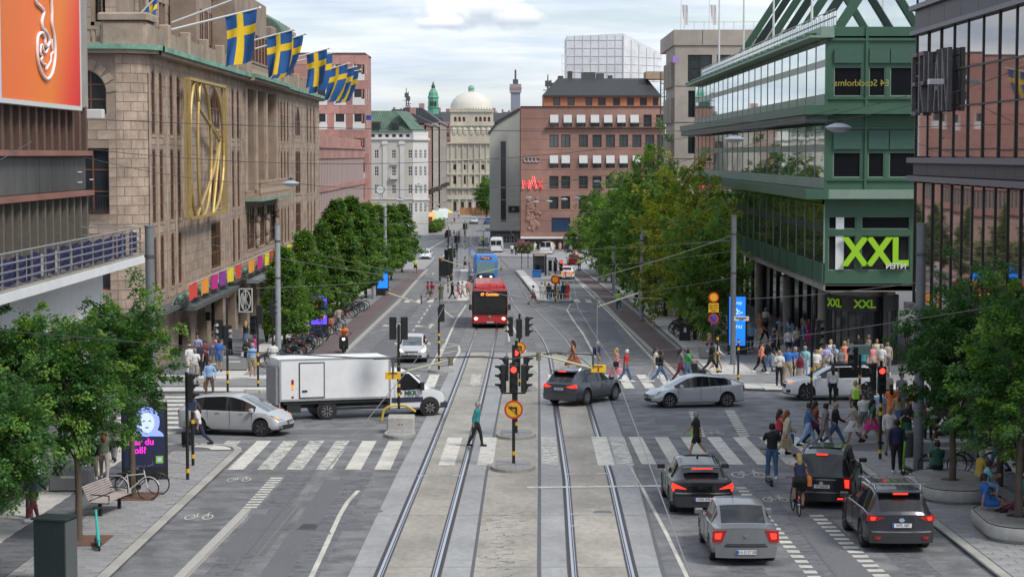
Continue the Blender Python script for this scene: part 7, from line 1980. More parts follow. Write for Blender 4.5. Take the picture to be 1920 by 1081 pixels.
def tree(key,label,X,Y,H,R_,zc,Hc,nclu,nleaf,ls,shape,mats,mixf,bark,tr_r,group,lean=0,rz=0.0,cat='tree',name='tree',scale=(1,1,1),zoff=0.12,guard=True,**k):
 t=thing(name,label,cat,(X,Y,gz(Y)+zoff),rz,group)
 t.scale=scale
 def mk():
  me,clus=leaf_cluster_mesh('crown',hash(key)%1000 if isinstance(key,int) else sum(map(ord,str(key))),R_,Hc,zc,nclu,nleaf,ls,shape,mats,mixf,**k)
  tr=MB(); top=zc+Hc*.82
  tr.tube([(0,0,-.1),(.02,.01,zc*.5),(-.02,.03,zc),(.04,0,(zc+top)/2),(0,.02,top)],[tr_r*1.15,tr_r,tr_r*.85,tr_r*.5,tr_r*.15],10)
  rr=random.Random(5); li=MB()
  for (x,y,z,n_,rad) in rr.sample(clus,min(len(clus),34)):
   b=max(zc*.85,z-abs(Vector((x,y)).length)*.9-.3); li.tube([(0,0,b),(x*.45,y*.45,b+(z-b)*.55),(x*.95,y*.95,z)],[tr_r*.38,tr_r*.2,tr_r*.05],5)
  return me,tr.mesh('trunk',bark,True),li.mesh('limbs',bark,True)
 me,tm,lm=cached(('tree',key),mk)
 stuff(obj('crown',me,t)); o=obj('trunk',tm,t); obj('limbs',lm,o)
 return t
for i,(X,Y,H,lab,key) in enumerate(((-11.9,53.6,6.3,'second street tree on the near left pavement, with its trunk behind the green scooter','nl1'),(-11.95,61.6,6.6,'street tree at the near left whose trunk stands before the portrait poster','nl2'),(-12.6,47.4,5.4,'nearest street tree at the lower left edge over the green cabinet','nl3'),(-14.2,57.5,6.2,'street tree at the left edge behind the portrait poster row','nl4'))):
 R_=(1.5,1.4,1.5,1.2)[i]; zc=(2.5,2.75,2.0,2.9)[i]; Hc=H-zc
 tree(key,lab,X,Y,H,R_,zc,Hc,270,84,.108,'ball',[L_near,L_nearp],.2,m_bark,.095,'street trees on the near left pavement',rz=i*1.3,droop=.35,spread=.30,crown_fill=.42,lob=.22)
for i,(X,Y,H,R_,zc,lab,key) in enumerate(((13.95,62.0,6.9,1.7,2.3,'street tree in the rear round planter on the near right pavement','nr1'),(14.25,54.9,6.9,1.75,2.3,'street tree in the front planter at the right edge','nr2'),(15.6,57.0,6.4,1.7,2.4,'third street tree at the right edge, behind the planters','nr3'),(15.9,63.8,6.9,1.9,2.6,'street tree farther back at the right edge below the dark building','nr4'))):
 tree(key,lab,X,Y,H,R_,zc,H-zc,300,84,.115,'ball',[L_near,L_nearp] if i else [L_near,L_near],.10 if i != 1 else .3,m_bark,.11,'street trees on the near right pavement',rz=i*2.1,droop=.3,spread=.30,crown_fill=.42,lob=.24,zoff=.12)
hb=[(-13.3,114.8,6.3,1.65,'h1','nearest narrow conical tree beside the department store arcade'),(-13.3,125.5,7.0,1.8,'h1','second conical tree of the left row'),(-13.4,139,7.4,2.0,'h2','third conical tree of the left row, taller and darker'),(-13.5,152,9.0,2.5,'h2','fourth and biggest tree of the left row'),(-13.5,166,9.2,2.6,'h2','fifth, broad dark tree of the left row'),(-13.5,182,8.6,2.5,'h3','sixth tree of the left row'),(-13.5,200,8.3,2.4,'h3','seventh tree of the left row, beside the pale post'),(-13.5,220,8.2,2.5,'h3','eighth tree of the left row'),(-13.5,242,8.2,2.5,'h3','last and farthest tree of the left row')]
for i,(X,Y,H,R_,key,lab) in enumerate(hb):
 b={'h1':(6.6,1.85),'h2':(9.0,2.9),'h3':(8.3,2.6)}[key]; f=H/b[0]; fr_=R_/b[1]
 zc=1.5
 tree(key,lab,X,Y,b[0],b[1],1.6,b[0]-1.6,{'h1':430,'h2':640,'h3':480}[key],44 if key != 'h3' else 34,.17 if key=='h1' else .24,'cone',[L_horn,L_horn2] if key=='h1' else [L_horn2,L_horn],.35,m_barkd,.11,'row of conical trees on the left pavement',rz=i*1.1,scale=(fr_,fr_,f),droop=.15,spread=.38,crown_fill=.30)
lm_=[(11.9,119.5,7.9,2.3,'l1','dark green lime tree, nearest of the right row, behind the blue screen'),(12.0,129,9.0,2.8,'l2','yellow green lime tree, second of the right row'),(12.1,141,11.2,3.2,'l2','tallest yellowing lime tree of the right row'),(12.0,154,11.0,3.3,'l3','mid green lime tree, fourth of the right row'),(11.7,167,12.9,2.9,'l3','tall narrow dark green lime tree rising above the row'),(11.5,182,10.4,3.3,'l1','sixth lime tree of the right row'),(11.1,197,9.7,3.4,'l3','seventh lime tree of the right row'),(10.9,214,9.4,3.4,'l3','eighth lime tree of the right row'),(10.6,234,9.2,3.6,'l1','last lime tree of the right row, near the tram platform')]
for i,(X,Y,H,R_,key,lab) in enumerate(lm_):
 b={'l1':(10.0,3.7),'l2':(11.5,4.0),'l3':(11.5,3.7)}[key]; mats_={'l1':[L_lind,L_lin],'l2':[L_lin,L_liny],'l3':[L_lin,L_lind]}[key]; mf={'l1':.25,'l2':.55,'l3':.35}[key]
 tree(key,lab,X,Y,b[0],b[1],2.1,b[0]-2.1,560,44,.25,'ball',mats_,mf,m_barkd,.17,'row of lime trees on the right pavement',rz=i*1.7,scale=(R_/b[1],R_/b[1],H/b[0]),droop=.25,spread=.46,crown_fill=.26,lob=.26)
tree('sq','dark green tree before the theatre at the far end of the street',-6.2,500,9,2.6,2,7,260,30,.4,'ball',[L_horn2,L_lin],.3,m_barkd,.2,None,spread=.7)
tree('sq2','pale green tree top showing beside the department store roof',-23.5,214,17.5,2.4,7,10.5,260,34,.35,'ball',[L_lin,L_liny],.3,m_barkd,.2,None,spread=.7)
for i,(px,Y,lab) in enumerate(((905,470,'small tree at the far right of the street before the theatre'),(1010,300,'flowering shrub at the foot of the red stone building'))):
 if i==0:tree('sq',lab,PX(912,Y),Y,9,2.6,2,7,260,30,.4,'ball',[L_horn2,L_lin],.3,m_barkd,.2,None,spread=.7,scale=(.8,.8,.95))
for X,Y,lb in ((-11.9,53.6,'rusty gravel square round the tree beside the green scooter'),(-11.95,61.6,'rusty gravel square round the tree under the parked bicycles')):
 q=MB(); q.box(-.8,.8,-.85,.85,.0,.012); o=struct(q.build('tree_pit',m_rust,loc=(X,Y,gz(Y)+H*0+.125))); o.rotation_euler=(-math.atan(SLOPE),0,0)
def planter(X,Y,rx,ry,label,rz=0):
 t=thing('planter_bench',label,'planter',(X,Y,gz(Y)+.12),rz,None)
 m1=mat('planter_concrete',(.38,.37,.34),.85,noise=.12,scale=5,stain=.2,bump=.12); m2=mat('planter_top',(.27,.255,.235),.85,noise=.2,scale=7,stain=.25,bump=.15)
 def outline(f): 
  P=[]
  for cxs,a0 in ((1,-90),(-1,90)):
   for k in range(13):a=R(a0+180*k/12); P.append((cxs*(rx-ry)+ry*f*math.cos(a),ry*f*math.sin(a)))
  return P
 q=MB(); n=26; rings=[]
 for f,z in ((.88,0),(.88,.10),(.98,.12),(1.0,.16),(1.0,.43),(.98,.46)):
  rings.append([q.pt((x,y,z)) for x,y in outline(f)])
 for a,b in zip(rings,rings[1:]):
  for k in range(n):q.face((a[k],a[(k+1)%n],b[(k+1)%n],b[k]))
 q.face(rings[-1]); q.build('concrete_ring',m1,t,40)
 q=MB(); q.prism(outline(.93),.46,.475); q.build('seat_top',m2,t)
 q=MB(); q.tube([(x,y,.478) for x,y in outline(.945)]+[(outline(.945)[0][0],outline(.945)[0][1],.478)],.014,5,cap=False); q.build('seat_edge',m_darkf,t)
 q=MB(); q.lathe([(.30,.476),(.30,.482)],20,(.05,0,0)); q.build('tree_opening',m_iron,t)
 return t
planter(13.9,62.0,2.2,1.12,'round concrete planter bench with a tree, behind the dark blue grey SUV',R(88))
planter(14.2,54.9,2.0,1.1,'front concrete planter bench at the lower right edge with people sitting on it',R(88))
# ------------------------------------------------------------------ masts, signals, wires, lamps
m_pole=mat('grey_painted_steel',(.17,.185,.20),.5,noise=.12,scale=3,stain=.15); m_polel=mat('pale_grey_steel',(.30,.32,.34),.5,noise=.1,scale=3)
m_yb=mat('signal_yellow',(.72,.40,.01),.5); m_sig=mat('signal_black',(.012,.014,.014),.5); m_lens=mat('dark_lens',(.02,.02,.02),.15)
m_rl=mat('lit_red_lens',(1,.02,.01),.3,emit=(1,.03,.02),estr=2.2)
def mast(px,Y,top,label,r=.17,X=None,m_=None):
 X=PX(px,Y) if X is None else X; z0=gz(Y)+.1; h=PZ(top,Y)-z0
 t=thing('catenary_mast',label,'mast',(X,Y,z0),0,'grey masts carrying the overhead wires')
 q=MB(); q.tube([(0,0,0),(0,0,h*.25),(0,0,h)],[r,r,r*.93],16); q.build('pole',m_ or m_pole,t,True)
 q=MB(); q.lathe([(r*1.05,h-.02),(r*1.05,h+.03)],16); q.lathe([(r*1.5,-.02),(r*1.5,.05)],16); q.build('cap',m_pole,t)
 for z in (h*.62,h*.88):q=MB(); q.lathe([(r*1.1,z-.05),(r*1.1,z+.05)],14); q.build('clamp',m_zinc,t)
 return Vector((X,Y,z0+h))
M1=mast(280,67,424,'thick grey mast behind the near left street tree'); M2=mast(1728,67,420,'thick grey mast in front of the dark building at the right')
M3=mast(520,110,420,'pale grey mast left of the box truck',.16,m_=m_polel); M4=mast(1376,110,405,'tall grey mast before the blue screen on the right pavement',.16)
for px,Y,tp,lb in ((722,197,388,'pale grey mast rising above the left tree row'),(557,150,560,'grey mast foot among the bicycles under the left trees'),(700,180,480,'grey mast under the far left trees'),(1204,150,430,'pale grey mast beside the scooters under the right trees'),(1151,190,420,'grey mast under the right trees near the zebra'),(1124,215,420,'grey mast farther up under the right trees'),(1095,345,338,'grey mast in front of the red stone building')):
 mast(px,Y,tp,lb,.17,m_=m_polel)
m_wire=mat('overhead_wire',(.05,.05,.05),.5); m_wirel=mat('bright_contact_wire',(.22,.22,.21),.4,metal=.4)
def wire(pts,r,label,sag=0,m_=None,cat='overhead wire',n=14,group='wires over the street'):
 P=[]
 for a,b in zip(pts,pts[1:]):
  a=Vector(a); b=Vector(b)
  for k in range(n):u=k/n; p=a.lerp(b,u); p.z-=sag*4*u*(1-u); P.append(p)
 P.append(Vector(pts[-1])); o=Vector(P[0]); q=MB(); q.tube([p-o for p in P],r*.72,5)
 return tag(q.build('overhead_wire',m_ or m_wire,loc=o),label,cat,group)
def wpx(p0,p1,Y0,Y1,r,label,sag=0,**k):return wire([A(*p0,Y0),A(*p1,Y1)],r,label,sag,**k)
cb=A(-30,617,50),A(300,645,49.5),A(480,660,49),A(700,672,49),A(900,669,49),A(960,672,49),A(1040,662,49),A(1112,664,49)
wire(cb,.022,'thick dark cable from the left tree to the traffic lights at mid height',n=4); wire([p+Vector((0,.1,-.03+.05*(i%2))) for i,p in enumerate(cb[3:])],.012,'thinner cable twisted round the thick one',n=4)
wire([A(1040,662,49),A(1090,672,49),A(1112,690,49)],.015,'cable end dropping to the right yellow number plate',n=4)
for i,(a,b,Y0,Y1,s) in enumerate((((150,223),(1920,232),60,60,.3),((150,278),(1572,205),80,80,1.3),((60,268),(560,345),80,105,.5),((560,345),(1440,262),105,105,1.2),((1180,232),(1560,226),90,70,0),((1572,225),(1920,125),70,60,.2),((0,300),(60,265),50,60,0),((1377,250),(1700,180),90,80,.1),((440,440),(1100,585),150,73,.1),((380,455),(1240,560),110,110,.6),((480,540),(1000,500),112,112,.2),((1376,440),(1120,520),110,105,.1),((1376,470),(1100,500),110,130,.1),((1180,660),(1920,565),95,55,.2),((1120,690),(1450,640),73,100,.2),((1000,575),(1376,520),130,110,.1),((905,470),(1376,450),150,110,.2),((700,420),(1180,390),180,180,.4),((690,380),(1240,352),200,200,.4),((440,520),(760,560),112,150,.1),((1390,560),(1720,530),110,67,.1),((780,350),(1150,345),250,250,.3))):
 wpx(a,b,Y0,Y1,.010+.0001*Y0,'thin %s span wire crossing %s'%(('dark','slack','fine','taut')[i%4],('above the flags','high over the junction','before the department store','over the middle of the street','to the saucer lamp','from the saucer lamp to the dark building','at the left edge','to the green building','from the left tree row','between the pale masts','beside the left trees','to the right mast','below it to the right mast','in front of the right crowd','over the walking pedestrians','behind the traffic lights','over the bus','before the red stone building','far up the street','over the bicycles','by the XXL corner','at the far zebra')[i]),s,m_=m_wirel if i>=8 else None)
def cw(tab,d,label):
 wire([(interp(tab,y)+d*(1 if k%2 else -1)*.4,y,gz(y)+5.42) for k,y in enumerate((18,50,73,101,132,165,200,240))],.013,label,0,m_wirel)
cw(CL,.5,'bright contact wire above the left tram track'); cw(CR,.5,'bright contact wire above the right tram track')
def reg_arm(px0,py0,px1,py1,Y,label):
 a=A(px0,py0,Y); b=A(px1,py1,Y); t=thing('registration_arm',label,'wire arm',a,0,'pale arms holding the contact wires')
 q=MB(); q.tube([(0,0,0),b-a],.027,8); q.build('tube',mat('pale_yellow_tube',(.42,.42,.28),.5),t)
 q=MB(); q.lathe([(.06,-.15),(.06,.05)],8); q.build('insulator',mat('brown_insulator',(.15,.13,.08),.5),t); q=MB(); q.tube([b-a,(b-a)+Vector((0,0,.35))],.03,6); q.build('clip',m_zinc,t)
for a in ((845,674,737,702,49,'arm above the box truck cab'),(1010,664,1112,690,49,'arm above the dark turning car'),(725,548,790,570,75,'arm over the left lane by the zebra'),(1200,548,1120,575,73,'arm over the right lane'),(828,486,880,502,130,'arm before the blue tram'),(1080,494,1110,480,130,'arm over the right platform'),(1030,512,1060,520,120,'arm by the round orange sign'),(940,502,880,516,118,'arm over the bus')):reg_arm(*a)
wire([A(1120,560,73),A(1119,688,50)],.012,'steep bright rod of wire above the right number plate',m_=m_wirel)
for px,py,lb in ((737,703,'left'),(1122,690,'right')):
 p=A(px,py,49); t=thing('number_plate_sign','small yellow plate with black 1 hanging from the %s wire arm'%lb,'yellow plate',p)
 q=MB(); q.bbox(-.19,.19,-.02,.02,-.10,.09,.015); q.build('plate',m_yb,t)
 lettering('1',.13,m_blackm,t,(0,-.03,-.03),bold=.004); lettering('Brytkontakt',.045,m_blackm,t,(0,-.03,.06))
def lamp(px,py,Y,label,s=.48):
 p=A(px,py,Y); t=thing('street_lamp',label,'street lamp',p,0,'grey saucer lamps hung over the street')
 q=MB(); q.lathe([(.01,.30*s),(.25*s,.27*s),(.62*s,.16*s),(.95*s,.02*s),(1.0*s,-.04*s),(.93*s,-.05*s)],20); q.build('shade',mat('lamp_shade_grey',(.33,.36,.40),.5),t,True)
 q=MB(); q.lathe([(.93*s,-.06*s),(.8*s,-.22*s),(.45*s,-.36*s),(.05*s,-.42*s)],20); q.build('bowl',mat('lamp_bowl',(.50,.52,.54),.15,alpha=.85),t,True)
 q=MB(); q.tube([(0,0,.28*s),(0,0,.62*s)],.06*s,8); q.box(-.3*s,.3*s,-.06*s,.06*s,.40*s,.52*s); q.build('hanger',m_blackm,t)
for a in ((545,343,105,'lamp in front of the department store facade'),(1572,238,70,'biggest lamp, before the green building'),(1377,260,90,'lamp before the far end of the green building'),(1152,355,200,'lamp over the right trees'),(785,348,250,'lamp beside the cream classical building'),(750,375,230,'lamp low before the cream building'),(1083,371,250,'lamp before the red stone building'),(1058,373,262,'lamp nearest left of the right trees'),(1030,377,275,'lamp before the lower windows of the red stone building'),(1005,378,280,'lamp by the carved relief'),(992,370,300,'farthest lamp by the relief'),(1120,340,230,'lamp above the right tree row'),(800,384,330,'small lamp over the restaurant'),(820,384,360,'smallest lamp far up the street')):lamp(a[0],a[1],a[2],a[3],.48)
def head_meshes():
 def mk():
  b=MB(); b.bbox(-.15,.15,-.10,.10,0,.96,.03); l=MB(); h=MB(); l.lathe([(.105,.10),(.10,.115)],14,(0,0,0),'y')
  n=9; P=[(.125*math.cos(R(-15+210*i/(n-1))),.125*math.sin(R(-15+210*i/(n-1)))) for i in range(n)]
  i0=[h.pt((x,.1,y)) for x,y in P]; i1=[h.pt((x,.30 if y>.03 else .15,y)) for x,y in P]
  for i in range(n-1):h.face((i0[i],i0[i+1],i1[i+1],i1[i])); h.face((i1[i],i1[i+1],i0[i+1],i0[i]))
  return b.mesh('signal_head',m_sig),l.mesh('lens',m_lens),h.mesh('visor',m_sig)
 return cached('head',mk)
def add_head(t,x,y,z,face,red=False,s=1.0):
 b,l,h=head_meshes(); o=obj('signal_head',b,t,(x,y,z),R(face-90)); o.scale=(s,s,s)
 for k in range(3):obj('lens',l,o,(0,0,.16+k*.32),mats=[m_rl if red and k==2 else m_lens]); obj('visor',h,o,(0,0,.16+k*.32))
 return o
def post(t,h,r=.055,bands=(.3,),col=None):
 q=MB(); q.tube([(0,0,0),(0,0,h)],r,10); o=q.build('post',m_sig,t,True)
 for z in bands:q=MB(); q.lathe([(r+.008,z-.07),(r+.008,z+.07)],12); q.build('yellow_band',m_yb,t)
def signal(px,py,label,h,bands,heads,dz=.12,r=.055,Y=None):
 p=G(px,py); X,Yy=p.x,p.y
 t=thing('traffic_light',label,'traffic light',(X,Yy,gz(Yy)+dz),0,None); post(t,h,r,bands)
 for a in heads:add_head(t,*a)
 return t
def turn_sign(t,z,s,y=-.09,x=0):
 q=MB(); q.lathe([(s,-.012),(s,.012)],24,(x,y,z),'y'); o=q.build('round_sign',mat('sign_red',(.55,.03,.015),.4),t)
 q=MB(); q.lathe([(s*.80,-.004),(s*.80,.004)],24,(x,y-.016,z),'y'); q.build('yellow_face',m_yb,o)
 q=MB(); q.bar((x+s*.28,y-.026,z-s*.5),(x+s*.28,y-.026,z+s*.2),s*.20,.008); q.bar((x+s*.35,y-.026,z+s*.2),(x-s*.25,y-.026,z+s*.2),.008,s*.20); q.poly([(x-s*.2,y-.03,z+s*.42),(x-s*.55,y-.03,z+s*.18),(x-s*.2,y-.03,z-s*.06)][::-1]); q.build('turn_arrow',m_blackm,o)
 q=MB(); q.bar((x-s*.55,y-.034,z+s*.5),(x+s*.55,y-.034,z-s*.55),s*.14,.006); q.build('red_stroke',MATS['sign_red'],o)
t=signal(963,876,'nearest centre traffic light mast with lit red lamps and round no left turn sign',4.2,(.38,2.0,2.15),[(.0,-.14,2.55,270,True),(-.36,.0,2.55,180),(.36,.0,2.55,0),(.0,.14,2.6,90)],.14)
q=MB(); q.bar((-.4,0,2.5),(.4,0,2.5),.05); q.bar((-.4,0,2.5),(-.4,0,2.62),.05); q.bar((.4,0,2.5),(.4,0,2.62),.05); q.build('bracket',m_sig,t)
turn_sign(t,1.93,.33)
t=signal(968,818,'second centre traffic light mast with red lamp behind the nearest one',3.7,(.38,),[(-.02,-.14,2.42,270,True),(-.4,0,2.1,180),(.38,0,2.1,0)],.14,Y=79)
t=signal(974,729,'third centre mast with dark signal heads and a round no left turn sign',3.6,(.3,),[(-.02,-.12,2.4,90),(-.42,0,2.5,180),(.38,0,2.5,0)],.14)
turn_sign(t,1.92,.31)
t=signal(748,790,'traffic light on a square concrete block between truck and tracks, heads seen from behind',3.6,(.62,1.0,1.75),[(-.24,0,2.95,90),(.24,0,2.95,90)],.55)
q=MB()
for k in range(5):q.lathe([(.085,.25+.45*k),(.085,.45+.45*k)],12)
q.build('black_yellow_sleeve',m_sig,t)
for s in (-1,1):q=MB(); q.tube(smooth_pts([(s*.05,0,.15),(s*.35,-.1,.12),(s*.62,-.1,-.05),(s*.72,-.1,-.5 if s<0 else -.1)]),.05,8); q.build('yellow_hose',mat('yellow_hose',(.60,.42,.05),.5),t,True)
p=G(751,812); t=thing('concrete_block','square concrete base block under the striped signal post','concrete block',(p.x,p.y+.45,gz(p.y)+.14)); q=MB(); q.bbox(-.55,.55,-.5,.5,0,.52,.05); q.build('block',MATS['planter_concrete'],t); q=MB(); q.box(-.08,-.04,-.51,-.5,.2,.26); q.box(.04,.08,-.51,-.5,.2,.26); q.build('lifting_holes',m_blackm,t)
signal(823,697,'black signal post on the small striped island ahead of the silver hatchback',3.4,(.3,.7,1.5,1.9),[(.16,0,2.6,90)],.14)
signal(362,878,'black and yellow push-button post at the near left corner',2.35,(.32,1.55,1.95),[],.12)
q=MB(); q.bbox(-.14,.14,-.12,.12,1.95,2.3,.03); q.build('push_button_box',mat('dark_blue_box',(.03,.05,.10),.5),bpy.data.objects['traffic_light.005'])
signal(352,905,'pair of signal heads half hidden in the near left tree',3.6,(.3,),[(.12,0,2.6,0)],.12)
signal(427,741,'tall signal post before the department store arcade, with black board on top',4.6,(.55,1.0),[(-.08,0,2.3,0),(-.3,0,2.6,180)],.12)
signal(484,729,'signal post with paired heads beside the light blue shirt man',4.0,(.25,1.15,1.6),[(-.22,0,2.6,270),(.1,0,3.1,90)],.12)
signal(512,690,'signal head close to the pale mast left of the truck',4.3,(.3,1.0),[(-.05,0,2.7,0)],.12)
t=signal(1650,866,'right-hand traffic light with lit red lamp and yellow bands before the crowd',3.55,(.28,1.65,1.95),[(0,-.12,2.4,270,True),(-.26,.1,2.5,180)],.12)
signal(1611,792,'signal post with grey-green box on top beside the red light',3.1,(1.5,1.9),[(-.2,0,2.2,180)],.05)
q=MB(); q.bbox(-.42,.42,-.12,.12,2.85,3.25,.03); q.build('cabinet_head',mat('grey_green_box',(.25,.32,.31),.5),bpy.data.objects['traffic_light.011'])
signal(1521,764,'tall black signal post left of the white SUV crowd',4.8,(1.25,1.7),[(.25,0,2.6,0),(.28,0,3.0,0)],.05)
signal(1384,716,'low black post with yellow bands before the grey mast',2.1,(.2,1.6,1.95),[],.12)
signal(1345,703,'low banded post beside the man with the backpack',2.0,(.2,1.1,1.85),[],.12)
t=signal(1041,570,'signal mast on the right platform with lit red and white lamps',3.9,(.4,),[(-.45,-.1,2.7,270),(.0,-.1,2.7,270),(.5,-.1,2.7,270,True)],.22)
q=MB(); q.lathe([(.42,-.012),(.42,.012)],20,(0,-.15,1.95),'y'); o=q.build('round_sign',MATS['sign_red'],t); q=MB(); q.lathe([(.26,-.01),(.26,.01)],20,(0,-.18,1.95),'y'); q.build('orange_centre',m_yb,o)
for a in ((840,553,'first signal pair on the left platform'),(848,548,'second signal pair on the left platform'),(872,470,'signal mast far behind the tram'),(841,488,'small signal beside the white board'),(857,505,'signal post left of the blue tram')):signal(a[0],a[1],a[2],4.6,(.5,.9,1.6),[(-.2,0,3.2,270),(.2,0,3.2,0),(0,0,2.2,180)],.22)
for px,py,lb in ((978,508,'left banded post at the far end of the right platform'),(990,506,'right banded post at the far end of the right platform')):signal(px,py,lb,3.2,(.5,1.1,1.8,2.6),[],.22)
p=G(1337,692); t=thing('sign_post','post with orange round sign, yellow text plate and blue no stopping sign, right pavement','traffic sign',(p.x,p.y,gz(p.y)+.12)); post(t,4.1,.04,(.3,1.0))
Yq=p.y; Zl=lambda py:PZ(py,Yq)-gz(Yq)-.12
for py,ma,mb_,s in ((557,'sign_red',m_yb,.29),(597,'sign_red',mat('no_stop_blue',(.03,.08,.40),.4),.29)):
 q=MB(); q.lathe([(s,-.012),(s,.012)],24,(0,-.06,Zl(py)),'y'); o=q.build('round_sign',MATS[ma],t); q=MB(); q.lathe([(s*.72,-.01),(s*.72,.01)],24,(0,-.08,Zl(py)),'y'); q.build('sign_face',mb_,o)
 if py==597:
  for s2 in (-1,1):q=MB(); q.bar((-.16,-.1,Zl(py)-.16*s2),(.16,-.1,Zl(py)+.16*s2),.05,.01); q.build('red_cross_stroke',MATS['sign_red'],o)
q=MB(); q.box(-.28,.28,-.08,-.05,Zl(585),Zl(568)); o=q.build('text_plate',m_yb,t)
for i,s in enumerate(('Vägen upphör','Gäller ej buss','P-förbud')):lettering(s,.10,m_blackm,t,(0,-.085,Zl(571.5+i*5)),squash=.9)
p=A(1390,597,103); t=thing('street_name_sign','small white street name plate Hamngatan on a thin arm beside the mast','street sign',p); q=MB(); q.box(-.38,.40,-.02,.02,-.11,.12); q.build('plate',m_whitef,t); lettering('Hamngatan',.13,m_blackm,t,(0,-.03,.04)); lettering('33-37',.09,m_blackm,t,(0,-.03,-.06)); q=MB(); q.tube([(-.36,0,-.1),(-.36,0,-2.9)],.03,6); q.build('post',m_pole,t)
def screen(px,py,w,h,z0,rz,faces,label,depth=.22):
 p=G(px,py); t=thing('advertising_screen',label,'advertising screen',(p.x,p.y,gz(p.y)+.12),R(rz)); q=MB(); q.bbox(-w/2-.1,w/2+.1,-depth/2,depth/2,0,z0+h+.12,.03); q.build('casing',m_blackm,t)
 q=MB(); q.box(-w/2,w/2,-depth/2-.012,-depth/2,z0,z0+h); o=q.build('screen',faces,t); return t
m_scr=mat('portrait_screen',(.012,.014,.03),.25,emit=(.02,.03,.08),estr=.25)
t=screen(272,905,1.32,2.05,.42,12,m_scr,'black advertising pillar with a blue tinted portrait and pink words Har du koll?')
m_pf=mat('portrait_blue',(.25,.32,.65),.4,emit=(.22,.30,.75),estr=.45); m_pl=mat('portrait_pale',(.5,.6,.85),.4,emit=(.4,.5,.9),estr=.45); m_mag=mat('magenta_letters',(.65,.02,.40),.4,emit=(.8,.02,.5),estr=.6)
def disc(q,cx,cz,rx,rz_,y,a0=0,a1=360,n=20):q.poly([(cx+rx*math.cos(R(a0+(a1-a0)*k/n)),y,cz+rz_*math.sin(R(a0+(a1-a0)*k/n))) for k in range(n)][::1])
q=MB(); disc(q,.08,1.95,.42,.50,-.126); disc(q,.08,1.45,.55,.28,-.1255,0,180); q.build('portrait_hair',m_pf,t); q=MB(); disc(q,.08,1.92,.25,.34,-.130); q.build('portrait_face',m_pl,t)
q=MB(); disc(q,.08,1.76,.07,.02,-.133); q.build('portrait_mouth',mat('portrait_dark',(.05,.06,.2),.4),t)
for x in (-.02,.18):q=MB(); disc(q,x,1.98,.045,.02,-.133); q.build('portrait_eye',MATS['portrait_dark'],t)
lettering('Har du',.30,m_mag,t,(-.12,-.14,1.28),bold=.008); lettering('koll?',.30,m_mag,t,(-.22,-.14,1.0),bold=.008)
q=MB(); q.box(.36,.60,-.14,-.125,.56,.80); q.build('lime_tag',m_lime,t); q=MB(); disc(q,.48,.68,.07,.07,-.145); q.build('tag_dot',m_pf,t)
m_bs=mat('blue_screen',(.01,.15,.75),.3,emit=(.01,.20,.95),estr=.6); m_bsl=mat('screen_white',(.7,.8,.9),.3,emit=(.5,.7,1),estr=.5)
t=screen(1382,668,.95,2.9,.55,-8,m_bs,'tall bright blue digital screen on the right pavement with white figures 80'); lettering('Svep',.3,m_bsl,t,(0,-.13,3.1)); lettering('80:-',.48,m_bsl,t,(-.05,-.13,2.55),bold=.01); lettering('nu',.4,m_bsl,t,(.1,-.13,1.7));
t=screen(598,636,1.05,1.9,.9,10,mat('violet_screen',(.06,.04,.45),.3,emit=(.12,.06,.95),estr=.7),'glowing blue violet screen among the bicycles under the left trees'); q=MB(); disc(q,-.1,2.3,.28,.4,-.125); disc(q,.2,1.5,.2,.3,-.125); q.build('screen_figure',mat('orange_glow',(.6,.15,.2),.3,emit=(.9,.2,.3),estr=.5),t)
t=screen(717,556,1.0,2.0,.7,8,m_bs,'pale blue lit screen under the far left trees')
t=thing('utility_cabinet','dark green metal cabinet with vertical ribs at the bottom left corner','cabinet',(PX(92,47.5),47.6,gz(47.5)+.12),R(-14))
m_cab=mat('dark_green_cabinet',(.018,.032,.030),.5,noise=.15,scale=4,stain=.1)
q=MB(); q.bbox(-.42,.42,-.32,.32,0,1.62,.02); q.build('body',m_cab,t)
for k in range(15):q=MB(); q.box(-.40+k*.057,-.38+k*.057,-.335,-.32,.05,1.58); q.build('rib',m_cab,t)
q=MB(); q.prism([(-.46,-.36),(.46,-.36),(.46,.36),(-.46,.36)],1.62,1.66); q.build('lid',m_cab,t); q=MB(); q.box(.42,.435,-.3,.3,.05,1.58); q.build('door',mat('grey_door',(.09,.10,.10),.5),t)
t=thing('park_bench','slatted bench with curved back and black legs by the near left kerb','bench',(PX(200,58.6),58.5,gz(58.6)+.12),R(78))
for k in range(9):q=MB(); q.box(-.95,.95,-.30+k*.062,-.255+k*.062,.44,.465); q.build('seat_slat',mat('pale_wood_slat',(.42,.36,.33),.7,noise=.15,scale=6),t)
for k in range(7):q=MB(); a=k*.062; q.box(-.95,.95,.27+a*.45,.295+a*.45,.50+a,.545+a); q.build('back_slat',MATS['pale_wood_slat'],t)
for x in (-.7,.7):q=MB(); q.bar((x,-.28,.40),(x,.28,.40),.05); q.bar((x,.28,.40),(x,.50,.95),.05); q.bar((x,0,0),(x,0,.40),.09); q.bar((x,-.28,.42),(x,-.28,.62),.03); q.bar((x,-.28,.62),(x,.30,.64),.03); q.build('leg',m_blackm,t)
def boxseat(px,py,w,label):
 p=G(px,py); t=thing('granite_seat',label,'granite seat',(p.x,p.y,gz(p.y)+.12),0); q=MB(); q.bbox(-w/2,w/2,-.4,.4,.06,.72,.04); q.build('block',mat('speckled_granite',(.25,.25,.25),.8,noise=.2,scale=30),t)
 q=MB(); q.box(-w/2+.08,w/2-.08,-.32,.32,0,.07); q.build('plinth',m_iron,t); q=MB(); q.box(-w*.2,w*.25,-.41,-.40,.45,.52); q.build('plate',m_whitef,t)
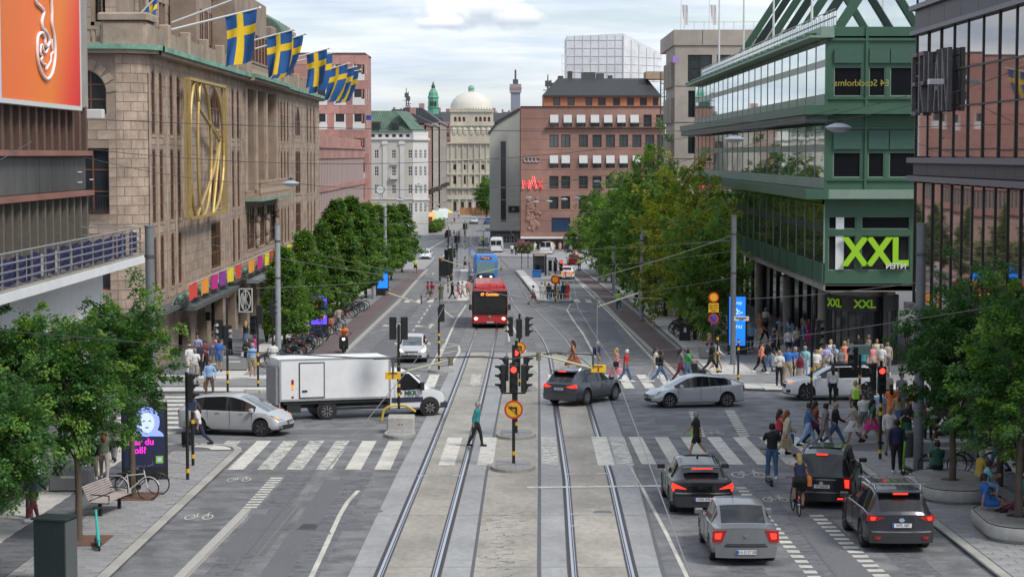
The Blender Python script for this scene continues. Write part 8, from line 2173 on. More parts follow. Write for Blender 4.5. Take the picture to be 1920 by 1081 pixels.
boxseat(441,697,1.35,'grey granite seat block beside the signal post on the left pavement'); boxseat(1465,691,1.25,'grey granite seat block behind the coral topped woman'); boxseat(1532,690,1.3,'grey granite seat block under the tall black signal post'); boxseat(1770,868,2.0,'long granite block with bicycles before the right crowd'); boxseat(1330,675,1.2,'grey granite seat block left of the tall blue screen')
boxseat(135,925,1.3,'grey granite block half hidden behind the near left tree')
q=MB(); q.lathe([(.28,0),(.3,.05),(.3,.85),(.26,.9)],18); p=G(1684,868); tag(q.build('litter_bin',m_zinc,None,True,loc=(p.x+.5,p.y+1.0,gz(p.y)+.12)),'round grey litter bin behind the man in the navy suit','bin')
p=G(1284,641); t=thing('sandwich_board','black folding pavement board with white picture under the right trees','pavement board',(p.x,p.y,gz(p.y)+.12)); q=MB(); q.poly([(-.38,-.25,0),(.38,-.25,0),(.28,0,1.1),(-.28,0,1.1)]); q.poly([(-.38,.25,0),(.38,.25,0),(.28,0,1.1),(-.28,0,1.1)][::-1]); q.build('panels',m_blackm,t); q=MB(); q.poly([(-.1,-.17,.55),(.1,-.17,.55),(.06,-.09,.85),(-.06,-.09,.85)]); q.build('picture',m_whitef,t)
def shelter(px,py,w,label):
 p=G(px,py); t=thing('tram_shelter',label,'shelter',(p.x,p.y,gz(p.y)+.22)); q=MB(); q.bbox(-w/2,w/2,-.6,.6,2.45,2.65,.05); q.build('roof',MATS['raw_timber'],t)
 for s in (-1,1):
  q=MB(); q.box(s*w/2*.85-.1,s*w/2*.85+.1,-.5,.5,0,2.45); q.build('side_frame',m_blackm,t)
 q=MB(); q.box(-w/2*.7,w/2*.7,.35,.38,.3,2.3); q.build('pane',m_glass,t)
shelter(1012,520,1.6,'open shelter with wooden roof on the right platform'); shelter(835,530,1.4,'dark tram shelter with wooden roof on the left platform')
p=G(1006,523); t=thing('blue_bin','bright blue container in front of the right platform shelter','container',(p.x,p.y-1,gz(p.y)+.22)); q=MB(); q.prism([(-.5,-.4),(.5,-.4),(.5,.4),(-.5,.4)],0,.8); q.build('body',mat('blue_plastic',(.02,.13,.35),.5),t); q=MB(); q.box(-.55,.55,-.45,.45,.8,.86); q.build('lid',MATS['blue_plastic'],t)
for i,(px,w,c,Y) in enumerate(((806,2.2,'yellow_awning',392),(820,2.2,'pale_awning',402),(831,2.0,'striped_awning',416))):
 m_=mat(c,((.70,.50,.18),(.50,.60,.52),(.55,.60,.58))[i],.8); p=Vector((PX(px,Y),Y,gz(Y)+2.4)); q=MB(); q.poly([(-w/2,-1,.0),(w/2,-2,-.4),(w/2,1.5,1.4),(-w/2,1.5,1.6)]); q.poly([(-w/2,-1,0),(-w/2,-1,-.3),(w/2,-2,-.7),(w/2,-2,-.4)][::-1]); t=thing('awning','%s awning over the corner restaurant terrace, %s from the left'%(c.split('_')[0],('first','second','third')[i]),'awning',p); q.build('cloth',m_,t); q=MB(); q.bar((-w/2,-1,0),(-w/2,-1,-2.3),.06); q.bar((w/2,-2,-.4),(w/2,-2,-2.3),.06); q.build('frame',m_blackm,t)
q=MB(); q.box(-1.2,1.2,-.6,.6,0,2.9); tag(q.build('red_kiosk',mat('terrace_red',(.35,.03,.02),.7),loc=(PX(799,390),391,gz(390)+.1)),'red fronted terrace booth at the cream building corner','kiosk')
for i,(px,Y,c) in enumerate(((829,430,(.7,.1,.08)),(838,440,(.7,.5,.05)),(833,455,(.35,.45,.5)))):
 t=thing('parasol',('red','yellow','grey')[i]+' parasol on the far terrace','parasol',(PX(px,Y),Y,gz(Y)+.1)); q=MB(); q.lathe([(1.5,2.3),(.8,2.75),(.05,3.0)],8); q.build('canopy',mat('parasol%d'%i if False else ('parasol_'+('red','yellow','grey')[i]),c,.8),t); q=MB(); q.tube([(0,0,0),(0,0,2.9)],.04,6); q.build('pole',m_wpole,t)
def shrub(X,Y,z,s,label,flower=None):
 me=cached(('shrub',bool(flower)),lambda:leaf_cluster_mesh('foliage',5,.6,1.0,.35,60,26,.16,'ball',[L_lin,flower or L_horn],.3,droop=.1,spread=.28)[0])
 t=thing('shrub',label,'shrub',(X,Y,z),0,'potted plants far up the street'); t.scale=(s,s,s); stuff(obj('foliage',me,t)); q=MB(); q.lathe([(.25,0),(.35,.4)],10); q.build('pot',m_iron,t)
m_flw=mat('pink_flowers',(.30,.06,.16),.7)
for px,Y,s,lb,f in ((808,384,1.6,'first potted green plant by the restaurant terrace',None),(816,386,1.7,'second potted plant by the restaurant terrace',None),(824,392,1.7,'third potted plant by the restaurant terrace',None),(973,306,1.2,'pink flowering plant by the red stone corner',m_flw),(981,304,1.2,'second flowering plant near the red stone corner',m_flw),(990,303,1.2,'third plant before the red stone shop front',m_flw)):shrub(PX(px,Y),Y,gz(Y)+.12,s,lb,f)
q=MB(); q.tube([(0,0,0),(0,0,3.2)],.07,8); t=tag(q.build('clock_post',m_polel,loc=(PX(713,300),300,PZ(400,300))),'pale post of the street clock above the left trees','clock'); q=MB(); q.lathe([(.7,-.1),(.7,.1)],20,(0,0,3.6),'y'); o=q.build('clock_case',m_pole,t); q=MB(); q.lathe([(.58,-.02),(.58,0)],20,(0,-.1,3.6),'y'); q.build('dial',m_whitef,o)
q=MB(); q.box(-1.7,1.7,-.3,.3,.0,1.2); tag(q.build('roof_sign',mat('ochre_sign',(.42,.36,.15),.7),loc=(PX(690,270),270,PZ(396,270))),'ochre roof box behind the left tree tops','roof box')
# ------------------------------------------------------------------ people
def person_pose(legs,arms,lean=0,head=0,sit=0.0,spread=.10,pz=.93):
 """legs: ((thigh, knee),(thigh, knee)) forward angles in degrees for left and right; arms: ((shoulder, elbow, out), ...). The figure faces +x."""
 S={}
 def rot(v,a):a=R(a); return Vector((v.x*math.cos(a)+v.z*math.sin(a),v.y,-v.x*math.sin(a)+v.z*math.cos(a)))
 pel=Vector((0,0,pz)); lo=9
 J=[]
 for s,(th,kn) in zip((1,-1),legs):
  hip=pel+Vector((0,.095*s,-.02)); k=hip+Vector((math.sin(R(th))*.43,spread*.12*s,-math.cos(R(th))*.43)); a=k+Vector((math.sin(R(th-kn))*.41,0,-math.cos(R(th-kn))*.41)); J.append((hip,k,a)); lo=min(lo,a.z)
 dz=.085-lo; pel.z+=dz; J=[tuple(p+Vector((0,0,dz)) for p in j) for j in J]
 up=Vector((math.sin(R(lean)),0,math.cos(R(lean))))
 chest=pel+up*.36; neck=pel+up*.53; hd=neck+Vector((math.sin(R(lean*.6+head)),0,math.cos(R(lean*.6+head))))*.15
 segs=[('spine',pel,chest,.125,.145),('spine2',chest,neck,.145,.075),('neck',neck,hd,.055,.055)]
 for (h,k,a) in J:
  segs+=[('thigh',h,k,.088,.058),('calf',k,a,.054,.036),('foot',a+Vector((-.03,0,-.045)),a+Vector((.15,0,-.055)),.040,.034)]
 hands=[]
 for s,(sh,el,outw) in zip((1,-1),arms):
  p0=neck+Vector((0,.185*s,0))-up*.08; d1=Vector((math.sin(R(sh+lean)),s*math.sin(R(outw)),-math.cos(R(sh+lean)))).normalized(); e=p0+d1*.28
  inw=28 if el>60 else 4
  d2=Vector((math.sin(R(sh+lean+el)),-s*math.sin(R(inw)),-math.cos(R(sh+lean+el)))).normalized(); w=e+d2*.25
  segs+=[('uarm',p0,e,.047,.038),('farm',e,w,.036,.025),('hand',w,w+d2*.085,.030,.034)]; hands.append((w,d2))
 return dict(segs=segs,head=hd,neck=neck,pel=pel,hands=hands,up=up,J=J)
POSES={
 'stand':person_pose(((2,2),(-2,2)),((4,10,8),(0,14,8))),'stand2':person_pose(((5,4),(-4,3)),((20,95,6),(18,98,6))),'phone':person_pose(((3,3),(-3,3)),((25,100,6),(3,12,9)),head=14),
 'hip':person_pose(((3,2),(-4,1)),((-8,50,32),(4,10,8)),spread=.6),'walk1':person_pose(((26,8),(-20,18)),((-24,14,6),(24,26,6)),lean=3),'walk2':person_pose(((-16,26),(22,4)),((22,24,6),(-22,12,6)),lean=4),
 'walkph':person_pose(((24,6),(-18,22)),((35,85,4),(-16,12,6)),lean=4,head=12),'stride':person_pose(((32,6),(-26,22)),((-20,20,6),(20,40,6)),lean=5),'back':person_pose(((20,12),(-14,12)),((-34,20,2),(-30,24,2)),lean=6),
 'push':person_pose(((20,6),(-18,18)),((34,50,4),(34,50,4)),lean=8),'bend':person_pose(((6,4),(-8,4)),((40,40,6),(30,50,6)),lean=30,head=15),
 'sit':person_pose(((84,84),(78,86)),((30,60,6),(28,62,6)),lean=8,head=10,pz=.5),'sit2':person_pose(((88,60),(70,75)),((40,80,10),(20,50,6)),lean=18,pz=.5),'lounge':person_pose(((100,40),(85,10)),((30,70,8),(-20,20,10)),lean=-6,pz=.3),'ride':person_pose(((62,70),(30,42)),((58,14,8),(58,14,8)),lean=22),'scoot':person_pose(((8,12),(-6,10)),((42,48,8),(42,48,8)),lean=2),
}
def voxel(q,size):
 me=q.mesh('tmp',m_darkf); o=obj('tmp',me); md=o.modifiers.new('r','REMESH'); md.mode='VOXEL'; md.voxel_size=size
 bpy.context.view_layer.update(); r_=bpy.data.meshes.new_from_object(o.evaluated_get(bpy.context.evaluated_depsgraph_get())); bpy.data.objects.remove(o); bpy.data.meshes.remove(me); return r_
def build_pose(name):
 P=POSES[name]; q=MB(); sy=1.0
 for n_,a,b,ra,rb in P['segs']:
  if n_.startswith('spine'):
   ax=(b-a).normalized(); fw=Vector((ax.z,0,-ax.x)); rings=[]
   W_={'spine':[(0,.165,.115),(.25,.158,.115),(.55,.140,.105),(1,.165,.120)],'spine2':[(0,.165,.120),(.35,.185,.118),(.7,.190,.095),(1,.085,.070)]}[n_]
   for t_,wy,wx in W_:rings.append([q.pt(a.lerp(b,t_)+fw*wx*math.cos(2*PI*k/14)+Vector((0,wy*math.sin(2*PI*k/14),0))) for k in range(14)])
   for r0,r1 in zip(rings,rings[1:]):
    for k in range(14):q.face((r0[k],r0[(k+1)%14],r1[(k+1)%14],r1[k]))
   q.face(rings[0][::-1]); q.face(rings[-1])
  else:
   m_=a.lerp(b,.35); q.tube([a,m_,b],[ra,max(ra,rb)*(1.06 if n_ in ('calf','thigh','farm') else 1.0)*.98,rb],10); q.ell(a,(ra,)*3,8,6); q.ell(b,(rb,)*3,8,6)
 h,k_=P['pel'],P['head']
 q.ell(h,(.115,.16,.11),12,8); q.ell(k_+Vector((.0,0,.02)),(.095,.076,.118),14,10); q.ell(k_+Vector((.02,0,-.05)),(.07,.06,.06),10,8); q.ell(k_+Vector((.098,0,-.005)),(.018,.014,.024),8,6)
 for s in (1,-1):q.ell(k_+Vector((-.005,.078*s,0)),(.018,.01,.028),6,5); q.ell(P['neck']+Vector((0,.16*s,0))-P['up']*.07,(.06,.06,.055),8,6)
 body=voxel(q,.019)
 e=MB()
 for hi,(w,d) in enumerate(P['hands']):
  sd=d.cross(Vector((0,1,0))); sd=sd.normalized() if sd.length>.2 else Vector((1,0,0)); pl=Vector((0,-1 if hi==0 else 1,0))
  for i in range(4):
   b0=w+d*.075+sd*(i-1.5)*.017; L_=(.055,.068,.062,.048)[i]; e.tube([b0,b0+d*L_*.5+pl*.006,b0+d*L_*.9+pl*.024],[.0085,.008,.006],5)
  e.tube([w+d*.03+sd*.03,w+d*.06+sd*.052,w+d*.09+sd*.055+pl*.01],[.010,.009,.007],5)
 ey=MB()
 for s in (1,-1):ey.ell(k_+Vector((.088,.032*s,.022)),(.008,.013,.007),6,4); ey.bar(k_+Vector((.092,.018*s,.045)),k_+Vector((.086,.048*s,.045)),.008)
 ey.bar(k_+Vector((.088,-.024,-.052)),k_+Vector((.088,.024,-.052)),.008)
 bv_=[v.co.copy() for v in body.vertices]; bn=[v.normal.copy() for v in body.vertices]; fl=[tuple(p.vertices) for p in body.polygons]
 nb=MB(); nb.v=[tuple(v) for v in bv_]; nb.f=list(fl); nb.mi=[0]*len(fl); nb.v+=[]; o_=len(nb.v); nb.v+=e.v; nb.f+=[tuple(i+o_ for i in f) for f in e.f]; nb.mi+=[0]*len(e.f); o_=len(nb.v); nb.v+=ey.v; nb.f+=[tuple(i+o_ for i in f) for f in ey.f]; nb.mi+=[1]*len(ey.f)
 out_={'body':nb.mesh('body',[m_darkf,m_blackm],'all')}
 segs=P['segs']; lab=[]
 for f in fl:
  c=sum((bv_[i] for i in f),Vector())/len(f); best=(9,None,0)
  for n_,a,b,ra,rb in segs:
   ab=b-a; t_=max(0,min(1,(c-a).dot(ab)/ab.length_squared)); d_=(c-a-ab*t_).length-(.13 if n_.startswith('spine') else max(ra,rb))
   if d_<best[0]:best=(d_,n_,t_)
  if (c-k_).length<.125:best=(0,'head',(c-k_).z)
  lab.append((best[1],best[2],c))
 def shell(cond,off_,nm):
  m=MB(); mp_={}
  for f,l in zip(fl,lab):
   if not cond(l):continue
   for i in f:
    if i not in mp_:mp_[i]=m.pt(bv_[i]+bn[i]*off_)
   m.face([mp_[i] for i in f])
  return m.mesh(nm,m_darkf,'all')
 pelz=h
 tors=lambda l:(l[0]=='spine' and l[1]>.06) or l[0]=='spine2'
 leg0=lambda l:(l[0]=='spine' and l[1]<.30) or (l[0]=='thigh')
 out_['shirt_s']=shell(lambda l:tors(l) or l[0]=='uarm' and l[1]<.75,.017,'shirt'); out_['shirt_l']=shell(lambda l:tors(l) or l[0]=='uarm' or (l[0]=='farm' and l[1]<.92),.018,'jacket'); out_['shirt_n']=shell(tors,.015,'top')
 out_['trousers']=shell(lambda l:leg0(l) or (l[0]=='calf' and l[1]<.93),.011,'trousers'); out_['shorts']=shell(lambda l:leg0(l) and not (l[0]=='thigh' and l[1]>.85),.022,'shorts'); out_['shoes']=shell(lambda l:l[0]=='foot' or (l[0]=='calf' and l[1]>.93),.012,'shoes')
 out_['hair_s']=shell(lambda l:l[0]=='head' and (l[2].x<k_.x+.045 and l[2].z>k_.z-.05 or l[2].z>k_.z+.055),.024,'hair')
 out_['cap']=shell(lambda l:l[0]=='head' and l[2].z>k_.z+.045,.022,'cap')
 m=MB(); b0=k_+Vector((-.06,0,.03)); m.tube([b0,b0+Vector((-.035,0,-.12)),b0+Vector((-.05,0,-.28)),b0+Vector((-.03,0,-.36))],[.075,.085,.075,.02],10); m.ell(k_+Vector((-.02,0,.035)),(.105,.095,.115),12,8); out_['hair_l']=m.mesh('hair',m_darkf,'all')
 def skirt(ln,nm):
  m=MB(); kn=[j[1] for j in P['J']]; rings=[]
  for i in range(6):
   t_=i/5*ln; c=h.lerp((kn[0]+kn[1])/2 ,t_) if t_<=1 else ((kn[0]+kn[1])/2).lerp((P['J'][0][2]+P['J'][1][2])/2,t_-1)
   sx=.135+.05*t_+abs(kn[0].x-kn[1].x)*.72*min(1.15,t_+.12); rings.append([m.pt((c.x+(sx+.012*math.sin(a*6))*math.cos(a),c.y+(.175+.03*t_)*math.sin(a),c.z+(.06 if i==0 else 0))) for a in [2*PI*k/20 for k in range(20)]])
  for a,b in zip(rings,rings[1:]):
   for k in range(20):m.face((a[k],b[k],b[(k+1)%20],a[(k+1)%20]))
  return m.mesh(nm,m_darkf,'all')
 out_['skirt']=skirt(.85,'skirt'); out_['dress']=skirt(1.45,'dress_skirt')
 return out_
PC={'black':(.014,.014,.016),'navy':(.018,.025,.065),'white':(.62,.62,.61),'blue':(.03,.13,.42),'light blue':(.25,.40,.62),'denim':(.06,.12,.24),'teal':(.03,.22,.25),'red':(.48,.03,.04),'green':(.04,.33,.08),'khaki':(.32,.26,.15),'beige':(.42,.35,.26),'grey':(.17,.17,.18),'pink':(.60,.25,.27),'coral':(.68,.24,.16),'orange':(.75,.20,.05),'rust':(.26,.07,.03),'maroon':(.16,.02,.04),'cyan':(.20,.50,.58),'yellow':(.55,.40,.08),'lavender':(.35,.36,.62),'magenta':(.45,.03,.18),'brown':(.12,.07,.045),'cream':(.50,.45,.34),'lime':(.40,.72,.05),'dark green':(.02,.10,.06),'stone':(.34,.31,.27),'patterned green':(.10,.12,.08)}
HC={'n':(.035,.02,.012),'k':(.010,.009,.009),'b':(.38,.25,.10),'g':(.30,.29,.28),'r':(.20,.06,.02),'w':(.6,.58,.52)}
SK=[(.40,.235,.155),(.36,.21,.14),(.45,.28,.20),(.20,.10,.06)]
HN={'n':'brown','k':'black','b':'blond','g':'grey','r':'ginger','w':'white'}
def cloth(c):return mat('cloth_'+c.replace(' ','_'),PC[c],.85,noise=.08,scale=5)
def bag(t,P,kind,c):
 q=MB(); pe=P['pel']; nk=P['neck']
 if kind=='bp':ce=pe.lerp(nk,.55)+Vector((-.20,0,.0)); q.bbox(ce.x-.08,ce.x+.09,ce.y-.14,ce.y+.14,ce.z-.22,ce.z+.2,.05); nm='backpack'
 elif kind=='sh':q.bbox(pe.x-.16,pe.x+.14,-.33,-.20,pe.z-.16,pe.z+.14,.05); q.tube([(pe.x,-.26,pe.z+.12),(nk.x,-.10,nk.z-.02),(nk.x-.02,.10,nk.z-.06)],.012,5); nm='shoulder_bag'
 else:w=P['hands'][1][0]; q.bbox(w.x-.15,w.x+.15,w.y-.05,w.y+.05,w.z-.50,w.z-.14,.02); q.tube([(w.x-.08,w.y,w.z-.15),(w.x,w.y,w.z-.06),(w.x+.08,w.y,w.z-.15)],.008,5); nm='carrier_bag'
 q.build(nm,cloth(c),t)
WHO={}
def person(px,py,face,pose,top,sl,bot,bt,hair,where,extra='',skin=0,sc=1.0,dz=None,world=None,hat=None,who=None):
 if world:X,Y=world
 else:g_=G(px,py); X,Y=g_.x,g_.y
 z=gz(Y)+(dz if dz is not None else (.12 if (X<-10.3 and not 74.7<Y<95) or (X>12.5 and Y<75) or (X>10.4 and Y>95.8) else .02))
 P=POSES[pose]; M=cached(('pose',pose),lambda:build_pose(pose))
 hcol,hst=hair[0],hair[1]
 fem=bt in ('skirt','dress') or hst=='l'
 w_=who or ('woman' if fem else 'man')
 verb={'sit':'sitting','lounge':'sitting','sit2':'sitting','ride':'riding','scoot':'riding'}.get(pose,'walking' if pose in ('walk1','walk2','walkph','stride','back','push') else 'standing')
 lab='%s in %s top, %s %s, %s'%(w_,top,bot,'trousers' if bt=='trousers' else bt,where)
 t=thing('person',lab,'person',(X,Y,z),R(face)); t.scale=(sc,sc,sc)
 sk=mat('skin_%d'%skin,SK[skin],.6)
 o=obj('body',M['body'],t,mats=[sk,m_blackm])
 if bt in ('skirt','dress'):obj(bt,M[bt],t,mats=[cloth(bot)])
 else:obj(bt,M[bt],t,mats=[cloth(bot)])
 obj({'s':'shirt','l':'jacket','n':'top'}[sl],M['shirt_'+sl],t,mats=[cloth(top)])
 obj('shoes',M['shoes'],t,mats=[cloth('white' if (int(px)+int(py))%3==0 else 'black')])
 if hst != 'x':obj('hair',M['hair_l' if hst=='l' else 'hair_s'],t,mats=[mat('hair_'+hcol,HC[hcol],.7,noise=.1,scale=20)])
 if hat:obj('cap',M['cap'],t,mats=[cloth(hat)])
 for e in extra.split():
  k,c=e.split(':'); bag(t,P,k,c.replace('_',' '))
 return t
def crowd(rows):
 for r in rows.strip().split('\n'):
  a=[x.strip() for x in r.split('|')]; kw={}
  if len(a)>10:kw['extra']=a[10]
  if len(a)>11 and a[11]:kw.update(eval('dict(%s)'%a[11]))
  person(float(a[0]),float(a[1]),float(a[2]),a[3],a[4],a[5],a[6],{'t':'trousers','s':'shorts','k':'skirt','d':'dress'}[a[7]],a[8],a[9],**kw)
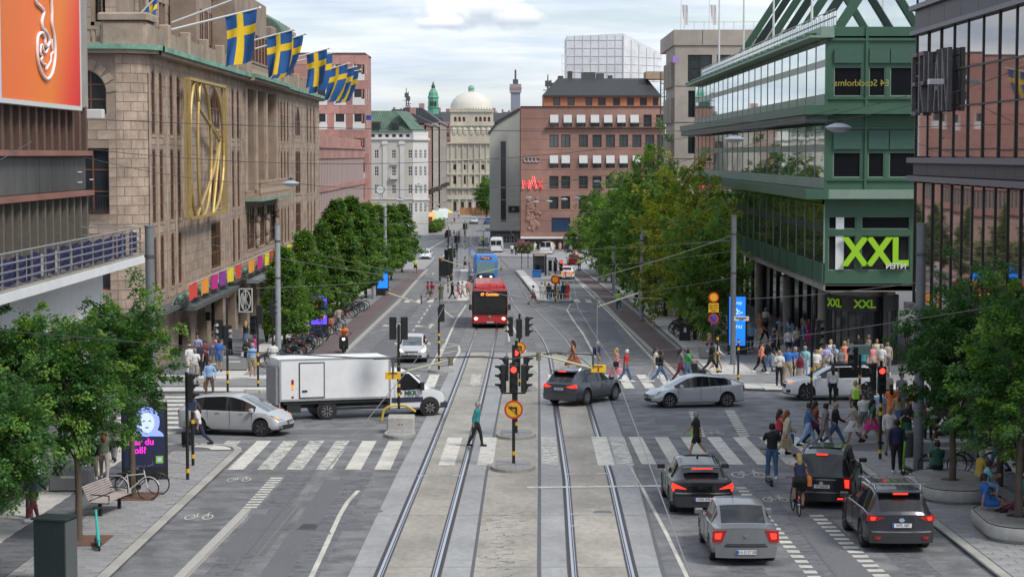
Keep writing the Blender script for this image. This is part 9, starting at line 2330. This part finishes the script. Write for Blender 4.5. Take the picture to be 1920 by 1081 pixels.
crowd('''893|837|-12|back|teal|l|black|t|gs|red cap, on the left track||hat='red',dz=.02
1306|857|190|walk1|black|s|black|s|gs|with lime bag on the right crossing|sh:lime
1075|696|180|walk1|rust|n|rust|d|nl|half hidden behind the dark SUV
1121|701|0|stand|navy|s|grey|t|gs|at the right number plate|bp:navy
1155|714|0|walk2|pink|n|pink|d|bl|fair haired walker on the far crossing|sh:black
1173|717|0|walkph|red|s|denim|t|ws|beside the woman in pink
1228|713|0|walk2|cream|l|white|t|nl|hidden behind the black shirt man
1238|718|0|stride|black|s|denim|t|ns|with cap and backpack at the white kerb|bp:black|hat='black'
1276|714|0|walk1|grey|s|maroon|t|kl|behind the pushchair man
1288|717|0|push|green|s|denim|t|ns|white cap, pushing a pushchair||hat='white'
1333|702|0|stride|black|s|black|t|ks|beside the banded post
1343|700|0|walk1|white|l|khaki|s|ns|with black backpack near the mast|bp:black
1332|672|170|sit|pink|n|light blue|t|bl|on the seat by the blue screen|
1426|704|20|walk2|coral|l|black|t|kl|at the white paving edge
1440|701|20|walk1|black|l|denim|t|kl|beside the coral topped woman
1451|677|60|walk2|navy|n|black|s|ns|near the granite seat
1407|663|90|stand|light blue|l|navy|t|gs|beside the blue screen
1434|648|300|walk1|black|s|black|t|ks|before the shop front|sh:coral
1424|640|280|walk1|coral|n|beige|d|bl|beside the tall man in black
1460|650|300|stand2|light blue|s|beige|t|ks|small walker before the shops
1480|650|90|walk2|light blue|l|light blue|d|nl|before the glass shop front
1478|673|280|walk2|white|l|navy|t|ns|walking out of the shops
1493|668|280|walk1|cream|s|navy|k|nl|with pale blouse before the shops
1508|640|90|walk2|stone|s|light blue|t|nl|before the round entrance
1516|650|280|walk1|magenta|n|magenta|d|nl|bright skirt before the glass||
1556|662|270|stand2|black|l|black|t|ks|dark figure by the round entrance
1568|655|90|stand|patterned green|s|black|t|ks|behind the dark figure
1461|727|270|stand2|white|s|black|t|bl|at the front of the waiting crowd
1477|724|270|hip|blue|s|khaki|s|ks|bearded, big backpack, waiting|bp:navy|sc=1.08
1491|719|280|stand|blue|s|black|t|gl|behind the big man in blue
1509|716|250|phone|cyan|s|light blue|t|gs|looking at a phone in the crowd|sh:black
1535|709|270|stand2|yellow|n|black|t|bl|with open black jacket, waiting
1548|712|270|stand2|lavender|s|beige|s|ns|arms folded in the crowd
1557|702|260|stand|white|s|white|t|bl|behind the lavender shirt man
1569|708|230|bend|light blue|s|navy|s|gs|leaning above the white SUV
1589|698|270|stand|patterned green|s|black|t|ks|back row of the crowd
1596|708|270|stand2|black|s|black|t|ns|arms crossed behind the SUV
1609|690|260|stand|black|s|navy|t|kl|back row under the round entrance
1628|690|100|stand|stone|s|black|t|bs|turned away by the entrance
1635|712|270|stand|pink|n|beige|s|nl|right of the grey green box
1643|700|280|phone|cream|s|white|t|rl|raised hands behind the SUV
1652|712|250|stand|white|s|beige|s|gs|at the rear of the white SUV
1664|706|270|stand|stone|n|grey|t|gx|bald, beside the right tree
1600|655|200|walk1|blue|s|black|t|ks|mirrored side of the round entrance
1662|665|250|walk2|black|l|black|t|kl|before the glass screen|hb:blue
1700|650|250|walk1|white|s|black|s|bl|at the end of the glass
1676|660|260|walk2|magenta|s|black|t|ks|pink shirt by the glass screen
1515|838|0|walk1|denim|l|light blue|t|ns|hooded boy on the right crossing||who='boy'
1527|835|0|walk2|rust|s|navy|t|nl|behind the hooded boy|sh:maroon
1546|840|0|walk2|grey|s|grey|t|ks|young walker beside the bald man||skin=1
1564|837|0|stride|black|l|denim|t|gx|bald walker on the right crossing||sc=1.03
1601|834|190|walk1|stone|s|white|k|nl|white cloth round her waist
1634|836|0|walk2|dark green|s|magenta|k|kl|curly haired on the crossing
1561|757|90|stand|white|l|black|t|nl|back view before the white SUV|hb:black
1603|792|90|stand|white|s|navy|s|bs|yellow vest behind the black car|bp:lime
1670|800|90|stand|orange|s|orange|d|kl|orange dress at the red light
1695|797|90|stand|blue|n|blue|d|nl|long blue dress in the crowd
1664|770|90|stand|stone|s|black|t|gx|bald man past the red light
1667|858|270|phone|white|l|stone|t|bl|drinking beside the red light post
1700|846|250|stand2|black|s|dark green|k|gl|green shoulder bag|sh:lime
1681|893|90|stand|navy|l|black|t|ks|dark suit, seen from behind||sc=1.06,skin=3
1656|872|270|stand|white|l|grey|s|ns|beside the banded signal post||world=(13.9,77.5)
1722|820|260|stand|lavender|s|denim|t|nl|behind the thick right mast
1740|828|270|stand|maroon|s|black|t|ks|right of the thick mast
1753|838|200|bend|white|n|black|s|ks|dark haired, bending by the bicycles||skin=3
1774|862|150|sit|white|s|black|s|ks|on the granite block with bicycles||skin=3,dz=.42
1790|840|260|stand|denim|l|denim|t|bl|denim jacket behind the tree
1808|838|255|stand|brown|s|navy|t|ks|under the right tree
1822|862|280|walk1|lavender|s|denim|t|bs|behind the right tree
1871|893|200|walk2|black|l|denim|t|ks|black jacket right of the tree
1885|880|160|walk1|rust|s|lime|s|ns|lime shoes at the right edge
1900|860|200|stand|pink|s|black|t|nl|far right edge walker
1801|905|90|sit|dark green|s|black|t|ns|back view by the granite block||world=(13.9,63.9),dz=.18
1838|928|15|sit|yellow|s|beige|t|gs|grey haired on the rear planter||world=(14.72,61.7),dz=.18
1832|945|0|sit|cyan|s|light blue|t|ns|boy on the rear planter||world=(14.65,60.5),dz=.20,who='boy',sc=.85
1870|985|10|lounge|blue|s|blue|s|ns|legs stretched on the front planter||world=(13.55,55.9),dz=.6,skin=1
1907|975|190|lounge|maroon|s|maroon|t|kl|at the right edge of the front planter||world=(14.75,55.7),dz=.6
1447|905|92|scoot|black|s|denim|t|ks|on the dark electric scooter||sc=1.08,dz=.12
1461|853|10|walk1|red|n|navy|k|nl|red top beside the scooter rider|hb:blue
1474|856|10|walk2|cream|l|beige|t|rl|beige coat with tan bag|hb:khaki
1500|968|92|ride|navy|n|black|s|bl|on the bicycle with orange bag|sh:orange|dz=.22
393|744|270|hip|light blue|l|brown|t|ns|hand on hip at the left corner|hb:brown
366|722|290|phone|white|s|stone|t|gs|reading behind the left tree
374|708|270|stand|navy|s|black|t|kl|long haired in the left group
385|704|260|stand2|maroon|s|black|t|ks|middle of the left group||skin=1
356|712|300|stand|white|s|white|t|gs|left edge of the group
371|690|270|stand|lavender|s|black|t|kl|back of the left group
398|688|0|bend|pink|s|denim|s|gs|bending over in pink shirt
411|700|90|stand|blue|s|denim|s|ns|blue shirt beside the pink one
432|668|180|stand2|white|s|black|t|ns|white figure behind the signal
464|698|270|stand2|black|l|black|t|kl|with white bag by the seat|sh:white
474|714|90|stand|light blue|l|khaki|s|gs|tall, seen from behind||sc=1.06
477|690|200|stand|magenta|s|black|t|ns|pink top behind the tall man
461|656|90|walk1|black|n|denim|k|bl|walking away by the arcade
408|656|250|stand|white|s|grey|t|gs|white shirt before the arch
500|645|110|walk2|maroon|s|black|t|ns|deep under the first trees
513|705|100|stand|white|s|navy|t|ks|hidden behind the truck box
620|628|270|stand|black|s|coral|s|nl|under the left trees
635|622|90|walk1|stone|s|grey|t|ks|under the left trees farther
372|842|180|stride|white|s|navy|t|nl|with a suitcase at the left corner
196|905|100|walk1|patterned green|l|stone|t|rl|ginger hair behind the left trees
174|912|280|walk2|black|l|beige|t|ks|beige trousers behind the left trees
214|870|90|walk1|grey|l|grey|t|ks|beside the portrait pillar
62|985|60|walk1|navy|l|maroon|t|ks|hidden under the left trees
803|562|180|walk1|red|s|grey|s|ns|first of two on the zebra
810|562|180|walk2|maroon|s|grey|s|ks|second of two on the zebra|bp:red
827|567|270|stand|patterned green|s|patterned green|d|bl|long dress on the left platform
848|564|0|walk1|black|s|black|t|kl|dark figure on the left platform|hb:white
859|563|0|stride|pink|s|magenta|s|nl|pink shorts on the left platform
868|562|180|walk2|white|s|stone|t|bs|left platform behind the pink one
878|560|270|stand|coral|s|khaki|s|ns|close to the red bus
1001|570|180|stride|white|s|maroon|s|ns|boy stepping off the right platform||who='boy'
1016|565|270|stand|white|l|white|t|gs|first in the platform crowd
1022|563|90|stand|cream|l|stone|t|bl|second in the platform crowd
1029|566|90|walk1|navy|s|denim|t|ns|third in the platform crowd
1036|562|270|stand|white|s|black|t|ks|fourth in the platform crowd
1043|566|90|stand|khaki|s|khaki|t|ks|crouched in the platform crowd
1049|565|270|stand|light blue|s|navy|t|ks|sixth in the platform crowd
1055|565|270|stand|navy|l|navy|t|ns|dark suit in the platform crowd
1063|564|100|stand|red|l|red|d|bl|red dress at the platform end
1160|583|95|walk1|lime|l|denim|t|ks|bright vest on the right cycle lane
1086|508|90|stand|lime|s|navy|t|ns|bright vest far on the right
779|513|80|walk2|lime|s|black|s|bs|bright vest at the far left trees
646|664|270|ride|orange|l|black|t|ks|helmeted on the motor scooter||hat='black',dz=.22
836|453|270|stand|black|s|black|s|ns|standing far up in the road
851|450|0|walk1|navy|s|white|s|ks|pushing toward the far pavement
860|451|0|push|red|s|black|t|nl|far walker with pushchair
798|437|270|stand|coral|s|rust|d|bl|before the red booth
806|436|90|walk1|black|s|black|t|ks|beside the red booth
829|424|90|walk2|navy|s|navy|t|ks|terrace walker far left
848|424|270|walk1|cream|s|beige|t|nl|far pavement walker in cream
852|418|90|walk1|pink|s|black|t|ks|far pavement walker in pink
860|410|90|walk2|white|s|grey|t|ns|farthest white walker
866|402|270|walk1|black|s|black|t|kl|farthest dark walker
905|462|100|stand|lime|l|navy|t|ns|bright vest behind the tram
960|478|90|walk1|white|s|black|t|ks|first walker on the far plaza
968|480|270|walk2|black|s|black|t|nl|second walker on the far plaza
982|474|270|stand|red|s|navy|t|ks|third figure by the flowers
1003|474|90|walk2|white|s|white|t|gs|fourth on the far plaza
1024|474|270|walk1|grey|s|denim|t|ns|fifth on the far plaza
1038|476|90|stand|yellow|s|stone|s|bl|sixth on the far plaza
1050|474|270|stand|pink|s|beige|s|ns|seventh on the far plaza
1060|472|90|walk1|light blue|s|navy|t|ks|eighth on the far plaza
1070|480|250|walk2|white|s|pink|s|bl|ninth on the far plaza
1080|484|90|walk1|coral|n|coral|d|bl|last on the far plaza
1575|716|265|walk1|grey|s|denim|s|ks|behind the white SUV bonnet, grey tee|bp:black
1583|705|270|stand|coral|n|coral|d|bl|coral dress in the middle of the waiting crowd
1618|716|275|stand|teal|s|navy|t|nl|by the grey green box, teal blouse
1500|732|265|stand|maroon|n|stone|k|kl|front row between blue polo and cyan
1530|723|270|stand|white|s|khaki|s|gs|front row with white tee, older
1624|700|260|walk1|khaki|s|black|t|ks|right half of the waiting crowd
1590|668|300|walk2|pink|n|white|k|rl|walking past the round entrance
1540|668|240|walk1|lavender|s|grey|t|ns|before the round entrance, lavender tee
1455|662|100|walk1|beige|l|black|t|kl|long beige coat before the columns
1435|626|280|walk2|white|s|denim|s|bs|deep under the overhang
1470|628|90|walk1|maroon|s|black|t|ks|deep under the overhang, dark red
1650|812|80|stand|light blue|s|beige|s|ns|behind the red light post
1710|800|265|stand|coral|s|black|t|nl|left of the thick mast crown
1684|815|90|stand|khaki|n|denim|k|rl|in the crowd behind the suit
1715|790|100|stand|white|l|navy|t|ks|white sleeves near the thick mast
1733|800|250|stand|cyan|s|grey|t|gs|right of the thick mast, cyan
1690|775|270|stand|grey|s|khaki|s|ks|far side of the crossing crowd
872|505|100|walk1|stone|s|black|s|nl|left platform behind the posts''')
def box_on(name,label,cat,px,py,parts,rz=0,dz=.12,world=None):
 if world:X,Y=world
 else:p=G(px,py); X,Y=p.x,p.y
 t=thing(name,label,cat,(X,Y,gz(Y)+dz),R(rz))
 for nm,q,m in parts:q.build(nm,m,t)
 return t
q1=MB(); q1.bbox(-.18,.18,-.12,.12,.05,.60,.03); q2=MB(); q2.tube([(-.1,.08,.6),(-.1,.08,.98),(.1,.08,.98),(.1,.08,.6)],.012,5); q3=MB()
for s in (-1,1):q3.lathe([(.05,-.015),(.05,.015)],10,(s*.14,0,.05),'y')
box_on('suitcase','dark wheeled suitcase pulled by the woman at the left corner','suitcase',350,838,[('case',q1,m_sig),('handle',q2,m_plast),('castors',q3,m_tyre)],0,.02)
q1=MB(); q1.prism([(-.3,-.22),(.35,-.22),(.45,.22),(-.3,.22)],.38,.62); q1.box(-.35,-.05,-.22,.22,.62,.95); q2=MB(); q2.tube([(.3,.2,.1),(-.3,.2,.75),(-.65,.2,1.02),(-.65,-.2,1.02),(-.3,-.2,.75),(.3,-.2,.1)],.014,5); q3=MB()
for x in (-.4,.4):
 for s in (-1,1):q3.lathe([(.12,-.02),(.12,.02)],14,(x,s*.24,.12),'y')
box_on('pushchair','black pushchair pushed by the man in green before the kerb','pushchair',1309,716,[('seat',q1,m_sig),('frame',q2,m_plast),('wheels',q3,m_tyre)],0,.02)
# ------------------------------------------------------------------ bicycles and scooters
def bike_meshes(detail):
 n=24 if detail else 14; r=.34
 ty=MB(); ty.tube([(r*math.cos(2*PI*k/n),0,r*math.sin(2*PI*k/n)) for k in range(n+1)],.020 if detail else .026,6 if detail else 4,cap=False); sp=MB()
 for k in range(14 if detail else 6):a=2*PI*k/(14 if detail else 6); sp.bar((0,0,0),(.32*math.cos(a),0,.32*math.sin(a)),.005,.005)
 sp.lathe([(.025,-.04),(.025,.04)],8,(0,0,0),'y')
 f=MB(); c=.018 if detail else .022
 for a,b in (((-.50,0,.34),(-.12,0,.28)),((-.12,0,.28),(-.20,0,.80)),((-.20,0,.74),(.36,0,.80)),((-.12,0,.28),(.38,0,.70)),((-.50,0,.34),(-.20,0,.74)),((.50,0,.34),(.34,0,.92))):f.tube([a,b],c,6)
 s=MB(); s.bbox(-.34,-.08,-.07,.07,.84,.90,.03); s.tube([(-.2,0,.8),(-.2,0,.85)],.015,5)
 h=MB(); h.tube([(.18,.28,1.02),(.32,.20,1.05),(.34,0,1.0),(.32,-.20,1.05),(.18,-.28,1.02)],.014,5); h.tube([(.34,0,.9),(.34,0,1.0)],.014,5)
 m=MB()
 for cx_ in (-.5,.5):m.tube([(cx_+.37*math.cos(R(a)),0,.34+.37*math.sin(R(a))) for a in range(20,165,20)],.016,4)
 m.box(-.78,-.36,-.06,.06,.72,.735); m.lathe([(.09,-.01),(.09,.01)],12,(-.12,-.05,.28),'y')
 return [x.mesh(nm,m_darkf,True) for x,nm in ((ty,'tyre'),(sp,'spokes'),(f,'frame'),(s,'saddle'),(h,'handlebar'),(m,'mudguards'))]
def bike(X,Y,rz,col,label,group=None,dz=.12,lean=5,detail=False):
 t=thing('bicycle',label,'bicycle',(X,Y,gz(Y)+dz),R(rz),group); t.rotation_euler.x=R(lean)
 ms=cached(('bike',detail),lambda:bike_meshes(detail)); fm=mat('bike_'+col,{'white':(.55,.55,.54),'black':(.02,.02,.02),'blue':(.03,.10,.30),'red':(.35,.03,.03),'green':(.04,.22,.16),'grey':(.2,.2,.21)}[col],.35)
 obj('frame',ms[2],t,mats=[fm]); obj('saddle',ms[3],t,mats=[m_sig]); obj('handlebar',ms[4],t,mats=[m_zinc]); obj('mudguards',ms[5],t,mats=[fm if col=='white' else m_sig])
 for x in (-.5,.5):o=obj('wheel',ms[0],t,(x,0,.34),mats=[m_tyre]); obj('spokes',ms[1],o,mats=[m_steel])
 return t
bike(-11.85,61.0,-8,'white','white city bicycle leaning at the tree before the portrait pillar',detail=True,lean=-8)
bike(-11.7,61.9,8,'black','dark bicycle with blue saddle bag behind the white one',detail=True,lean=8)
bike(PX(1500,58.8),59.1,92,'black','black bicycle ridden by the woman in navy with the orange bag',dz=.0,lean=0,detail=True)
bike(14.6,66.4,5,'grey','grey bicycle leaning on the granite block at the right',detail=True)
bike(15.9,66.9,170,'black','black bicycle behind the sitting man in dark green',detail=True)
rr=random.Random(4); k=0
pl=('nearest','second','third','fourth','fifth','sixth','seventh','eighth','ninth','tenth','eleventh','twelfth','thirteenth','fourteenth','fifteenth','sixteenth','seventeenth','eighteenth','nineteenth','twentieth')
cl=('black','grey','blue','black','red','green','black')
for i in range(20):Y=108+i*.85+rr.uniform(-.2,.2); bike(-12.9+rr.uniform(-.25,.25),Y,rr.choice((0,180))+rr.uniform(-14,14),cl[i%7],'%s bicycle, the %s from the front of the rack under the left trees'%(cl[i%7],pl[i]),'bicycles racked under the left trees')
for i in range(18):Y=128+i*1.5+rr.uniform(-.4,.4)+(10 if i>8 else 0); bike(-12.8+rr.uniform(-.2,.2),Y,rr.choice((0,180))+rr.uniform(-14,14),cl[(i+2)%7],'%s bicycle in the farther left rows, %s from the front'%(cl[(i+2)%7],pl[i]),'bicycles in the farther left racks')
for i in range(10):Y=131+i*.9; bike(11.6+rr.uniform(-.2,.2)+(i>5)*.5,Y,rr.choice((0,180))+rr.uniform(-12,12),'black','dark bicycle under the right trees, %s of its cluster'%pl[i],'bicycles under the right trees')
for i in range(8):bike(12.4+rr.uniform(-.3,.3),170+i*4,rr.uniform(-15,15),'grey','grey bicycle between the right tree trunks, %s up the row'%pl[i],'bicycles between the far right trunks')
for i in range(5):bike(PX(902+i*3,330),318+i,rr.uniform(0,180),'blue' if i%2 else 'black','parked bicycle behind the blue tram, %s from the left'%pl[i],'bicycles behind the tram')
def scooter(X,Y,rz,m1,label,dz=.12,lean=4):
 t=thing('electric_scooter',label,'electric scooter',(X,Y,gz(Y)+dz),R(rz)); t.rotation_euler.x=R(lean)
 q=MB(); q.bbox(-.42,.32,-.08,.08,.12,.20,.02); q.build('deck',m_sig,t); q=MB(); q.tube([(.36,0,.16),(.48,0,.30),(.36,0,1.12)],[.045,.045,.03],8); q.build('stem',m1,t)
 q=MB(); q.tube([(.34,.26,1.14),(.36,0,1.12),(.34,-.26,1.14)],.016,6); q.bbox(.33,.40,-.06,.06,1.12,1.18,.01); q.build('handlebar',m_sig,t)
 for x in (-.5,.52):q=MB(); q.lathe([(.06,-.03),(.11,-.028),(.12,0),(.11,.028),(.06,.03)],18,(x,0,.12),'y'); o=q.build('wheel',m_tyre,t); q=MB(); q.lathe([(.06,-.02),(.06,.02)],12,(x,0,.12),'y'); q.build('hub',m_zinc,o)
 for c in (.52,-.5):q=MB(); q.tube([(c+.15*math.cos(R(a)),0,.12+.15*math.sin(R(a))) for a in range(20,170,30)],.02,5); q.build('mudguard',m1,t)
m_tq=mat('turquoise_paint',(.05,.50,.42),.4); m_limep=mat('lime_paint',(.45,.75,.05),.4)
scooter(-11.15,52.6,-75,m_tq,'turquoise electric scooter standing by the tree at lower left'); scooter(13.25,66.4,80,m_limep,'lime green electric scooter beside the thick right mast'); scooter(14.15,66.6,70,m_tq,'turquoise electric scooter leaning right of the thick mast'); scooter(13.5,66.9,95,m_tq,'turquoise scooter half hidden behind the lime one')
scooter(15.1,57.4,100,m_tq,'turquoise scooter between the two planters'); scooter(PX(1447,64.9),65.0,92,m_sig,'dark electric scooter ridden by the man in black T-shirt',dz=0,lean=0)
for i,(x,y) in enumerate(((11.4,155.5),(12.0,157),(11.3,160))):scooter(x,y,20*i,mat('red_scooter',(.5,.04,.02),.4),'red scooter under the right trees by the pale mast, %s one'%pl[i])
p=G(646,664); t=thing('motor_scooter','dark motor scooter ridden towards the viewer on the left cycle lane','motor scooter',(p.x,p.y,gz(p.y)+.12),R(270))
q=MB(); q.bbox(-.8,.1,-.18,.18,.35,.78,.08); q.bbox(.1,.55,-.25,.25,.25,.42,.05); q.bbox(.45,.62,-.27,.27,.35,1.0,.05); q.build('body',m_sig,t); q=MB(); q.tube([(.45,.38,1.08),(.52,0,1.02),(.45,-.38,1.08)],.02,6); q.build('handlebar',m_plast,t); q=MB(); q.ell((.64,0,.86),(.05,.09,.08),8,6); q.build('headlight',m_headon,t)
for x in (-.6,.65):q=MB(); q.lathe([(.12,-.06),(.25,-.05),(.27,0),(.25,.05),(.12,.06)],20,(x,0,.27),'y'); q.build('wheel',m_tyre,t)
for s in (-1,1):q=MB(); q.ell((.5,s*.42,1.2),(.02,.07,.05),8,5); q.build('mirror',m_plast,t)
